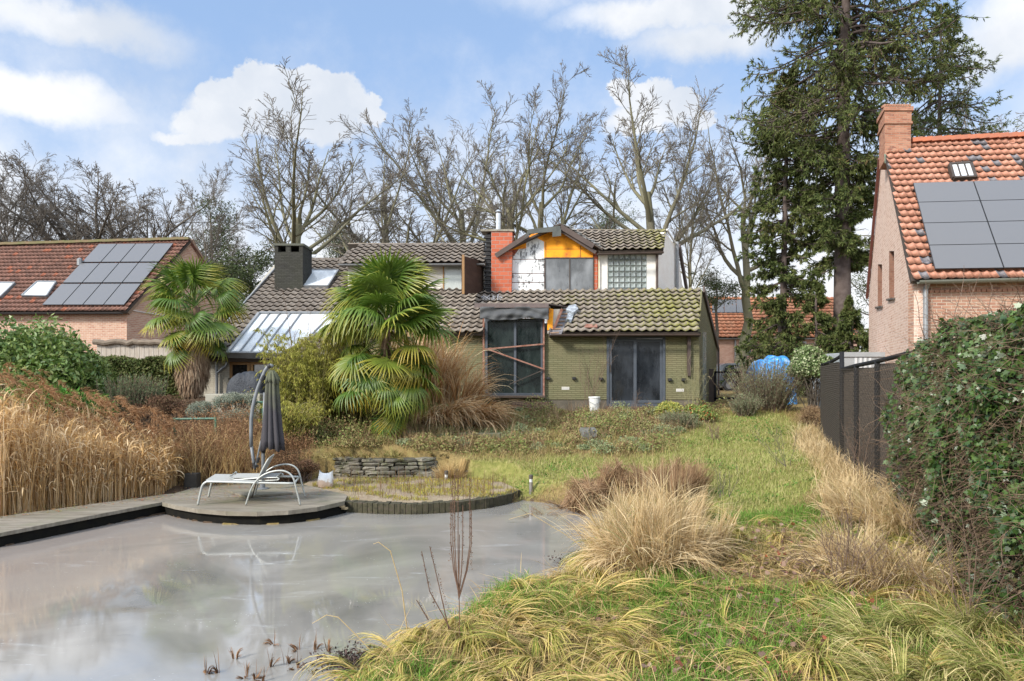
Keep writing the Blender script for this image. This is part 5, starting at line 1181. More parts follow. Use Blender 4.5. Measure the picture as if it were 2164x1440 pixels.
# ---------------------------------------------------------------- vegetation: builders
def grow(pp, pr, n, t0, t1, ang, lf, K, rnd, up=.1, wob=.15, rf=.65, tip=.3, minr=.004, tpow=1., frac=1.):
    """n children along each parent path"""
    N_, K0 = pp.shape[:2]; L0 = np.linalg.norm(np.diff(pp, axis=1), axis=2).sum(1)
    t = (t0 + (t1 - t0) * ((np.arange(n)[None] + rnd.rand(N_, n)) / n) ** tpow); f = t * (K0 - 1); i = np.clip(f.astype(int), 0, K0 - 2); w = (f - i)[..., None]
    r_ = np.arange(N_)[:, None]; a, b = pp[r_, i], pp[r_, i + 1]; base = a * (1 - w) + b * w; T = nrm(b - a)
    rad = pr[r_, i] * (1 - w[..., 0]) + pr[r_, i + 1] * w[..., 0]
    q = rnd.normal(size=base.shape); perp = nrm(q - (q * T).sum(-1, keepdims=True) * T)
    an = np.radians(ang[0] + (ang[1] - ang[0]) * rnd.rand(N_, n))[..., None]; d = (np.cos(an) * T + np.sin(an) * perp).reshape(-1, 3)
    L_ = (L0[:, None] * lf * (1 - .55 * t) * (.6 + .7 * rnd.rand(N_, n))).reshape(-1); base = base.reshape(-1, 3); rad = np.maximum(rad.reshape(-1) * rf, minr)
    M = len(d); pts = np.zeros((M, K, 3)); pts[:, 0] = base; st = L_ / (K - 1)
    for k in range(1, K):
        d = nrm(d + rnd.normal(size=(M, 3)) * wob + np.array((0, 0, up))); pts[:, k] = pts[:, k - 1] + d * st[:, None]
    R_ = rad[:, None] * np.linspace(1, tip, K)[None]; R_ = np.maximum(R_, minr * .7)
    if frac < 1: s = rnd.rand(M) < frac; return pts[s], R_[s]
    return pts, R_
def path(rnd, p0, p1, K=10, wob=.03):
    t = np.linspace(0, 1, K)[:, None]; p = np.array(p0) * (1 - t) + np.array(p1) * t; L_ = np.linalg.norm(np.array(p1) - p0)
    w = np.cumsum(rnd.normal(size=(K, 3)), 0) * wob * L_ / math.sqrt(K); w -= w[0] * (1 - t) + 0; w[:, 2] *= .2; return (p + w * np.minimum(1, t * 3))[None]
def blades(base, az, e0, droop, L_, w, K=5, ground=None, pw=1.3, curl=0., lift=.01, side_rand=.4):
    n = len(base); k = np.linspace(0, 1, K); e = e0[:, None] - droop[:, None] * (k[None] ** pw); a = az[:, None] + curl * k[None] * (RS.rand(n, 1) - .5)
    d = np.stack((np.cos(e) * np.cos(a), np.cos(e) * np.sin(a), np.sin(e)), -1); st = (L_ / (K - 1))[:, None, None]
    pts = np.concatenate((base[:, None], base[:, None] + np.cumsum(d[:, :-1] * st, 1)), 1)
    if ground is not None:
        g = ground(pts[..., 0], pts[..., 1]) + lift + RS.rand(n, 1) * .05; pts[..., 2] = np.maximum(pts[..., 2], g)
    side = np.stack((-np.sin(az), np.cos(az), np.zeros(n)), -1) + RS.normal(size=(n, 3)) * side_rand; side = nrm(side)
    ww = w[:, None] * (np.array([.8, 1., .95, .8, .6, .4, .2, .1, .1])[(np.linspace(0, 6, K)).astype(int)] if K > 2 else np.array([1., .3])); ww[:, -1] *= .15
    return ribbons(pts, ww, side)
def U(a, b, n): return RS.uniform(a, b, n)
def Nn(s, n): return RS.normal(size=n) * s
def tuft(c, n, L_, rad, e, droop, w, K=6, azc=None, azs=3.2, ground=hgt, pw=1.3, curl=.6, wisp=14):
    """blades gathered in wisps that share a direction, as matted grass does"""
    c = np.array(c, float); m = max(3, n // wisp); g = RS.randint(m, size=n); a = U(0, 6.28, m); r = rad * np.sqrt(RS.rand(m)); a_, r_ = a[g] + Nn(.15, n), r[g] + Nn(rad * .12, n)
    base = np.stack((c[0] + np.cos(a_) * r_, c[1] + np.sin(a_) * r_, np.full(n, c[2])), -1); az = ((azc + Nn(azs, m)) if azc is not None else a + Nn(.6, m))[g] + Nn(.14, n)
    ee = U(*e, m)[g] + Nn(4., n); dd = U(*droop, m)[g] + Nn(.18, n); LL = U(*L_, m)[g] * U(.72, 1.08, n)
    return blades(base, az, np.radians(ee), dd, LL, U(*w, n), K, ground, pw, curl)
def put_ribbons(name, parts, m, parent=None, **kw):
    V, Fc, uv = join(parts); return mesh_np(name, V, Fc, m, parent, uv=uv, **kw)
bark_grey = mat("grey_bark", (.13, .115, .09), (.22, .195, .16), 3, .9, .4, mid=(.16, .15, .09))
bark_dark = mat("dark_bark", (.075, .063, .05), (.13, .11, .088), 4, .9, .4)
bark_moss = mat("mossy_bark", (.13, .11, .085), (.17, .17, .06), 1.2, .9, .4, mid=(.15, .14, .08))
twig_dark = mat('dark_twig', (.11, .095, .078), (.17, .145, .12), 4, .9)
bark_spruce = mat("spruce_bark", (.06, .042, .036), (.11, .085, .075), 5, .9, .6)
twig_brown = mat("brown_twig", (.11, .07, .05), (.18, .125, .09), 6, .9)

# ---------------------------------------------------------------- bare winter trees
def bare_mesh(seed, kind):
    r = np.random.RandomState(seed); H_ = 1.
    if kind == 'fan':    # low fork, long sweeping limbs
        t = path(r, (0, 0, 0), (r.uniform(-.03, .03), 0, .5), 8, .03); tr = np.linspace(.019, .007, 8)[None]
        a = grow(t, tr, 10, .5, 1.0, (12, 62), 1.35, 12, r, up=.035, wob=.045, rf=.62, tip=.12, minr=.0008)
    elif kind == 'tall':
        t = path(r, (0, 0, 0), (r.uniform(-.04, .04), 0, .94), 14, .03); tr = np.linspace(.016, .0012, 14)[None]
        a = grow(t, tr, 20, .4, .98, (30, 62), .62, 10, r, up=.05, wob=.045, rf=.5, tip=.15, minr=.0008)
    else:                # crooked oak
        t = path(r, (0, 0, 0), (r.uniform(-.06, .06), 0, .52), 9, .05); tr = np.linspace(.019, .007, 9)[None]
        a = grow(t, tr, 10, .5, 1., (18, 74), 1.15, 12, r, up=.035, wob=.10, rf=.62, tip=.12, minr=.0008)
    w = .12 if kind == 'oak' else .08
    b = grow(*a, 12, .25, 1., (16, 46), .42, 8, r, up=.005, wob=w, rf=.55, tip=.2, minr=.0007)
    c = grow(*b, 9, .2, 1., (18, 50), .46, 6, r, up=.0, wob=w * 1.2, rf=.6, tip=.4, minr=.0007)
    d = grow(*c, 5, .2, 1., (18, 52), .6, 4, r, up=.0, wob=w * 1.4, rf=.75, tip=.6, minr=.0006)
    V1, F1 = join([tubes(t, tr, 10)]); V2, F2 = join([tubes(*a, 6), tubes(*b, 4), tubes(*c, 3), tubes(*d, 3)])
    def me(nm, V, Fc, m):
        o = mesh_np(nm, V, Fc, m); x = o.data; bpy.data.objects.remove(o); return x
    zmax = V2[:, 2].max(); V1 = V1 / zmax; V2 = V2 / zmax
    return (V1, F1, V2, F2), len(tubes(*a, 6)[1]) + len(tubes(*b, 4)[1])
def build_trees():
    var = {}
    for i, k in enumerate(('fan', 'tall', 'oak', 'fan', 'oak', 'tall')): mm, nb_ = bare_mesh((20, 21, 22, 23, 44, 25)[i], k); var[i] = (k, mm, nb_)
    meshes = {}
    def mk(i, bm):
        if (i, bm.name) not in meshes:
            V1, F1, V2, F2 = var[i][1]; out = []
            for nm, V, Fc in (("trunk", V1, F1), ("branches", V2, F2)):
                o = mesh_np(nm, V, Fc, bm)
                if nm == "branches":
                    o.data.materials.append(twig_dark); k_ = len(Fc); o.data.polygons.foreach_set("material_index", (np.arange(k_) >= var[i][2]).astype(np.int32))
                out.append(o.data); bpy.data.objects.remove(o)
            meshes[(i, bm.name)] = out
        return meshes[(i, bm.name)]
    spec = [  # px, top py, Y, width factor, variant, turn, bark, label
        (60, 312, 46, .8, 1, 0.3, bark_dark, "bare tree at the far left, two dark upright leaders above the tiled roof"),
        (-70, 330, 44, .8, 2, 1.3, bark_dark, "bare tree cut by the left border of the photo"),
        (150, 350, 47, 1.1, 4, 0.9, bark_dark, "crooked bare oak above the middle of the left tiled roof"),
        (325, 372, 52, .9, 3, 1.9, bark_dark, "slim bare tree just left of the apex of the left brick gable"),
        (235, 345, 50, 1.15, 2, 4.2, bark_dark, "bare oak behind the solar panels of the left roof"),
        (436, 322, 40, .6, 5, 2.9, bark_dark, "thin bare tree right behind the apex of the left brick gable"),
        (632, 232, 38, .9, 3, 2.0, bark_moss, "large mossy bare tree fanning out behind the dark brick chimney"),
        (835, 225, 46, .95, 0, 2.4, bark_grey, "broad bare tree left in the dense group above the long grey roof"),
        (975, 210, 49, .75, 3, 5.2, bark_grey, "broad bare tree right in the dense group above the long grey roof"),
        (1085, 232, 41, .62, 4, 3.3, bark_moss, "dark crooked bare tree rising just behind the steel flue"),
        (1135, 208, 43, .7, 2, 0.9, bark_moss, "bare tree with greenish upright leader right of the steel flue"),
        (1368, 146, 44, .85, 3, 3.9, bark_grey, "tall bare tree with many straight stems against the small white cloud"),
        (1462, 232, 44, .62, 5, 5.4, bark_grey, "bare tree with curved limbs beside the white gable of the house"),
        (1560, 240, 50, .66, 4, 2.0, bark_grey, "bare tree half hidden behind the left side of the tall spruce"),
        (2170, 150, 42, .6, 2, 2.6, bark_grey, "bare tree above the right brick house at the right border")]
    for px, ty, Y, wf, i, rot, bm, lab in spec:
        z0 = 1.4; ht = P(0, ty, Y)[2] - z0; t = empty("bare_tree", ((px - CX) / F * Y, Y, z0), lab, "tree", "bare trees behind the houses", rz=rot)
        for me, nm in zip(mk(i, bm), ("trunk", "branches")): o = link(nm, me, t); o.scale = (ht * wf * 1.35, ht * wf * 1.35, ht)
    # distant thicket of saplings
    r = np.random.RandomState(5); n = 190; X = r.uniform(-36, 22, n); Y = r.uniform(56, 82, n); hh = r.uniform(5, 10.5, n) * (1 - .25 * (X > 6)); base = np.stack((X, Y, np.full(n, 1.4)), -1)
    pts = np.stack([base + np.stack((np.cumsum(r.normal(size=n)) * 0 + r.normal(size=n) * .25 * k, r.normal(size=n) * .1 * k, hh * k / 5), -1) for k in range(6)], 1)
    a = (pts, np.linspace(.1, .03, 6)[None].repeat(n, 0)); b = grow(*a, 12, .2, 1, (20, 50), .4, 5, r, up=.1, wob=.16, rf=.5, minr=.022); c = grow(*b, 6, .2, 1, (20, 60), .5, 4, r, up=.05, wob=.2, rf=.6, minr=.014)
    V, Fc = join([tubes(*a, 4), tubes(*b, 3), tubes(*c, 3)]); tag(mesh_np("distant_thicket", V, Fc, mat("pinkish_twig", (.3, .24, .2), (.22, .18, .15), 1, .9)), kind='stuff', label="hazy brown thicket of far bare saplings behind the roofs")
build_trees()

# ---------------------------------------------------------------- pines far behind and the spruces
pine_leaf = leafm("pine_needles", [(.035, .055, .022), (.065, .085, .035), (.095, .11, .05)], .7, .15)
def pine(px, ty, Y, w, seed, lab, by=650):
    r = np.random.RandomState(seed); z0 = 1.4; top = P(0, ty, Y)[2]; X = (px - CX) / F * Y; t = empty("pine_tree", (X, Y, z0), lab, "tree", "far pines between the bare trees")
    tk = path(r, (X, Y, z0), (X + r.uniform(-.4, .4), Y, top - .5), 10, .02); tr = np.linspace(.22, .05, 10)[None]; zb = P(0, by, Y)[2]; f0 = max(.25, (zb - z0) / (top - z0))
    br = grow(tk, tr, 22, f0, 1, (45, 85), .0 + w / (top - z0) * 1.1, 6, r, up=.12, wob=.15, rf=.4, minr=.02); V, Fc = join([tubes(tk, tr, 8), tubes(*br, 4)]); mesh_np("trunk", V, Fc, bark_dark, t)
    tips = br[0][:, 2:].reshape(-1, 3); tips = tips[r.rand(len(tips)) < .8]; c = tips.repeat(48, 0); q = r.normal(size=c.shape) * (.34, .34, .16); pos = c + q
    V, Fc = leaves(pos, r.uniform(.16, .3, len(pos)), None, .22); mesh_np("crown", V, Fc, pine_leaf, t)
pine(452, 440, 46, 3.2, 1, "far pine with two layered crowns right of the left brick gable", 590)
pine(545, 530, 40, 3.4, 2, "low dense pine directly left of the dark brick chimney", 640)
pine(500, 560, 38, 2.6, 7, "low green pine between the left palm and the dark chimney", 660)
pine(720, 500, 52, 4., 3, "low far pine behind the ridge right of the dark brick chimney", 545)
pine(1270, 450, 62, 4.5, 4, "far brownish pine crown above the orange gable", 520)
pine(1515, 590, 50, 3.6, 5, "far pine low between the house and the spruces", 650)
pine(1830, 520, 44, 3.6, 6, "far pine just right of the big spruce trunk", 740)

spruce_leaf = leafm("spruce_needles", [(.02, .035, .012), (.05, .07, .022), (.09, .115, .032), (.14, .16, .055), (.14, .09, .045)], .65, .12, big=.5)
def spruce(lab, base, lean, top, prof, nb, seed, dens=1., tr0=.42, t0=.12, side=None, twigs=16, sl=(.16, .3)):
    """prof: [(z, branch length)]; side(az, z) scales branch length"""
    r = np.random.RandomState(seed); t = empty("spruce_tree", base, lab, "tree"); b0 = np.array(base, float); tp = b0 + (lean[0], lean[1], top - b0[2])
    tk = path(r, b0, tp, 16, .006); tr = np.linspace(tr0, .04, 16)[None]
    z = b0[2] + (top - b0[2]) * (t0 + (1 - t0) * (np.arange(nb) + r.rand(nb)) / nb); f = (z - b0[2]) / (top - b0[2]) * 15; i = np.clip(f.astype(int), 0, 14); w = (f - i)[:, None]
    p0 = tk[0, i] * (1 - w) + tk[0, i + 1] * w; az = r.uniform(0, 2 * np.pi, nb); L_ = np.interp(z, [q[0] for q in prof], [q[1] for q in prof]) * r.uniform(.6, 1.12, nb)
    if side is not None: L_ = L_ * side(az, z)
    K = 8; pts = np.zeros((nb, K, 3)); pts[:, 0] = p0; e0 = r.uniform(.05, .4, nb)
    for k in range(1, K):
        u = k / (K - 1); e = e0 - .75 * math.sin(u * 2.6) + .5 * u * u; a = az + r.normal(size=nb) * .08; pts[:, k] = pts[:, k - 1] + np.stack((np.cos(e) * np.cos(a), np.cos(e) * np.sin(a), np.sin(e)), -1) * (L_ / (K - 1))[:, None]
    br = (pts, np.linspace(.045, .012, K)[None].repeat(nb, 0) * (.5 + L_[:, None] / 5))
    tw = grow(*br, twigs, .18, 1., (35, 75), .3, 5, r, up=-.10, wob=.1, rf=.5, tip=.5, minr=.006)
    V, Fc = tubes(tk, tr, 14); mesh_np("trunk", V, Fc, bark_spruce, t); V, Fc = join([tubes(*br, 5), tubes(*tw, 3)]); mesh_np("limbs", V, Fc, bark_spruce, t)
    tp_ = tw[0]; m = len(tp_); n = int(27 * dens); tt = r.rand(m, n) ** .7 * 3.999; i = tt.astype(int); w = (tt - i)[..., None]; rr = np.arange(m)[:, None]; pos = tp_[rr, i] * (1 - w) + tp_[rr, i + 1] * w; T = nrm(tp_[rr, i + 1] - tp_[rr, i])
    d = nrm(T + r.normal(size=T.shape) * .55 + np.array((0, 0, -.4))).reshape(-1, 3); pos = pos.reshape(-1, 3); N_ = len(pos); keep = r.rand(N_) < .92; d, pos = d[keep], pos[keep]; N_ = len(pos)
    s = nrm(np.cross(d, r.normal(size=(N_, 3)))); L2 = r.uniform(*sl, N_)[:, None]; W_ = L2 * .11
    V = np.stack((pos, pos + d * L2 * .4 + s * W_, pos + d * L2, pos + d * L2 * .4 - s * W_), 1).reshape(-1, 3); mesh_np("crown", V, np.arange(N_ * 4).reshape(-1, 4), spruce_leaf, t)
    return t
gz = 1.5
def sideA(az, z):
    c = np.cos(az); hi = ss(11, 15, z); return np.where(c < 0, 1., 1.) * (.55 + .45 * hi) + .25 * (c < 0) * (1 - hi)
spruce("towering spruce with a thick bare trunk left of the right brick house", P(1779, 860, 30.) * (1, 1, 0) + (0, 0, gz), (.55, 0), 28.5,
       [(5, 1.8), (8, 2.6), (11, 3.4), (14, 4.5), (19, 4.8), (23, 3.8), (28, .5)], 290, 11, 1.25, .42, .21, sideA, 22, (.12, .24))
spruce("dense lower spruce with foliage to the ground in front of the orange far house", (P(1655, 0, 31.)[0], 31.5, gz), (.5, 0), 16.5, [(1.5, 2.5), (4, 2.4), (6.5, 1.5), (9, 2.1), (12, 1.9), (14.5, 1.2), (16.5, .2)], 165, 12, 1.2, .2, .03, None, 18, (.12, .24))
spruce("slender spruce with sparse drooping boughs above the right brick chimney", (P(1983, 0, 37.)[0], 37., gz), (.15, 0), 22.5, [(8, 4.2), (14, 4.4), (18, 3.6), (22.5, .2)], 100, 13, .8, .24, .45, None, 18, (.12, .24))
spruce("young spruce at the foot of the big spruce trunk", (P(1800, 0, 28.)[0], 28., gz), (0, 0), 5.6, [(1.5, 1.5), (3.5, 1.2), (5.6, .1)], 60, 14, 1.3, .08, .02, None, 14, (.12, .22))
spruce("small spruce between the lower spruce and the ivy covered shrub", (P(1725, 0, 29.5)[0], 29.5, gz), (0, 0), 6.4, [(1.5, 1.6), (4, 1.3), (6.4, .1)], 60, 15, 1.3, .08, .02, None, 14, (.12, .22))

# ---------------------------------------------------------------- palms
def frond_mesh(seed, m, R_=.72, Lp=.8, droop=.5, arc=2.75, ns=34):
    r = np.random.RandomState(seed); th = np.linspace(-arc, arc, ns); K = 7; u = np.linspace(0, 1, K); V, Fc, UV = [], [], []; dth = 2 * arc / ns
    for j, a in enumerate(th):
        Lr = R_ * (1 - .28 * (abs(a) / arc) ** 2) * r.uniform(.93, 1.05); dz = droop * r.uniform(.7, 1.4); al = a + r.normal() * .015
        rad = u * Lr; hw = np.where(rad < .42 * R_, rad * dth * .5, .42 * R_ * dth * .5 * (1 - ((rad - .42 * R_) / (Lr - .42 * R_ + 1e-6)).clip(0, 1)) ** .8 + .0015)
        z = -dz * np.maximum(0, u - .25) ** 2 * R_ * 1.3 + .10 * np.cos(al) * rad * .3; hr = rad * (1 - .25 * dz * u ** 2)
        c, s_ = math.cos(al), math.sin(al)
        for k in range(K):
            pc = (Lp + hr[k] * c, hr[k] * s_, z[k]); h_ = hw[k]; b = .55 * h_
            V += [(pc[0] + s_ * h_, pc[1] - c * h_, pc[2] - b), (pc[0], pc[1], pc[2] + b * .6), (pc[0] - s_ * h_, pc[1] + c * h_, pc[2] - b)]; UV += [(0, u[k]), (.5, u[k]), (1, u[k])]
        o = j * K * 3
        for k in range(K - 1):
            for q in (0, 1): Fc.append((o + k * 3 + q, o + k * 3 + q + 1, o + k * 3 + q + 4, o + k * 3 + q + 3))
    t = np.linspace(0, 1, 6); pp = np.stack((t * Lp, 0 * t, .10 * np.sin(t * 3.1) * Lp), -1)[None]; Vp, Fp = tubes(pp, np.linspace(.016, .009, 6)[None], 5); b = len(V)
    V = np.concatenate((np.array(V), Vp)); Fc = np.concatenate((np.array(Fc), Fp + b)); UV = np.concatenate((np.array(UV), np.zeros((len(Vp), 2))))
    o = mesh_np("frond", V, Fc, m, uv=UV); me = o.data; bpy.data.objects.remove(o); return me
def palm_mat(name, cols, tip, t0):
    m, nt, b = newmat(name); k = nodes(nt); N = nt.nodes; f = k.math('ADD', k.math('MULTIPLY', k.objrand(), .75), k.math('MULTIPLY', k.island(), .25))
    col = k.ramp(f, [(i / (len(cols) - 1), c) for i, c in enumerate(cols)]); v = k.sep(k.tex('UV'))['Y']; col = k.mix(k.math('MULTIPLY', k.rng(v, t0, 1.), k.rng(k.objrand(), .2, .9, .15, 1.)), col, tip)
    x = k.sep(k.tex('UV'))['X']; k.link(col, b.inputs['Base Color']); b.inputs['Roughness'].default_value = .42; b.inputs['Specular IOR Level'].default_value = .5
    tr = N.new("ShaderNodeBsdfTranslucent"); k.link(col, tr.inputs['Color']); ms_ = N.new("ShaderNodeMixShader"); ms_.inputs[0].default_value = .3; k.link(b.outputs[0], ms_.inputs[1]); k.link(tr.outputs[0], ms_.inputs[2]); k.link(ms_.outputs[0], N['Material Output'].inputs['Surface']); return m
PG = palm_mat("palm_green", [(.045, .09, .012), (.085, .16, .02), (.15, .22, .03), (.07, .12, .035)], (.5, .42, .06), .62)
PY = palm_mat("palm_yellowing", [(.09, .14, .02), (.16, .21, .03), (.24, .25, .04)], (.62, .42, .05), .45)
PD = palm_mat("palm_dead", [(.22, .12, .06), (.3, .19, .1), (.16, .09, .05)], (.3, .2, .1), .5)
fm = {}
for nm, m, k in (('g', PG, 4), ('y', PY, 3), ('d', PD, 2)):
    fm[nm] = [frond_mesh(50 + i, m, droop=(.35, .7, 1.0, .55)[i] * (1.8 if nm == 'd' else 1), arc=(2.7, 2.5, 2.2, 2.75)[i] * (.35 if nm == 'd' else 1)) for i in range(k)]
def palm(base, crown, lab, fr, trunk_prof, seed, skirt):
    r = np.random.RandomState(seed); t = empty("fan_palm", base, lab, "palm", "fan palms in the garden"); base = np.array(base, float); crown = np.array(crown, float)
    K = 14; tk = path(r, base - (0, 0, .15), crown, K, .01); tr = np.interp(np.linspace(0, 1, K), [q[0] for q in trunk_prof], [q[1] for q in trunk_prof])[None]
    V, Fc = tubes(tk, tr, 14); fib = mat("palm_fibre", (.10, .062, .038), (.2, .13, .085), 14, .95, .8, stretch=(1, 1, .25)); mesh_np("trunk", V, Fc, fib, t)
    n = skirt[0]; tt = r.uniform(skirt[1], skirt[2], n); f = tt * (K - 1); i = np.clip(f.astype(int), 0, K - 2); w = (f - i)[:, None]; c = tk[0, i] * (1 - w) + tk[0, i + 1] * w; rad = np.interp(tt, np.linspace(0, 1, K), tr[0]); az = r.uniform(0, 2 * np.pi, n)
    pos = c + np.stack((np.cos(az) * rad, np.sin(az) * rad, np.zeros(n)), -1); d = np.stack((np.cos(az) * .28, np.sin(az) * .28, -np.ones(n)), -1) + r.normal(size=(n, 3)) * .12; L_ = r.uniform(.15, .38, n)
    pts = pos[:, None] + nrm(d)[:, None] * (L_[:, None, None] * np.linspace(0, 1, 3)[None, :, None]) ; pts[:, 2] -= np.stack((np.cos(az), np.sin(az), 0 * az), -1) * .03
    side = np.stack((-np.sin(az), np.cos(az), np.zeros(n)), -1); put_ribbons("dead_skirt", [ribbons(pts, np.stack((np.full(n, .035), np.full(n, .026), np.full(n, .006)), 1), side)], leafm("skirt_thatch", [(.14, .085, .05), (.26, .17, .11), (.4, .3, .2), (.2, .12, .075)], .9, .1), t)
    for (az, e, s, kind, h) in fr(r):
        me = fm[kind][r.randint(len(fm[kind]))]; o = link("frond", me); x = np.array((math.cos(e) * math.cos(az), math.cos(e) * math.sin(az), math.sin(e))); y = np.array((-math.sin(az), math.cos(az), 0)); roll = r.normal() * .3
        z = np.cross(x, y); y2 = y * math.cos(roll) + z * math.sin(roll); z2 = np.cross(x, y2); p = crown + (0, 0, h) ; k_ = min(1., max(0., (p[2] - base[2]) / (crown[2] - base[2]))); p = base * (1 - k_) + crown * k_ if h < 0 else p
        M = Matrix(((x[0], y2[0], z2[0], 0), (x[1], y2[1], z2[1], 0), (x[2], y2[2], z2[2], 0), (0, 0, 0, 1))); M = Matrix.Translation(Vector(p)) @ M @ Matrix.Scale(s, 4); o.parent = t; o.matrix_parent_inverse = Matrix.Identity(4); o.matrix_basis = Matrix.Translation(-Vector(base)) @ M
    return t
def fr_main(r):
    out = []
    for i in range(22): out.append((i * 2.4 + r.rand() * .4, math.radians(r.uniform(30, 82)), r.uniform(1.05, 1.3), 'g', .05 * r.rand()))
    for i in range(28): out.append((i * 2.4 + r.rand() * .5, math.radians(r.uniform(-8, 36)), r.uniform(1.1, 1.38), 'g' if r.rand() < .85 else 'y', -r.uniform(0, .3)))
    for i in range(20): out.append((i * 2.4 + r.rand() * .6, math.radians(r.uniform(-50, -5)), r.uniform(1.0, 1.3), 'y' if r.rand() < .5 else 'g', -r.uniform(.3, .9)))
    for i in range(20): out.append((-1.57 + r.uniform(-1.9, 1.9), math.radians(r.uniform(-62, -12)), r.uniform(.95, 1.2), 'y' if r.rand() < .45 else 'g', -r.uniform(.7, 1.6)))
    out.append((-1.3, math.radians(-62), .95, 'g', -1.85)); out.append((-1.9, math.radians(-80), .8, 'd', -1.7)); out.append((-1.6, math.radians(-84), .8, 'd', -1.6)); out.append((-.7, math.radians(-55), .95, 'y', -1.8))
    return out
palm(P(806, 935, 17.1), P(818, 672, 17.1), "big fan palm with fronds hanging almost to the ground in front of the grey roof", fr_main, [(0, .16), (.2, .13), (.5, .12), (1, .1)], 3, (500, .0, .9))
def fr_left(r):
    out = []
    for i in range(15): out.append((i * 2.4 + r.rand() * .4, math.radians(r.uniform(25, 80)), r.uniform(1.0, 1.2), 'g', .05 * r.rand()))
    for i in range(16): out.append((i * 2.4 + r.rand() * .5, math.radians(r.uniform(-25, 30)), r.uniform(1.0, 1.22), 'g' if r.rand() < .8 else 'y', -r.uniform(0, .35)))
    for i in range(10): out.append((-1.57 + r.uniform(-2.4, 2.4), math.radians(r.uniform(-60, -25)), r.uniform(.85, 1.), 'y' if r.rand() < .5 else 'g', -r.uniform(.3, .8)))
    for i in range(3): out.append((-1.57 + r.uniform(-1.5, 1.5), math.radians(r.uniform(-85, -70)), .8, 'd', -r.uniform(.6, 1.)))
    return out
palm(P(405, 832, 20.2), P(412, 648, 20.2), "fan palm with a thick shaggy trunk before the left brick gable", fr_left, [(0, .12), (.12, .25), (.3, .42), (.5, .40), (.62, .22), (1, .12)], 4, (3200, .1, .66))

# ---------------------------------------------------------------- shrubs
def shrub(name, lab, c, rad, n, size, m, seed, lumps=26, aspect=.45, stems=None, droop=0., cat="shrub", group=None, lr=(.22, .42), flat=True, extra=None, gz=None):
    """leaf shells on many overlapping lumps round woody stems"""
    r = np.random.RandomState(seed); c = np.array(c, float); rad = np.array(rad, float); g = float(gz) if gz is not None else float(hgt(c[0], c[1])); t = empty(name, (c[0], c[1], g), lab, cat, group)
    d = nrm(r.normal(size=(lumps, 3))); d[:, 2] = np.abs(d[:, 2]) * .9 - .25; lc = c + d * rad * (r.rand(lumps, 1) ** .4 * .78); lrad = r.uniform(*lr, lumps) * rad.min() ** .5 * rad.max() ** .5
    k = r.randint(lumps, size=n); q = nrm(r.normal(size=(n, 3))); pos = lc[k] + q * lrad[k][:, None] * (.55 + .5 * r.rand(n, 1)) * (1, 1, .85); keep = pos[:, 2] > g - .05; pos, q = pos[keep], q[keep]
    V, Fc = leaves(pos, r.uniform(size * .65, size * 1.25, len(pos)), q * .8, aspect, .8, droop); mesh_np("foliage", V, Fc, m, t)
    if stems is not False:
        a0 = np.stack([path(r, (c[0] + r.normal() * rad[0] * .15, c[1] + r.normal() * rad[1] * .15, g - .1), lc[i], 6, .06)[0] for i in range(lumps)]); ar = np.linspace(.022, .008, 6)[None].repeat(lumps, 0); b = grow(a0, ar, 8, .35, 1, (20, 60), .4, 4, r, up=.05, wob=.2, minr=.004); V, Fc = join([tubes(a0, ar, 5), tubes(*b, 3)]); mesh_np("stems", V, Fc, stems or bark_dark, t)
    return t
laurel = leafm("laurel_leaf", [(.04, .085, .015), (.09, .16, .03), (.17, .23, .055), (.27, .3, .11)], .45, .22, big=.7, spec=.5)
hedge_l = leafm("hedge_leaf", [(.04, .07, .02), (.08, .11, .03), (.13, .14, .05), (.1, .06, .03)], .5, .2, big=1.)
shrub("laurel_bush", "large leafy evergreen bush at the left border above the reeds", P(45, 790, 17.6), (2.1, 1.6, 1.95), 20000, .15, laurel, 1, 44, .42)
shrub("laurel_bush", "rounded evergreen bush right of the large one before the board fence", P(165, 815, 18.2), (1.3, 1.3, 1.45), 13000, .14, laurel, 2, 30, .42)
shrub("laurel_bush", "low bright green bush behind the reed plumes", P(110, 855, 16.4), (1.7, .8, .7), 8000, .12, leafm("bright_leaf", [(.04, .12, .02), (.08, .2, .03), (.12, .26, .04)], .45, .25), 3, 26, .4)
def box_hedge():
    r = np.random.RandomState(4); t = empty("clipped_hedge", P(310, 850, 22.5), "clipped mottled hedge between the evergreen bushes and the shaggy palm trunk", "hedge"); n = 16000
    x = r.uniform(P(215, 0, 22.5)[0], P(400, 0, 22.5)[0], n); y = 22. + r.uniform(0, 1, n); top = P(0, 757, 22.)[2] + .06 * np.sin(x * 2.2) + .04 * np.sin(x * 5.3); z = 1.5 + (top - 1.5) * r.rand(n); f = r.rand(n); y = np.where(f < .6, 22. + .12 * r.rand(n), y); z = np.where(f > .75, top - .08 * r.rand(n), z)
    V, Fc = leaves(np.stack((x, y, z), -1), r.uniform(.07, .12, n), np.array((0, -.6, .5)), .55, .8); mesh_np("foliage", V, Fc, hedge_l, t)
    MB().box(P(215, 0, 22.5)[0], P(400, 0, 22.5)[0], 22.25, 22.9, 1.4, P(0, 760, 22.)[2] - .12).build("dark_filler", mat("hedge_core", (.03, .025, .018), (.05, .045, .025), 9, .95, .8), t)  # solid dark box: the shade inside the hedge put into its colour
box_hedge()
var_l = leafm("variegated_leaf", [(.06, .11, .03), (.12, .18, .06), (.22, .27, .13), (.4, .42, .26)], .45, .2)
shrub("ivy_shrub", "rounded variegated ivy shrub at the far end of the mesh fence", P(1722, 775, 21.), (.75, .9, .95), 13000, .085, var_l, 5, 26, .7, gz=1.0)
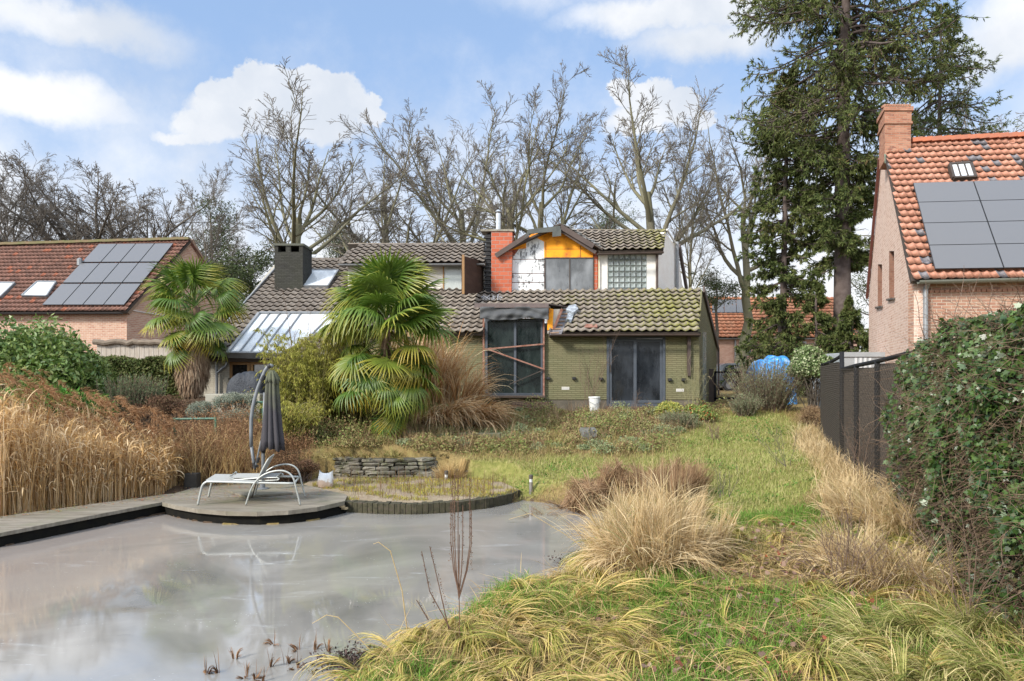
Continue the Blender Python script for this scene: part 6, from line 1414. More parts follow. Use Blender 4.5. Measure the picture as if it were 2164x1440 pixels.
silver = leafm("silver_leaf", [(.10, .125, .06), (.16, .185, .10), (.24, .26, .16), (.19, .15, .09)], .7, .15)
def spiky(lab, c, R_, hgt_, n, m, seed, gz, e=(40, 88), w=.012, name="rosemary_bush", lean=0.):
    r = np.random.RandomState(seed); t = empty(name, (c[0], c[1], gz), lab, "shrub"); ns = n // 22; base = np.stack((c[0] + r.normal(size=ns) * R_ * .42, c[1] + r.normal(size=ns) * R_ * .42, np.full(ns, gz)), -1)
    az = np.arctan2(base[:, 1] - c[1], base[:, 0] - c[0]) + r.normal(size=ns) * .5; el = np.radians(r.uniform(*e, ns)); L_ = r.uniform(.55, 1.05, ns) * hgt_; K = 6; d = np.stack((np.cos(el) * np.cos(az) + lean, np.cos(el) * np.sin(az), np.sin(el)), -1); pts = base[:, None] + d[:, None] * (L_[:, None, None] * np.linspace(0, 1, K)[None, :, None]); pts[..., 2] += .12 * hgt_ * (np.linspace(0, 1, K) ** 2)[None]
    pts += np.cumsum(r.normal(size=pts.shape) * .015, 1); V, Fc = tubes(pts, np.linspace(.007, .003, K)[None].repeat(ns, 0), 3); mesh_np("stems", V, Fc, twig_brown, t)
    k = r.randint(ns, size=n); tt = r.uniform(.2, 1, n) * (K - 1 - 1e-6); i = tt.astype(int); wv = (tt - i)[:, None]; pos = pts[k, i] * (1 - wv) + pts[k, i + 1] * wv; dd = nrm(nrm(pts[k, i + 1] - pts[k, i]) + r.normal(size=(n, 3)) * .5); L2 = r.uniform(.04, .08, n)[:, None] * (1 + 3 * w); s = nrm(np.cross(dd, r.normal(size=(n, 3)))) * w * .5
    V = np.stack((pos, pos + dd * L2 * .5 + s, pos + dd * L2, pos + dd * L2 * .5 - s), 1).reshape(-1, 3); mesh_np("foliage", V, np.arange(n * 4).reshape(-1, 4), m, t)
spiky("tall grey green spiky shrub in front of the blue tarpaulin", P(1622, 850, 21.5), .55, 1.55, 15000, silver, 6, 1.25, w=.02)
spiky("low grey green spiky shrub left of the tall one beside the path", P(1575, 872, 20.5), .22, .65, 4000, silver, 7, 1.2, w=.018)
spiky("upright blue green rosemary left of the brown heather mound", P(283, 860, 17.8), .5, 1.0, 10000, leafm("rosemary_leaf", [(.07, .11, .05), (.12, .17, .08), (.18, .22, .12)], .7, .15), 8, 1.35, (60, 88), .016)
heath = leafm("dead_heather", [(.07, .035, .022), (.13, .07, .045), (.2, .12, .075), (.11, .09, .04)], .9, .1)
shrub("heather_mound", "dark brown heather mound at the foot of the shaggy palm trunk", P(345, 862, 17.6), (1.0, .6, .42), 14000, .05, heath, 9, 30, .3, twig_brown)
for i, (x, y, Y, rx, rz) in enumerate(((430, 868, 17.2, .5, .32), (500, 850, 18.2, .7, .36), (505, 884, 16.8, .55, .3))):
    shrub("silver_shrub", ("low silvery cushion shrub right of the heather mound", "wide silvery cushion shrub behind the upper green handrail", "low silvery cushion shrub left of the parasol canopy")[i], P(x, y, Y), (rx, .45, rz), 9000, .045, leafm("silver_grey_leaf", [(.13, .15, .11), (.22, .24, .18), (.32, .34, .27)], .8, .15), 10 + i, 20, .3, twig_brown)
shrub("golden_shrub", "round yellow and green variegated shrub below the sliding door's right side", P(1420, 868, 20.4), (.52, .5, .45), 9000, .06, leafm("golden_leaf", [(.12, .18, .03), (.3, .33, .08), (.5, .47, .16), (.42, .36, .07)], .45, .25), 14, 22, .55)
shrub("berry_shrub", "green shrub dotted with red berries beside the golden shrub", P(1474, 878, 19.9), (.6, .5, .5), 9000, .065, leafm("berry_leaf", [(.07, .13, .03), (.14, .2, .05), (.25, .3, .08), (.42, .42, .15), (.16, .24, .06), (.12, .18, .05), (.5, .05, .03)], .4, .2), 15, 22, .55)
spiky("small grey lavender tuft at the foot of the berry shrub", P(1432, 914, 18.9), .38, .4, 5000, silver, 16, 1.0, w=.014, name="lavender_tuft")
shrub("brown_shrub", "dry brown tangled shrub at the far end of the mesh fence", P(1722, 885, 19.), (.45, .9, .55), 9000, .045, leafm("dry_brown_leaf", [(.12, .07, .04), (.22, .14, .08), (.3, .22, .12)], .9, .15), 17, 24, .25, twig_brown)
for i, (x, y, Y, s) in enumerate(((640, 990, 15.0, .42), (615, 1000, 14.8, .3))):
    shrub("russet_bush", ("russet brown dead bush left of the white sack", "small russet dead bush behind the lounger's arched legs")[i], P(x, y, Y), (s, .35, .32), 7000, .035, heath, 18 + i, 18, .3, twig_brown)
# bamboo: arching canes with narrow hanging leaves
def bamboo(lab, c, W, D, h, n, m, seed, dark=0):
    r = np.random.RandomState(seed); g = .9; t = empty("bamboo_clump", (c[0], c[1], g), lab, "bamboo"); ns = 170; base = np.stack((c[0] + r.uniform(-W, W, ns) * .6, c[1] + r.uniform(-D, D, ns), np.full(ns, g)), -1); az = r.uniform(0, 6.28, ns); L_ = r.uniform(.6, 1., ns) * h; K = 8; u = np.linspace(0, 1, K)
    pts = base[:, None] + np.stack((np.cos(az)[:, None] * u ** 2 * .55, np.sin(az)[:, None] * u ** 2 * .4, u * L_[:, None] - u[None] ** 5 * .25), -1); V, Fc = tubes(pts, np.linspace(.010, .003, K)[None].repeat(ns, 0), 4); mesh_np("canes", V, Fc, mat("bamboo_cane", (.16, .17, .05), (.22, .17, .07), 3, .6), t)
    tw = grow(pts, np.full((ns, K), .004), 7, .25, 1, (30, 70), .22, 4, r, up=-.12, wob=.15, minr=.002); tp_ = tw[0]; k = r.randint(len(tp_), size=n); i = r.randint(3, size=n); pos = tp_[k, i] + (tp_[k, i + 1] - tp_[k, i]) * r.rand(n, 1)
    d = nrm(r.normal(size=(n, 3)) * .5 + (0, 0, -1.)); s = nrm(np.cross(d, r.normal(size=(n, 3)))); L2 = r.uniform(.07, .13, n)[:, None]; V = np.stack((pos, pos + d * L2 * .4 + s * L2 * .09, pos + d * L2, pos + d * L2 * .4 - s * L2 * .09), 1).reshape(-1, 3); mesh_np("foliage", V, np.arange(n * 4).reshape(-1, 4), m, t)
bam = leafm("bamboo_leaf", [(.15, .16, .025), (.26, .26, .05), (.36, .34, .08), (.22, .14, .05)], .55, .25, big=1.1)
bamd = leafm("olive_bamboo_leaf", [(.07, .075, .015), (.13, .12, .03), (.18, .15, .04), (.14, .08, .035)], .6, .2, big=1.1)
bamboo("yellow green bamboo clump between the parasol and the big palm", P(648, 930, 17.6), .95, .5, 3.0, 30000, bam, 1)
bamboo("dark olive bamboo clump behind the trunk of the big palm", P(735, 930, 18.2), .95, .5, 2.35, 20000, bamd, 2)
bamboo("low bright bamboo tuft at the foot of the yellow green clump", P(620, 950, 16.2), .45, .3, 1.2, 8000, bam, 3)

# ---------------------------------------------------------------- grasses
straw = leafm("straw", [(.34, .22, .09), (.48, .34, .15), (.6, .45, .23), (.4, .26, .11)], .7, .3)
reedm = leafm("reed_straw", [(.34, .18, .065), (.56, .35, .14), (.76, .54, .28), (.88, .7, .45), (.24, .13, .055)], .7, .3)
plumem = leafm("reed_plume", [(.26, .13, .06), (.36, .2, .1), (.46, .29, .16)], .9, .3)
def reeds():
    n = 11000; u = RS.rand(n); px = RS.uniform(-160, 372, n); Yb = np.interp(px, [-160, 0, 340, 372], [10.9, 11.35, 13.25, 13.8]); Y = Yb + RS.rand(n) ** 1.3 * np.interp(px, [-160, 250, 372], [2.6, 2.2, 1.2]); X = (px - CX) / F * Y; z = hgt(X, Y)
    topz = np.interp(px, [-160, 0, 120, 230, 330, 372], [2.15, 2.0, 1.7, 1.35, 1.0, .8]) * RS.uniform(.45, .98, n) * (.82 + .34 * vnoise(X * 1.7, Y * 1.7, 1.))
    base = np.stack((X, Y, z), -1); az = RS.uniform(0, 6.28, n); st = blades(base, az, np.radians(U(76, 95, n)), U(0, .5, n), topz, U(.006, .011, n), 6, None, 2.)
    q = 15000; k = RS.randint(n, size=q); b2 = base[k].copy(); b2[:, 2] += topz[k] * U(.3, .98, q); lf = blades(b2, RS.uniform(0, 6.28, q), np.radians(U(20, 80, q)), U(.6, 3.2, q), U(.16, .42, q), U(.012, .026, q), 6, None, 1.3)
    put_ribbons("tall_reeds", [st, lf], reedm); tag(bpy.data.objects["tall_reeds"], "tall golden dry reeds along the left bank", kind='stuff')
    # a few hundred ripe plumes nodding over the reeds
    m = 330; px = RS.uniform(-120, 360, m); Y = np.interp(px, [-160, 360], [11.6, 13.7]) + RS.rand(m) * 1.8; X = (px - CX) / F * Y; z0 = hgt(X, Y); hh = np.interp(px, [-160, 0, 120, 230, 330, 372], [2.2, 2.15, 1.85, 1.5, 1.25, 1.1]) * RS.uniform(.72, 1.15, m)
    az = RS.uniform(-.9, .9, m); tipd = np.stack((np.cos(az), np.sin(az) * .6, 0 * az), -1); parts = [blades(np.stack((X, Y, z0), -1), az, np.radians(U(83, 89, m)), U(.1, .4, m), hh, np.full(m, .008), 6, None, 3.)]
    tip = parts[0][0].reshape(m, 6, 2, 3)[:, -1].mean(1); q = 46; pos = tip.repeat(q, 0); f = RS.rand(m * q); dr = tipd.repeat(q, 0); pos = pos - (0, 0, .02) + dr * (f * .2)[:, None] - np.array((0, 0, 1.)) * (f ** 2 * .14)[:, None] ; w = blades(pos, az.repeat(q) + Nn(.5, m * q), np.radians(U(-30, 50, m * q)), U(.6, 1.8, m * q), U(.06, .15, m * q), U(.008, .014, m * q), 4)
    put_ribbons("reed_plumes", [w], plumem); tag(bpy.data.objects["reed_plumes"], "brown nodding plumes above the golden reeds", kind='stuff')
    put_ribbons("plume_stalks", [parts[0]], reedm); tag(bpy.data.objects["plume_stalks"], "thin stalks of the nodding reed plumes", kind='stuff')
reeds()
def grass_thing(name, lab, parts, m, cat="ornamental grass", group=None):
    o = put_ribbons(name, parts, m); return tag(o, lab, cat, group)
# miscanthus beside the palm: upright straw back, long arching mass falling right
mis = leafm("miscanthus_leaf", [(.36, .18, .07), (.54, .32, .14), (.7, .5, .28), (.8, .64, .4), (.3, .14, .06)], .75, .3)
parts = []
for x, y, Y, n, e, dr, L_, azc, azs, pw in ((880, 862, 19.6, 800, (76, 90), (.4, 2.8), (1.7, 3.2), 0, 2.5, 2.6), (935, 864, 19.9, 700, (74, 90), (.6, 2.8), (1.5, 3.0), 0, 2.0, 2.6), (985, 866, 19.9, 350, (66, 88), (.8, 2.8), (1.2, 2.4), 0, 1., 2.2),
        (900, 905, 18.6, 500, (30, 70), (1.2, 2.9), (.7, 1.3), -.6, 1., 1.3), (950, 892, 18.9, 650, (34, 70), (1.2, 2.8), (.9, 1.6), -.3, .7, 1.3), (1000, 882, 19.2, 650, (34, 66), (1.2, 2.7), (.9, 1.7), -.2, .5, 1.3)):
    c = P(x, y, Y); c[2] = float(hgt(c[0], c[1])); parts.append(tuft(c, n, L_, .32, e, dr, (.018, .036), 9, azc=azc, azs=azs, pw=pw, curl=1.2, wisp=8))
grass_thing("silver_grass", "big straw coloured ornamental grass arching over beside the palm", parts, mis)
# dead rusty perennials between the reeds and the parasol
pe = leafm("rusty_perennial", [(.15, .075, .04), (.25, .14, .075), (.36, .23, .12), (.2, .1, .06)], .9, .2)
def perennials():
    n = 5200; px = RS.uniform(350, 660, n); Y = np.interp(px, [350, 545, 660], [13.9, 14.3, 15.2]) + RS.rand(n) * 2.3; X = (px - CX) / F * Y; z = hgt(X, Y); hh = U(.4, 1.0, n) * np.interp(px, [350, 420, 500, 560, 660], [1.0, 1.1, 1.25, .7, .4]); base = np.stack((X, Y, z), -1)
    st = blades(base, RS.uniform(0, 6.28, n), np.radians(U(70, 90, n)), U(0, .6, n), hh, U(.005, .009, n), 5); tips = st[0].reshape(n, 5, 2, 3).mean(2)
    k = RS.randint(n, size=34000); i = RS.choice([2, 3, 4, 4], size=34000); pos = tips[k, i] + RS.normal(size=(34000, 3)) * .05; V, Fc = leaves(pos, RS.uniform(.02, .055, 34000), None, .4)
    uv = np.zeros((len(V), 2)); o = put_ribbons("dead_perennials", [st, (V, Fc, uv)], pe); tag(o, "rusty brown dead perennials behind the deck", kind='stuff')
    n = 900; px = RS.uniform(330, 560, n); Y = np.interp(px, [330, 560], [13.7, 14.2]) + RS.rand(n); X = (px - CX) / F * Y; base = np.stack((X, Y, hgt(X, Y)), -1); o = put_ribbons("straw_blades", [blades(base, RS.uniform(0, 6.28, n), np.radians(U(60, 88, n)), U(.1, 1.2, n), U(.5, 1.3, n), U(.008, .014, n), 6)], straw); tag(o, "pale straw blades among the rusty perennials", kind='stuff')
perennials()
# short lawn
lawnm = leafm("lawn_blade", [(.10, .14, .03), (.19, .25, .05), (.34, .36, .11), (.52, .44, .22), (.20, .27, .05), (.36, .26, .12)], .6, .3, big=.8)
roughm = leafm("rough_blade", [(.16, .19, .04), (.27, .26, .08), (.42, .33, .14), (.2, .13, .07), (.33, .29, .12)], .7, .25, big=.7)
def lawn():
    n = 150000; px = RS.uniform(900, 1800, n); Y = 8.5 + 13.2 * RS.rand(n) ** .8; X = (px - CX) / F * Y; g = greenness(X, Y); ok = (RS.rand(n) < g * 1.3 * (.12 + 1.2 * vnoise(X, Y, 1.3))) & ~inpoly(X, Y, POND) & ~inpoly(X, Y, TERR) & (polydist(X, Y, POND) > .15); X, Y, px = X[ok], Y[ok], px[ok]; n = len(X)
    base = np.stack((X, Y, hgt(X, Y) - .005), -1); sz = 1 + .6 * vnoise(X, Y, 1.3)
    o = put_ribbons("lawn_grass", [blades(base, RS.uniform(0, 6.28, n), np.radians(U(35, 85, n)), U(.2, 1.2, n), U(.05, .10, n) * sz, U(.007, .012, n), 3)], lawnm); tag(o, "bright green mossy lawn grass running up to the house", kind='stuff')
    n = 90000; X = RS.uniform(-6, 9, n); Y = RS.uniform(12.5, 21.6, n); g = greenness(X, Y); cl = vnoise(X, Y, 1.6); ok = (RS.rand(n) < (1 - g * .93) * (.25 + cl)) & ~inpoly(X, Y, POND) & ~inpoly(X, Y, TERR) & ~inpoly(X, Y, DECK) & ~((X < -1.) & (Y < 15.8)) ; X, Y, cl = X[ok], Y[ok], cl[ok]; n = len(X); base = np.stack((X, Y, hgt(X, Y)), -1)
    o = put_ribbons("rough_grass", [blades(base, RS.uniform(0, 6.28, n), np.radians(U(20, 85, n)), U(.2, 1.6, n), U(.07, .24, n) * (.5 + cl), U(.008, .014, n), 4)], roughm); tag(o, "rough mixed grass and moss between the terrace and the house", kind='stuff')
lawn()
# weeds: leafy ground cover and brittle stalks in the neglected beds
def weeds():
    weed = leafm("weed_leaf", [(.09, .13, .03), (.17, .21, .06), (.26, .26, .1), (.22, .13, .07), (.14, .08, .05)], .7, .2, big=1.4)
    n = 110000; X = RS.uniform(-7.5, 6.6, n); Y = RS.uniform(15.9, 21.5, n); b = vnoise(X, Y, .9) * .6 + vnoise(X + 9, Y, 2.3) * .4; g = greenness(X, Y); ok = (b > .42) & (RS.rand(n) > g) ; X, Y, b = X[ok], Y[ok], b[ok]; n = len(X); z = hgt(X, Y) + RS.rand(n) ** 1.5 * (b - .38) * 1.5
    V, Fc = leaves(np.stack((X, Y, z), -1), RS.uniform(.035, .085, n), np.array((0, -.2, .8)), .5); tag(mesh_np("bed_weeds", V, Fc, weed), "patchy green and brown weeds in the old beds before the house", kind='stuff')
    n = 2600; X = RS.uniform(-4, 6.2, n); Y = RS.uniform(16, 21.6, n); b = vnoise(X, Y, .8); ok = b > .45; X, Y = X[ok], Y[ok]; n = len(X); base = np.stack((X, Y, hgt(X, Y)), -1); st = blades(base, RS.uniform(0, 6.28, n), np.radians(U(30, 90, n)), U(-.2, .9, n), U(.15, .6, n), U(.006, .010, n), 4); o = put_ribbons("dry_stalks", [st], leafm("dry_stalk", [(.14, .08, .05), (.26, .17, .1), (.4, .3, .17)], .9, .1)); tag(o, "thin dry brown stalks scattered over the old beds", kind='stuff')
    # terrace weeds
    n = 17000; px = RS.uniform(660, 1105, n); Y = RS.uniform(12.6, 15.5, n); X = (px - CX) / F * Y; cl = vnoise(X, Y, 3.); ok = inpoly(X, Y, TERR) & (cl > .36); X, Y, cl = X[ok], Y[ok], cl[ok]; n = len(X); base = np.stack((X, Y, np.full(n, .165)), -1); o = put_ribbons("terrace_tufts", [blades(base, RS.uniform(0, 6.28, n), np.radians(U(20, 85, n)), U(.2, 1.5, n), U(.03, .1, n), U(.006, .011, n), 3)], leafm("terrace_moss", [(.36, .22, .06), (.42, .36, .07), (.28, .3, .05), (.22, .13, .06)], .8, .2)); tag(o, "small yellow and rusty tufts growing between the terrace pavers", kind='stuff')
    n = 520; px = RS.uniform(720, 1110, n); Y = RS.uniform(12.7, 15.4, n); X = (px - CX) / F * Y; ok = inpoly(X, Y, TERR); X, Y = X[ok], Y[ok]; n = len(X); base = np.stack((X, Y, np.full(n, .165)), -1); o = put_ribbons("terrace_stalks", [blades(base, RS.uniform(0, 6.28, n), np.radians(U(80, 92, n)), U(-.1, .2, n), U(.08, .42, n), U(.007, .011, n), 4)], leafm("dark_stalk", [(.1, .06, .035), (.2, .13, .07)], .9, 0)); tag(o, "upright dry stalks standing in the joints of the terrace", kind='stuff')
    V, Fc = leaves(np.stack((RS.uniform(-6.6, -3.6, 900), RS.uniform(12.3, 14, 900), np.full(900, .232)), -1), RS.uniform(.02, .05, 900), np.array((0, 0, 3.)), .5, .3); tag(mesh_np("deck_litter", V, Fc, leafm("litter", [(.32, .08, .04), (.22, .12, .07), (.3, .22, .08), (.2, .22, .06)], .8, 0)), "rusty leaf litter lying on the plank deck", kind='stuff')
    px = RS.uniform(-100, 345, 420); Y = np.interp(px, [-100, 345], [10.3, 12.7]) + RS.uniform(-.1, .45, 420); V, Fc = leaves(np.stack(((px - CX) / F * Y, Y, np.full(420, .212)), -1), RS.uniform(.02, .06, 420), np.array((0, 0, 3.)), .5, .3); tag(mesh_np("walk_litter", V, Fc, MATS["litter"]), "scattered green and brown leaf litter on the boardwalk", kind='stuff')
weeds()
def wall_overgrowth():
    parts = [tuft((x, 15.42 + RS.uniform(0, .5), .15 + (.45 if RS.rand() < .6 else 0)), 60, (.1, .32), .12, (10, 80), (.3, 2.2), (.006, .011), 5, ground=None) for x in RS.uniform(-4.3, -1.6, 40)]
    tag(put_ribbons("wall_weeds", parts, roughm), "grass and weeds growing over the dry stone wall", kind='stuff')
wall_overgrowth()
def scrub():
    """scrubby lumps of half dead plants over the beds: too many and too entangled to count"""
    r = np.random.RandomState(8); P_, Q_, T_ = [], [], []
    cs = []
    for _ in range(520):
        X, Y = r.uniform(-5.6, 6.0), r.uniform(15.95, 21.3)
        if float(greenness(np.array(X), np.array(Y))) > .35 or any((X - a) ** 2 + (Y - b) ** 2 < .4 ** 2 for a, b in cs): continue
        cs.append((X, Y))
    for i, (X, Y) in enumerate(cs):
        g = float(hgt(X, Y)); s = r.uniform(.16, .42); n = int(260 + 900 * s); q = nrm(r.normal(size=(n, 3))); q[:, 2] = np.abs(q[:, 2]); rad = (.55 + .5 * r.rand(n, 1)); pos = np.array((X, Y, g)) + q * rad * (s, s, s * r.uniform(.45, .95)); V, Fc = leaves(pos, r.uniform(.03, .075, n), q * .6, .45); (P_ if i % 3 else Q_).append((V, Fc))
        if r.rand() < .6: T_.append(tuft((X, Y, g), 26, (.25, .7), s * .6, (45, 92), (-.2, 1.0), (.006, .011), 5, wisp=2))
    V, Fc = join(P_); tag(mesh_np("bed_scrub", V, Fc, leafm("scrub_leaf", [(.10, .12, .035), (.22, .22, .08), (.34, .29, .13), (.26, .16, .09), (.14, .09, .05)], .8, .2, big=2.2)), "low brown green scrub in lumps over the old beds", kind='stuff')
    V, Fc = join(Q_); tag(mesh_np("silvery_scrub", V, Fc, leafm("silver_scrub_leaf", [(.12, .16, .06), (.22, .26, .13), (.34, .36, .22)], .8, .2, big=2.2)), "low silvery green scrub in lumps over the old beds", kind='stuff')
    put_ribbons("scrub_twigs", T_, MATS["dry_stalk"]); tag(bpy.data.objects["scrub_twigs"], "dry twigs rising from the scrub", kind='stuff')
    n = 16000; X = RS.uniform(-.6, 7.5, n); Y = RS.uniform(10, 20.5, n); g = greenness(X, Y); ok = (g > .4) & (vnoise(X + 3, Y, 1.5) > .62); X, Y = X[ok], Y[ok]; n = len(X)
    V, Fc = leaves(np.stack((X, Y, hgt(X, Y) + .02 + .05 * RS.rand(n)), -1), RS.uniform(.03, .07, n), np.array((0, -.2, .9)), .6); tag(mesh_np("clover_patches", V, Fc, leafm("clover_leaf", [(.05, .12, .02), (.1, .2, .035), (.18, .28, .06)], .6, .2)), "dark green clover patches in the lawn", kind='stuff')
scrub()

# ---------------------------------------------------------------- foreground bank: flattened grass, sedges, fallen leaves
flatm = leafm("flattened_grass", [(.07, .10, .02), (.22, .27, .05), (.50, .42, .12), (.70, .53, .22), (.36, .22, .07)], .6, .3, big=1.6)
greenm = leafm("fresh_grass", [(.07, .16, .02), (.13, .26, .035), (.2, .34, .06)], .55, .3)
def bank():
    parts = []; pts = []
    for _ in range(5200):
        Y = 4.3 + 5.6 * RS.rand() ** .8; X = RS.uniform(-1.9, 5.2)
        if X > .52 + Y * .78 or inpoly(np.array([X]), np.array([Y]), POND)[0]: continue
        if all((X - a) ** 2 + (Y - b) ** 2 > .25 ** 2 for a, b in pts[-700:]): pts.append((X, Y))
    for X, Y in pts:
        d = float(polydist(np.array(X), np.array(Y), POND)); path_ = math.exp(-((X - (1.85 + (Y - 5.3) * .43)) / .55) ** 2)
        if random.random() < path_ * .97: continue
        fl = 3.6 + 2.2 * (float(vnoise(X, Y, .62)) - .5) * 3 + (.5 if X > 3 else 0); nb = int(random.uniform(90, 170)); z = float(hgt(X, Y)); big = random.uniform(.75, 1.2)
        if d < .12: nb //= 2
        parts.append(tuft((X, Y, z), nb, (.28 * big, .66 * big), .08, (12, 68), (1.2, 3.0), (.006, .012), 7, azc=fl, azs=.5, pw=.9, curl=.6, wisp=18))
    o = put_ribbons("flattened_grass", parts, flatm); tag(o, "long flattened green and straw grass lying in swirls on the near bank", kind='stuff')
    n = 80000; Y = 4.5 + 6.5 * RS.rand(n); X = RS.uniform(-1.5, 6, n); ok = (RS.rand(n) > .3 * np.exp(-((X - (1.85 + (Y - 5.3) * .43)) / .65) ** 2)) & ~inpoly(X, Y, POND) & (polydist(X, Y, POND) > .1) & (vnoise(X, Y, 1.2) > .15); X, Y = X[ok], Y[ok]; n = len(X)
    o = put_ribbons("undergrass", [blades(np.stack((X, Y, hgt(X, Y)), -1), RS.uniform(0, 6.28, n), np.radians(U(20, 80, n)), U(.3, 1.6, n), U(.06, .2, n), U(.004, .008, n), 4)], roughm); tag(o, "short thin grass under the flattened swathes", kind='stuff')
    n = 60000; Y = 4.5 + 6. * RS.rand(n); X = RS.uniform(-1.2, 5.2, n); ok = ~inpoly(X, Y, POND) & (polydist(X, Y, POND) > .2) & (vnoise(X + 20, Y + 3, 1.25) > .6); X, Y = X[ok], Y[ok]; n = len(X)
    o = put_ribbons("fresh_patches", [blades(np.stack((X, Y, hgt(X, Y)), -1), RS.uniform(0, 6.28, n), np.radians(U(35, 85, n)), U(.2, 1.4, n), U(.10, .26, n), U(.004, .008, n), 5)], greenm); tag(o, "patches of fresh green grass between the flattened swathes", kind='stuff')
    n = 9000; Y = 4.5 + 5.2 * RS.rand(n); X = RS.uniform(-1.4, 5.5, n); ok = ~inpoly(X, Y, POND) & (polydist(X, Y, POND) > .2); X, Y = X[ok], Y[ok]; n = len(X); z = hgt(X, Y) + .02 + .16 * RS.rand(n) ** 2
    o = put_ribbons("loose_thatch", [blades(np.stack((X, Y, z), -1), RS.uniform(0, 6.28, n), np.radians(U(-8, 25, n)), U(-.1, .9, n), U(.15, .5, n), U(.004, .008, n), 5)], straw); tag(o, "loose dead straw criss crossing over the near bank", kind='stuff')
    for (px, py, lab) in ((1522, 1385, "vivid green grass tuft among fallen leaves low in the foreground"), (1452, 1340, "small vivid green grass tuft left of the bigger one"), (1405, 1262, "green tuft in front of the tall pale sedge clump")):
        c = G(px, py + 12, .24); c[2] = float(hgt(c[0], c[1])); grass_thing("grass_tuft", lab, [tuft(c, 420 if px > 1500 else 260, (.14, .26), .15, (30, 90), (.2, 1.3), (.004, .007), 5)], greenm, "grass tuft", "fresh green grass tufts")
    n = 1200; Y = 4.6 + 5. * RS.rand(n) ** 1.2; X = 1.85 + (Y - 5.3) * .43 + RS.normal(size=n) * .6; ok = ~inpoly(X, Y, POND); X, Y = X[ok], Y[ok]; n = len(X); out = [(0, 0), (.16, .12), (.42, .1), (.3, .3), (.5, .48), (.28, .55), (.3, .82), (0, 1.), (-.3, .82), (-.28, .55), (-.5, .48), (-.3, .3), (-.42, .1), (-.16, .12)]
    V, Fc = shape_leaves(np.stack((X, Y, hgt(X, Y) + .04 + RS.rand(n) * .10), -1), RS.uniform(.03, .068, n), out, np.array((0, 0, 1.6)), .9, 0.); tag(mesh_np("fallen_leaves", V, Fc, leafm("fallen_leaf", [(.3, .07, .03), (.12, .06, .04), (.2, .115, .075), (.26, .17, .12), (.1, .055, .035), (.16, .09, .055)], .5, .1, spec=.5)), "fallen reddish brown oak leaves on the near path", kind='stuff')
bank()
sedge = leafm("pale_sedge", [(.26, .16, .07), (.5, .36, .18), (.72, .58, .36), (.42, .28, .13), (.36, .36, .16)], .7, .3, big=1.2)
sedged = leafm("brown_sedge", [(.16, .09, .05), (.28, .17, .09), (.42, .29, .17), (.2, .12, .07)], .8, .2)
sedgeg = leafm("green_sedge", [(.12, .15, .035), (.25, .27, .07), (.46, .42, .16), (.66, .54, .28)], .6, .3)
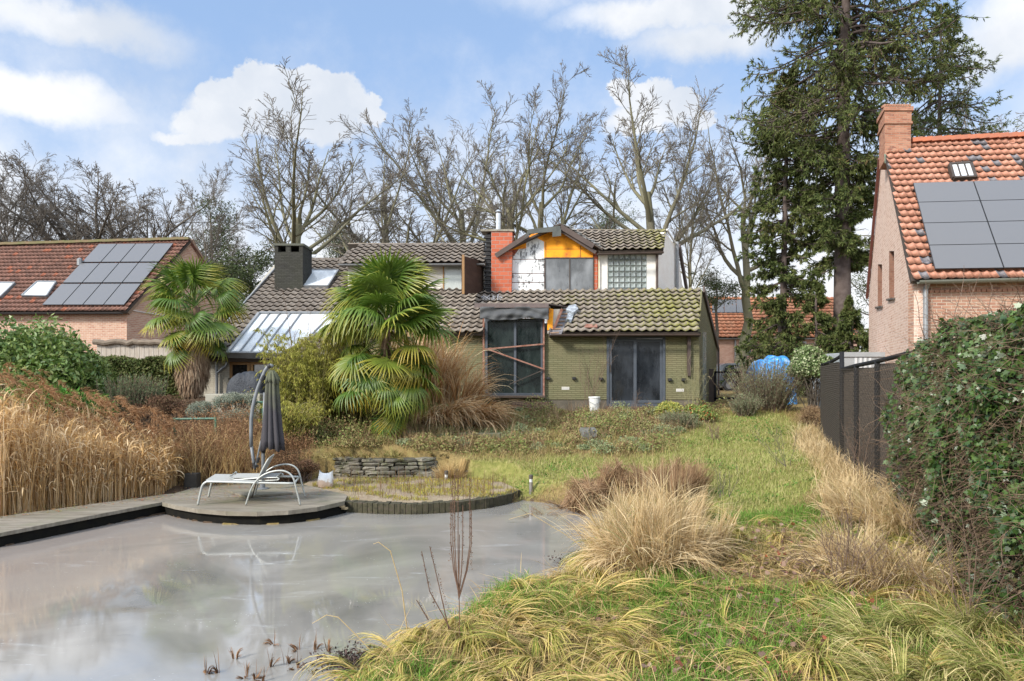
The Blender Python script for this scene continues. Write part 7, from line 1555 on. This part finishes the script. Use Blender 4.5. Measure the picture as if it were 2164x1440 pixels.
def sedges():
    parts = []
    for x, y, L_, n in ((1310, 1210, 1.0, 900), (1365, 1220, 1.25, 1200), (1430, 1205, 1.1, 1100), (1485, 1180, .8, 800), (1310, 1150, 1.15, 700), (1400, 1140, 1.2, 800), (1455, 1120, .9, 600)):
        c = G(x, y, .25); c[2] = float(hgt(c[0], c[1])); parts.append(tuft(c, int(n * .55), (L_ * .35, L_), .22, (55, 90), (-.1, 2.4), (.007, .013), 8, azc=.2 if x > 1400 else 2.7, azs=1.6, pw=1.6, curl=1.2)); parts.append(tuft(c, n // 3, (L_ * .4, L_ * .95), .2, (40, 80), (1.2, 3.2), (.007, .013), 8, azc=None, pw=1.2, curl=2.))
    c = G(1400, 1200, .25); parts.append(tuft(c, 260, (.9, 1.55), .45, (60, 90), (-.1, .9), (.004, .007), 7, curl=1.))
    grass_thing("sedge_clump", "tall pale arching sedge clump at the pond's right corner", parts, sedge)
    parts = []
    for x, y, L_, n in ((1925, 1245, 1.0, 1000), (1860, 1245, 1.0, 1200), (1795, 1205, .9, 1100), (1820, 1130, 1.0, 900), (1890, 1150, 1.1, 1000), (1775, 1110, .8, 600), (1945, 1110, 1.0, 700)):
        c = G(x, y, .3); c[2] = float(hgt(c[0], c[1])); parts.append(tuft(c, n // 2, (L_ * .35, L_ * .95), .26, (45, 88), (.3, 2.6), (.007, .013), 8, azc=2.9, azs=1.0, pw=1.4, curl=1.2)); parts.append(tuft(c, n // 5, (L_ * .5, L_), .2, (60, 90), (.2, 1.8), (.005, .009), 8))
    grass_thing("sedge_clump", "wide straw sedge clump leaning left below the mesh fence", parts, sedge)
    parts = []
    for x in range(1120, 1480, 26):
        c = G(x, 1052 - (x - 1120) * .02 + RS.uniform(-8, 8), .22); c[2] = float(hgt(c[0], c[1])); parts.append(tuft(c, 330, (.35, .95), .2, (15, 75), (.5, 2.4), (.010, .022), 7, azc=RS.choice([-.4, 3.4]), azs=1.1))
    grass_thing("collapsed_rushes", "brown collapsed rushes tangled on the bank behind the ice", parts, sedged, "rushes")
    parts = []
    for x, y in ((1420, 1060), (1460, 1050), (1380, 1048)):
        c = G(x, y, .35); c[2] = float(hgt(c[0], c[1])); parts.append(tuft(c, 700, (.4, .8), .2, (50, 88), (-.2, 1.), (.006, .01), 6))
    grass_thing("russet_grass", "short russet upright grass behind the tall pale sedge clump", parts, sedged)
    parts = []
    for x, y, n in ((1880, 1430, 500), (1990, 1420, 500), (2100, 1430, 600), (1930, 1330, 500), (2060, 1330, 500), (1830, 1340, 450), (2150, 1330, 400)):
        c = G(x, y + 25, .28); c[2] = float(hgt(c[0], c[1])); parts.append(tuft(c, n, (.3, .75), .15, (30, 80), (1.2, 2.7), (.006, .011), 8, azc=2.6 if x < 1900 else 3.4, azs=.8))
    grass_thing("green_sedges", "green and straw arching sedges in the lower right corner", parts, sedgeg)
    parts = []
    for x, y in ((945, 968), (960, 975)): c = P(x, y, 15.3); c[2] = float(hgt(c[0], c[1])); parts.append(tuft(c, 500, (.3, .62), .12, (60, 90), (.1, 1.3), (.007, .012), 6))
    grass_thing("dry_grass_tuft", "small orange brown grass tuft beside the bollard light near the steps", parts, straw)
    # strips of pale dry grass along the fence foot
    n = 4500; t = RS.rand(n); X = 5.3 + 2.7 * t + Nn(.22, n); Y = 9.6 + 8.5 * t; X -= .25; base = np.stack((X, Y, hgt(X, Y)), -1); o = put_ribbons("fence_grass", [blades(base, RS.uniform(0, 6.28, n), np.radians(U(50, 88, n)), U(.3, 1.8, n), U(.15, .55, n), U(.006, .01, n), 6)], sedge); tag(o, "pale dry grass along the foot of the mesh fence", kind='stuff')
sedges()

# ---------------------------------------------------------------- ivy hedge on the right
def ivy():
    r = np.random.RandomState(31); t = empty("ivy_hedge", (4.6, 7., .3), "thick ivy smothered hedge along the right border over the end of the fence", "hedge")
    def surf(n, lo=0.):
        Y = r.uniform(3.4, 9.5, n) ; s = r.rand(n); f = r.rand(n)
        zt = np.interp(Y, [3.4, 5, 6.4, 7.6, 9., 9.9], [3.3, 3.2, 3.12, 3.1, 3.02, 2.65]) + .16 * (vnoise(Y * 3, Y * 0, 1.) - .5)
        side = f < .78; z = np.where(side, .2 + (zt - .2) * (lo + (1 - lo) * s), zt - .04); bul = .34 * (vnoise(Y + 5, z, 1.1) - .5) + .3 * (vnoise(Y, z + 7, 2.8) - .5)
        X0 = 2.95 + .26 * Y + .38 * ss(.8, .1, z) * -.4 + .25 * ss(2.2, 3., z) * 1.; X = np.where(side, X0 - bul, X0 + .2 + r.rand(n) * 1.1)
        end = (Y > 9.2); X = np.where(end & (r.rand(n) < .6), X0 + r.rand(n), X); return X, Y, z, side
    lob = [(0, 0), (.22, -.08), (.48, .1), (.34, .3), (.5, .58), (.2, .56), (0, 1.), (-.2, .56), (-.5, .58), (-.34, .3), (-.48, .1), (-.22, -.08)]
    n = 46000; X, Y, z, side = surf(n); dens = 1.25 * np.where(side, np.clip((z - .5) / 1.5, .22, 1) * (.45 + 1.1 * vnoise(Y * 1.3, z * 1.3 + 3, 1.6)), 1.2); ok = r.rand(n) < dens; X, Y, z, side = X[ok], Y[ok], z[ok], side[ok]; n = len(X); nrmv = np.where(side[:, None], np.array((-.9, -.35, .35)), np.array((-.2, -.2, 1.)))
    V, Fc = shape_leaves(np.stack((X - r.rand(n) * .1, Y, z), -1), (.025 + .06 * r.rand(n) ** 1.6), lob, nrmv, .75, .5); mesh_np("foliage", V, Fc, leafm("ivy_leaf", [(.014, .036, .010), (.024, .058, .015), (.042, .088, .02), (.08, .135, .028), (.035, .052, .018), (.13, .12, .05)], .38, .12, big=2., spec=.5), t)
    n = 6500; X, Y, z, side = surf(n); X = X - .06 * r.rand(n); az = r.uniform(0, 6.28, n); K = 6; d = nrm(np.stack((-.35 + r.normal(size=n) * .35, r.normal(size=n) * .8, r.normal(size=n) * .7 - .1), -1)); pts = np.zeros((n, K, 3)); pts[:, 0] = np.stack((X, Y, z), -1); L_ = r.uniform(.1, .55, n) / (K - 1)
    for k in range(1, K): d = nrm(d + r.normal(size=(n, 3)) * .25 + (0, 0, -.07)); pts[:, k] = pts[:, k - 1] + d * L_[:, None]
    V, Fc = tubes(pts, np.linspace(.0035, .0015, K)[None].repeat(n, 0), 3); mesh_np("vines", V, Fc, leafm("vine", [(.06, .04, .025), (.12, .08, .055), (.24, .17, .12)], .9, 0), t)
    n = 26000; X, Y, z, side = surf(n); z = .2 + (z - .2) * r.rand(n) ** .8; V, Fc = leaves(np.stack((X - .02 * r.rand(n), Y, z), -1), r.uniform(.02, .05, n), None, .5); mesh_np("dead_leaves", V, Fc, leafm("dead_ivy_leaf", [(.04, .028, .018), (.09, .062, .04), (.18, .125, .08), (.05, .07, .02)], .9, .1), t)
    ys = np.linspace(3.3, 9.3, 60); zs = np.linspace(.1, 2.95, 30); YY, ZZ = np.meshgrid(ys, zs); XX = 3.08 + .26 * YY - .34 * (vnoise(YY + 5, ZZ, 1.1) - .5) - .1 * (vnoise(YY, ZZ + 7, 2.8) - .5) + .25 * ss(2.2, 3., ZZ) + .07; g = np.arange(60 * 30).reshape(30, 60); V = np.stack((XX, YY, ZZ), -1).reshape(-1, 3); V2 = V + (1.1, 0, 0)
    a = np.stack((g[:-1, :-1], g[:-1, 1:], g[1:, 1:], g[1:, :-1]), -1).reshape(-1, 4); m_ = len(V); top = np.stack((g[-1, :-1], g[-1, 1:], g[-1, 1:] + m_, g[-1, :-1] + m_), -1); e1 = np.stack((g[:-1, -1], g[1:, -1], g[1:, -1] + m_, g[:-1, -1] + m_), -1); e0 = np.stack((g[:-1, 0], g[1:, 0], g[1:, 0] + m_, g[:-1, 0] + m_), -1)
    mesh_np("dark_core", np.concatenate((V, V2)), np.concatenate((a, a + m_, top, e1, e0)), mat("hedge_core", (.03, .025, .018)), t)  # dark solid behind the leaves, standing in for the shaded interior
    # whippy shoots standing above the hedge
    parts = []
    for i, (px, py, ty, dx, Y) in enumerate(((2012, 690, 560, .25, 8.4), (1990, 700, 590, -.35, 8.6), (1955, 700, 600, -.3, 9.), (2080, 680, 600, .2, 7.6), (2030, 690, 575, .5, 8.2))):
        a = P(px, py + 20, Y); b = P(px + dx * 90, ty, Y); p = path(r, a, b, 7, .05); parts.append((p, np.linspace(.006, .0025, 7)[None])); parts.append(grow(p, np.linspace(.005, .0025, 7)[None], 5, .3, .95, (30, 60), .4, 4, r, up=.05, wob=.15, minr=.002))
    V, Fc = join([tubes(*q, 4) for q in parts]); mesh_np("bare_shoots", V, Fc, twig_brown, t)
ivy()
# ---------------------------------------------------------------- single dry plants
def seed_spikes():
    m = mat("seed_brown", (.085, .045, .03), (.14, .08, .05), 20, .9); Y = 5.75
    def plant(lab, stems, spikes):
        t = empty("seed_stalk", np.array(stems[0][0]), lab, "dry plant"); mb = MB()
        for s in stems:
            pts = np.array(s); mb.tube(pts, np.linspace(.0055, .003, len(pts)), 5)
        mb.build("stems", m, t); pos = []
        for a, b in spikes:
            a, b = np.array(a), np.array(b); n = int(np.linalg.norm(b - a) / .0055); k = RS.rand(n, 1); pos.append(a + (b - a) * k + RS.normal(size=(n, 3)) * .0045)
        pos = np.concatenate(pos); n = len(pos); V, Fc = leaves(pos, RS.uniform(.007, .014, n), None, .8); mesh_np("seed_heads", V, Fc, m, t)
    Q = lambda x, y, dy=0.: P(x, y, Y + dy)
    top = [(957, 1012, 1100), (968, 1005, 1075), (953, 1060, 1160), (978, 1068, 1170), (993, 1010, 1120), (996, 1078, 1180), (961, 1000, 1120)]
    stems = [[Q(972, 1395), Q(971, 1320), Q(970, 1240), Q(971, 1130)]]; spikes = []
    for i, (x, ty, my) in enumerate(top): dy = (-.05, .04, .08, -.03, .05, -.06, 0)[i]; s = [Q(970, 1250 + i * 3), Q((970 + 2 * x) / 3, 1205, dy), Q(x, 1150, dy), Q(x, ty, dy)]; stems.append(s); spikes.append((Q(x, ty, dy), Q(x, my + 25, dy)))
    plant("tall dry plant with a candelabra of seed spikes standing before the ice", stems, spikes)
    plant("two leaning dry seed spikes left of the candelabra plant", [[Q(948, 1330), Q(928, 1240), Q(908, 1155)], [Q(952, 1330), Q(908, 1250), Q(891, 1165)], [Q(905, 1310), Q(880, 1268)]], [(Q(948, 1290), Q(908, 1155)), (Q(920, 1290), Q(891, 1165)), (Q(905, 1310), Q(881, 1268))])
    # slender arching reeds at the water's edge
    for i, (pts, lab) in enumerate((([(860, 1330), (850, 1250), (825, 1165), (800, 1146), (789, 1150)], "single arching dry reed left of the seed spikes"), ([(815, 1410), (760, 1350), (715, 1305), (690, 1300), (660, 1318)], "single drooping dry reed low over the ice"), ([(1262, 1180), (1195, 1130), (1120, 1085), (1075, 1098)], "single bent dry reed reaching left from the sedge clump"))):
        Yk = 5.9 if i < 2 else 8.6; mb = MB(); p = [P(x, y, Yk) for x, y in pts]; mb.tube(p, np.linspace(.005, .002, len(p)), 4); o = mb.build("reed_stalk", straw); tag(o, lab, "reed")
seed_spikes()
def pond_plants():
    m = leafm("withered_stalk", [(.07, .04, .025), (.16, .09, .05), (.3, .17, .09)], .8, .1); rs = random.Random(11)
    ord_ = "first second third fourth fifth sixth seventh eighth ninth tenth eleventh twelfth last".split(); xs_ = [437, 462, 494, 519, 541, 572, 605, 578, 632, 667, 693, 555, 628]; rank = [sorted(xs_).index(v) for v in xs_]
    for i, (px, py) in enumerate(((437, 1425), (462, 1422), (494, 1393), (519, 1432), (541, 1436), (572, 1408), (605, 1404), (578, 1362), (632, 1374), (667, 1372), (693, 1378), (555, 1440), (628, 1415))):
        c = G(px, py, 0.); n = 26; parts = [tuft(c, n, (.04, .13), .03, (20, 90), (0, 2.2), (.006, .014), 5, ground=None), tuft(c, 4, (.12, .22), .02, (65, 90), (-.2, .4), (.004, .006), 4, ground=None)]
        grass_thing("withered_pond_plant", "small withered brown plant in the near ice, %s of thirteen from the left" % ord_[rank[i]], parts, m, "pond plant", "withered plants frozen into the near ice")
    for (px, py, n, s, lab) in ((745, 1408, 900, .17, "dark clump of withered leaves at the ice's near right edge"), (1236, 1192, 700, .2, "dark clump of withered leaves on the ice left of the tall sedges")):
        c = G(px, py, .0); pos = c + RS.normal(size=(n, 3)) * (s, s * .6, .0) + np.abs(RS.normal(size=(n, 3))) * (0, 0, .06); V, Fc = leaves(pos, RS.uniform(.02, .05, n), None, .5); tag(mesh_np("withered_clump", V, Fc, mat("black_leaf", (.035, .022, .02), (.08, .05, .04), 20, .8)), lab, "pond plant")
pond_plants()
def bare_shrub(name, lab, c, h, n, m, seed, spread=35, thick=.012, cat="bare shrub", up=.03, lv=2):
    r = np.random.RandomState(seed); c = np.array(c, float); c[2] = float(hgt(c[0], c[1])) if c[2] < 0 else c[2]; pts = np.zeros((n, 8, 3)); pts[:, 0] = c + r.normal(size=(n, 3)) * (.07, .05, 0); az = r.uniform(0, 6.28, n); e = np.radians(90 - np.abs(r.normal(size=n)) * spread); d = np.stack((np.cos(e) * np.cos(az), np.cos(e) * np.sin(az), np.sin(e)), -1); L_ = h * r.uniform(.6, 1.05, n) / 7
    for k in range(1, 8): d = nrm(d + r.normal(size=(n, 3)) * .1 + (0, 0, up)); pts[:, k] = pts[:, k - 1] + d * L_[:, None]
    a = (pts, np.linspace(thick, thick * .3, 8)[None].repeat(n, 0)); b = grow(*a, 6, .25, 1, (20, 55), .4, 5, r, up=.03, wob=.14, minr=.003); P_ = [tubes(*a, 5), tubes(*b, 3)]
    if lv > 1: P_.append(tubes(*grow(*b, 3, .3, 1, (20, 55), .45, 4, r, up=.03, wob=.15, minr=.0022), 3))
    V, Fc = join(P_); return tag(mesh_np(name, V, Fc, m), lab, cat)
bare_shrub("bare_shrub", "leafless twiggy shrub in front of the glass roof", P(640, 840, 18.9), 2.9, 9, twig_brown, 1, 26, .014)
bare_shrub("bare_shrub", "leafless twiggy shrub at the left end of the glass roof", P(590, 840, 19.3), 2.0, 5, twig_brown, 2, 25, .01)
bare_shrub("wall_climber", "bare brown climber spread on the green wall between window and door", P(1244, 856, 21.75), 2.6, 8, twig_brown, 3, 12, .009, "climber")
bare_shrub("bare_shrub", "thin thorny twigs in front of the sliding door", P(1330, 880, 20.9), 1.15, 6, twig_brown, 4, 40, .006)
bare_shrub("bare_shrub", "upright olive twigs before the right corner of the green wall", P(1462, 880, 20.5), 1.7, 12, mat("olive_twig", (.2, .2, .09), (.28, .24, .13), 5, .8), 5, 14, .006)
bare_shrub("bare_shrub", "small brown twiggy plant on the lawn below the berry shrub", P(1510, 935, 17.5), .65, 12, twig_brown, 6, 20, .006, lv=1)
bare_shrub("bare_shrub", "sparse dark twigs on the lawn near the fence", P(1655, 985, 12.6), .95, 7, bark_dark, 7, 30, .005, lv=1)
bare_shrub("bare_shrub", "sparse dark twigs in the lawn behind the sedge clump", P(1530, 1050, 11.), .6, 6, bark_dark, 8, 20, .005, lv=1)
bare_shrub("bare_shrub", "brown dead twigs tangled inside the sedges below the fence", P(1790, 1250, 6.9), .9, 26, twig_brown, 9, 42, .006)
bare_shrub("bare_shrub", "dark thorny shrub rooted in front of the ivy hedge", P(2040, 1420, 5.9), 1.25, 18, twig_brown, 10, 40, .006)
bare_shrub("bare_shrub", "brown twigs growing through the mesh fence", P(1830, 1030, 11.4), 1.2, 14, twig_brown, 11, 22, .006)

def belt():  # unseen cypress row, added so the window panes reflect dark trees
    r = np.random.RandomState(77)
    for i, x in enumerate((-15., -9.5, -4., 1.5, 7., 12.5)):
        shrub("added_cypress", ("unseen dark cypress added for window reflections, %s of the row facing the house" % ("first", "second", "third", "fourth", "fifth", "sixth")[i]), (x, -13. - r.rand() * 2, 4.6), (3.2, 2.2, 5.4 + r.rand() * 1.2), 5000, .42, leafm("cypress_leaf", [(.02, .035, .012), (.04, .055, .02), (.06, .08, .03)], .8, 0), 90 + i, 34, .5, bark_dark, cat="tree", group="unseen cypress row added for reflections", lr=(.35, .5), gz=.2)
belt()
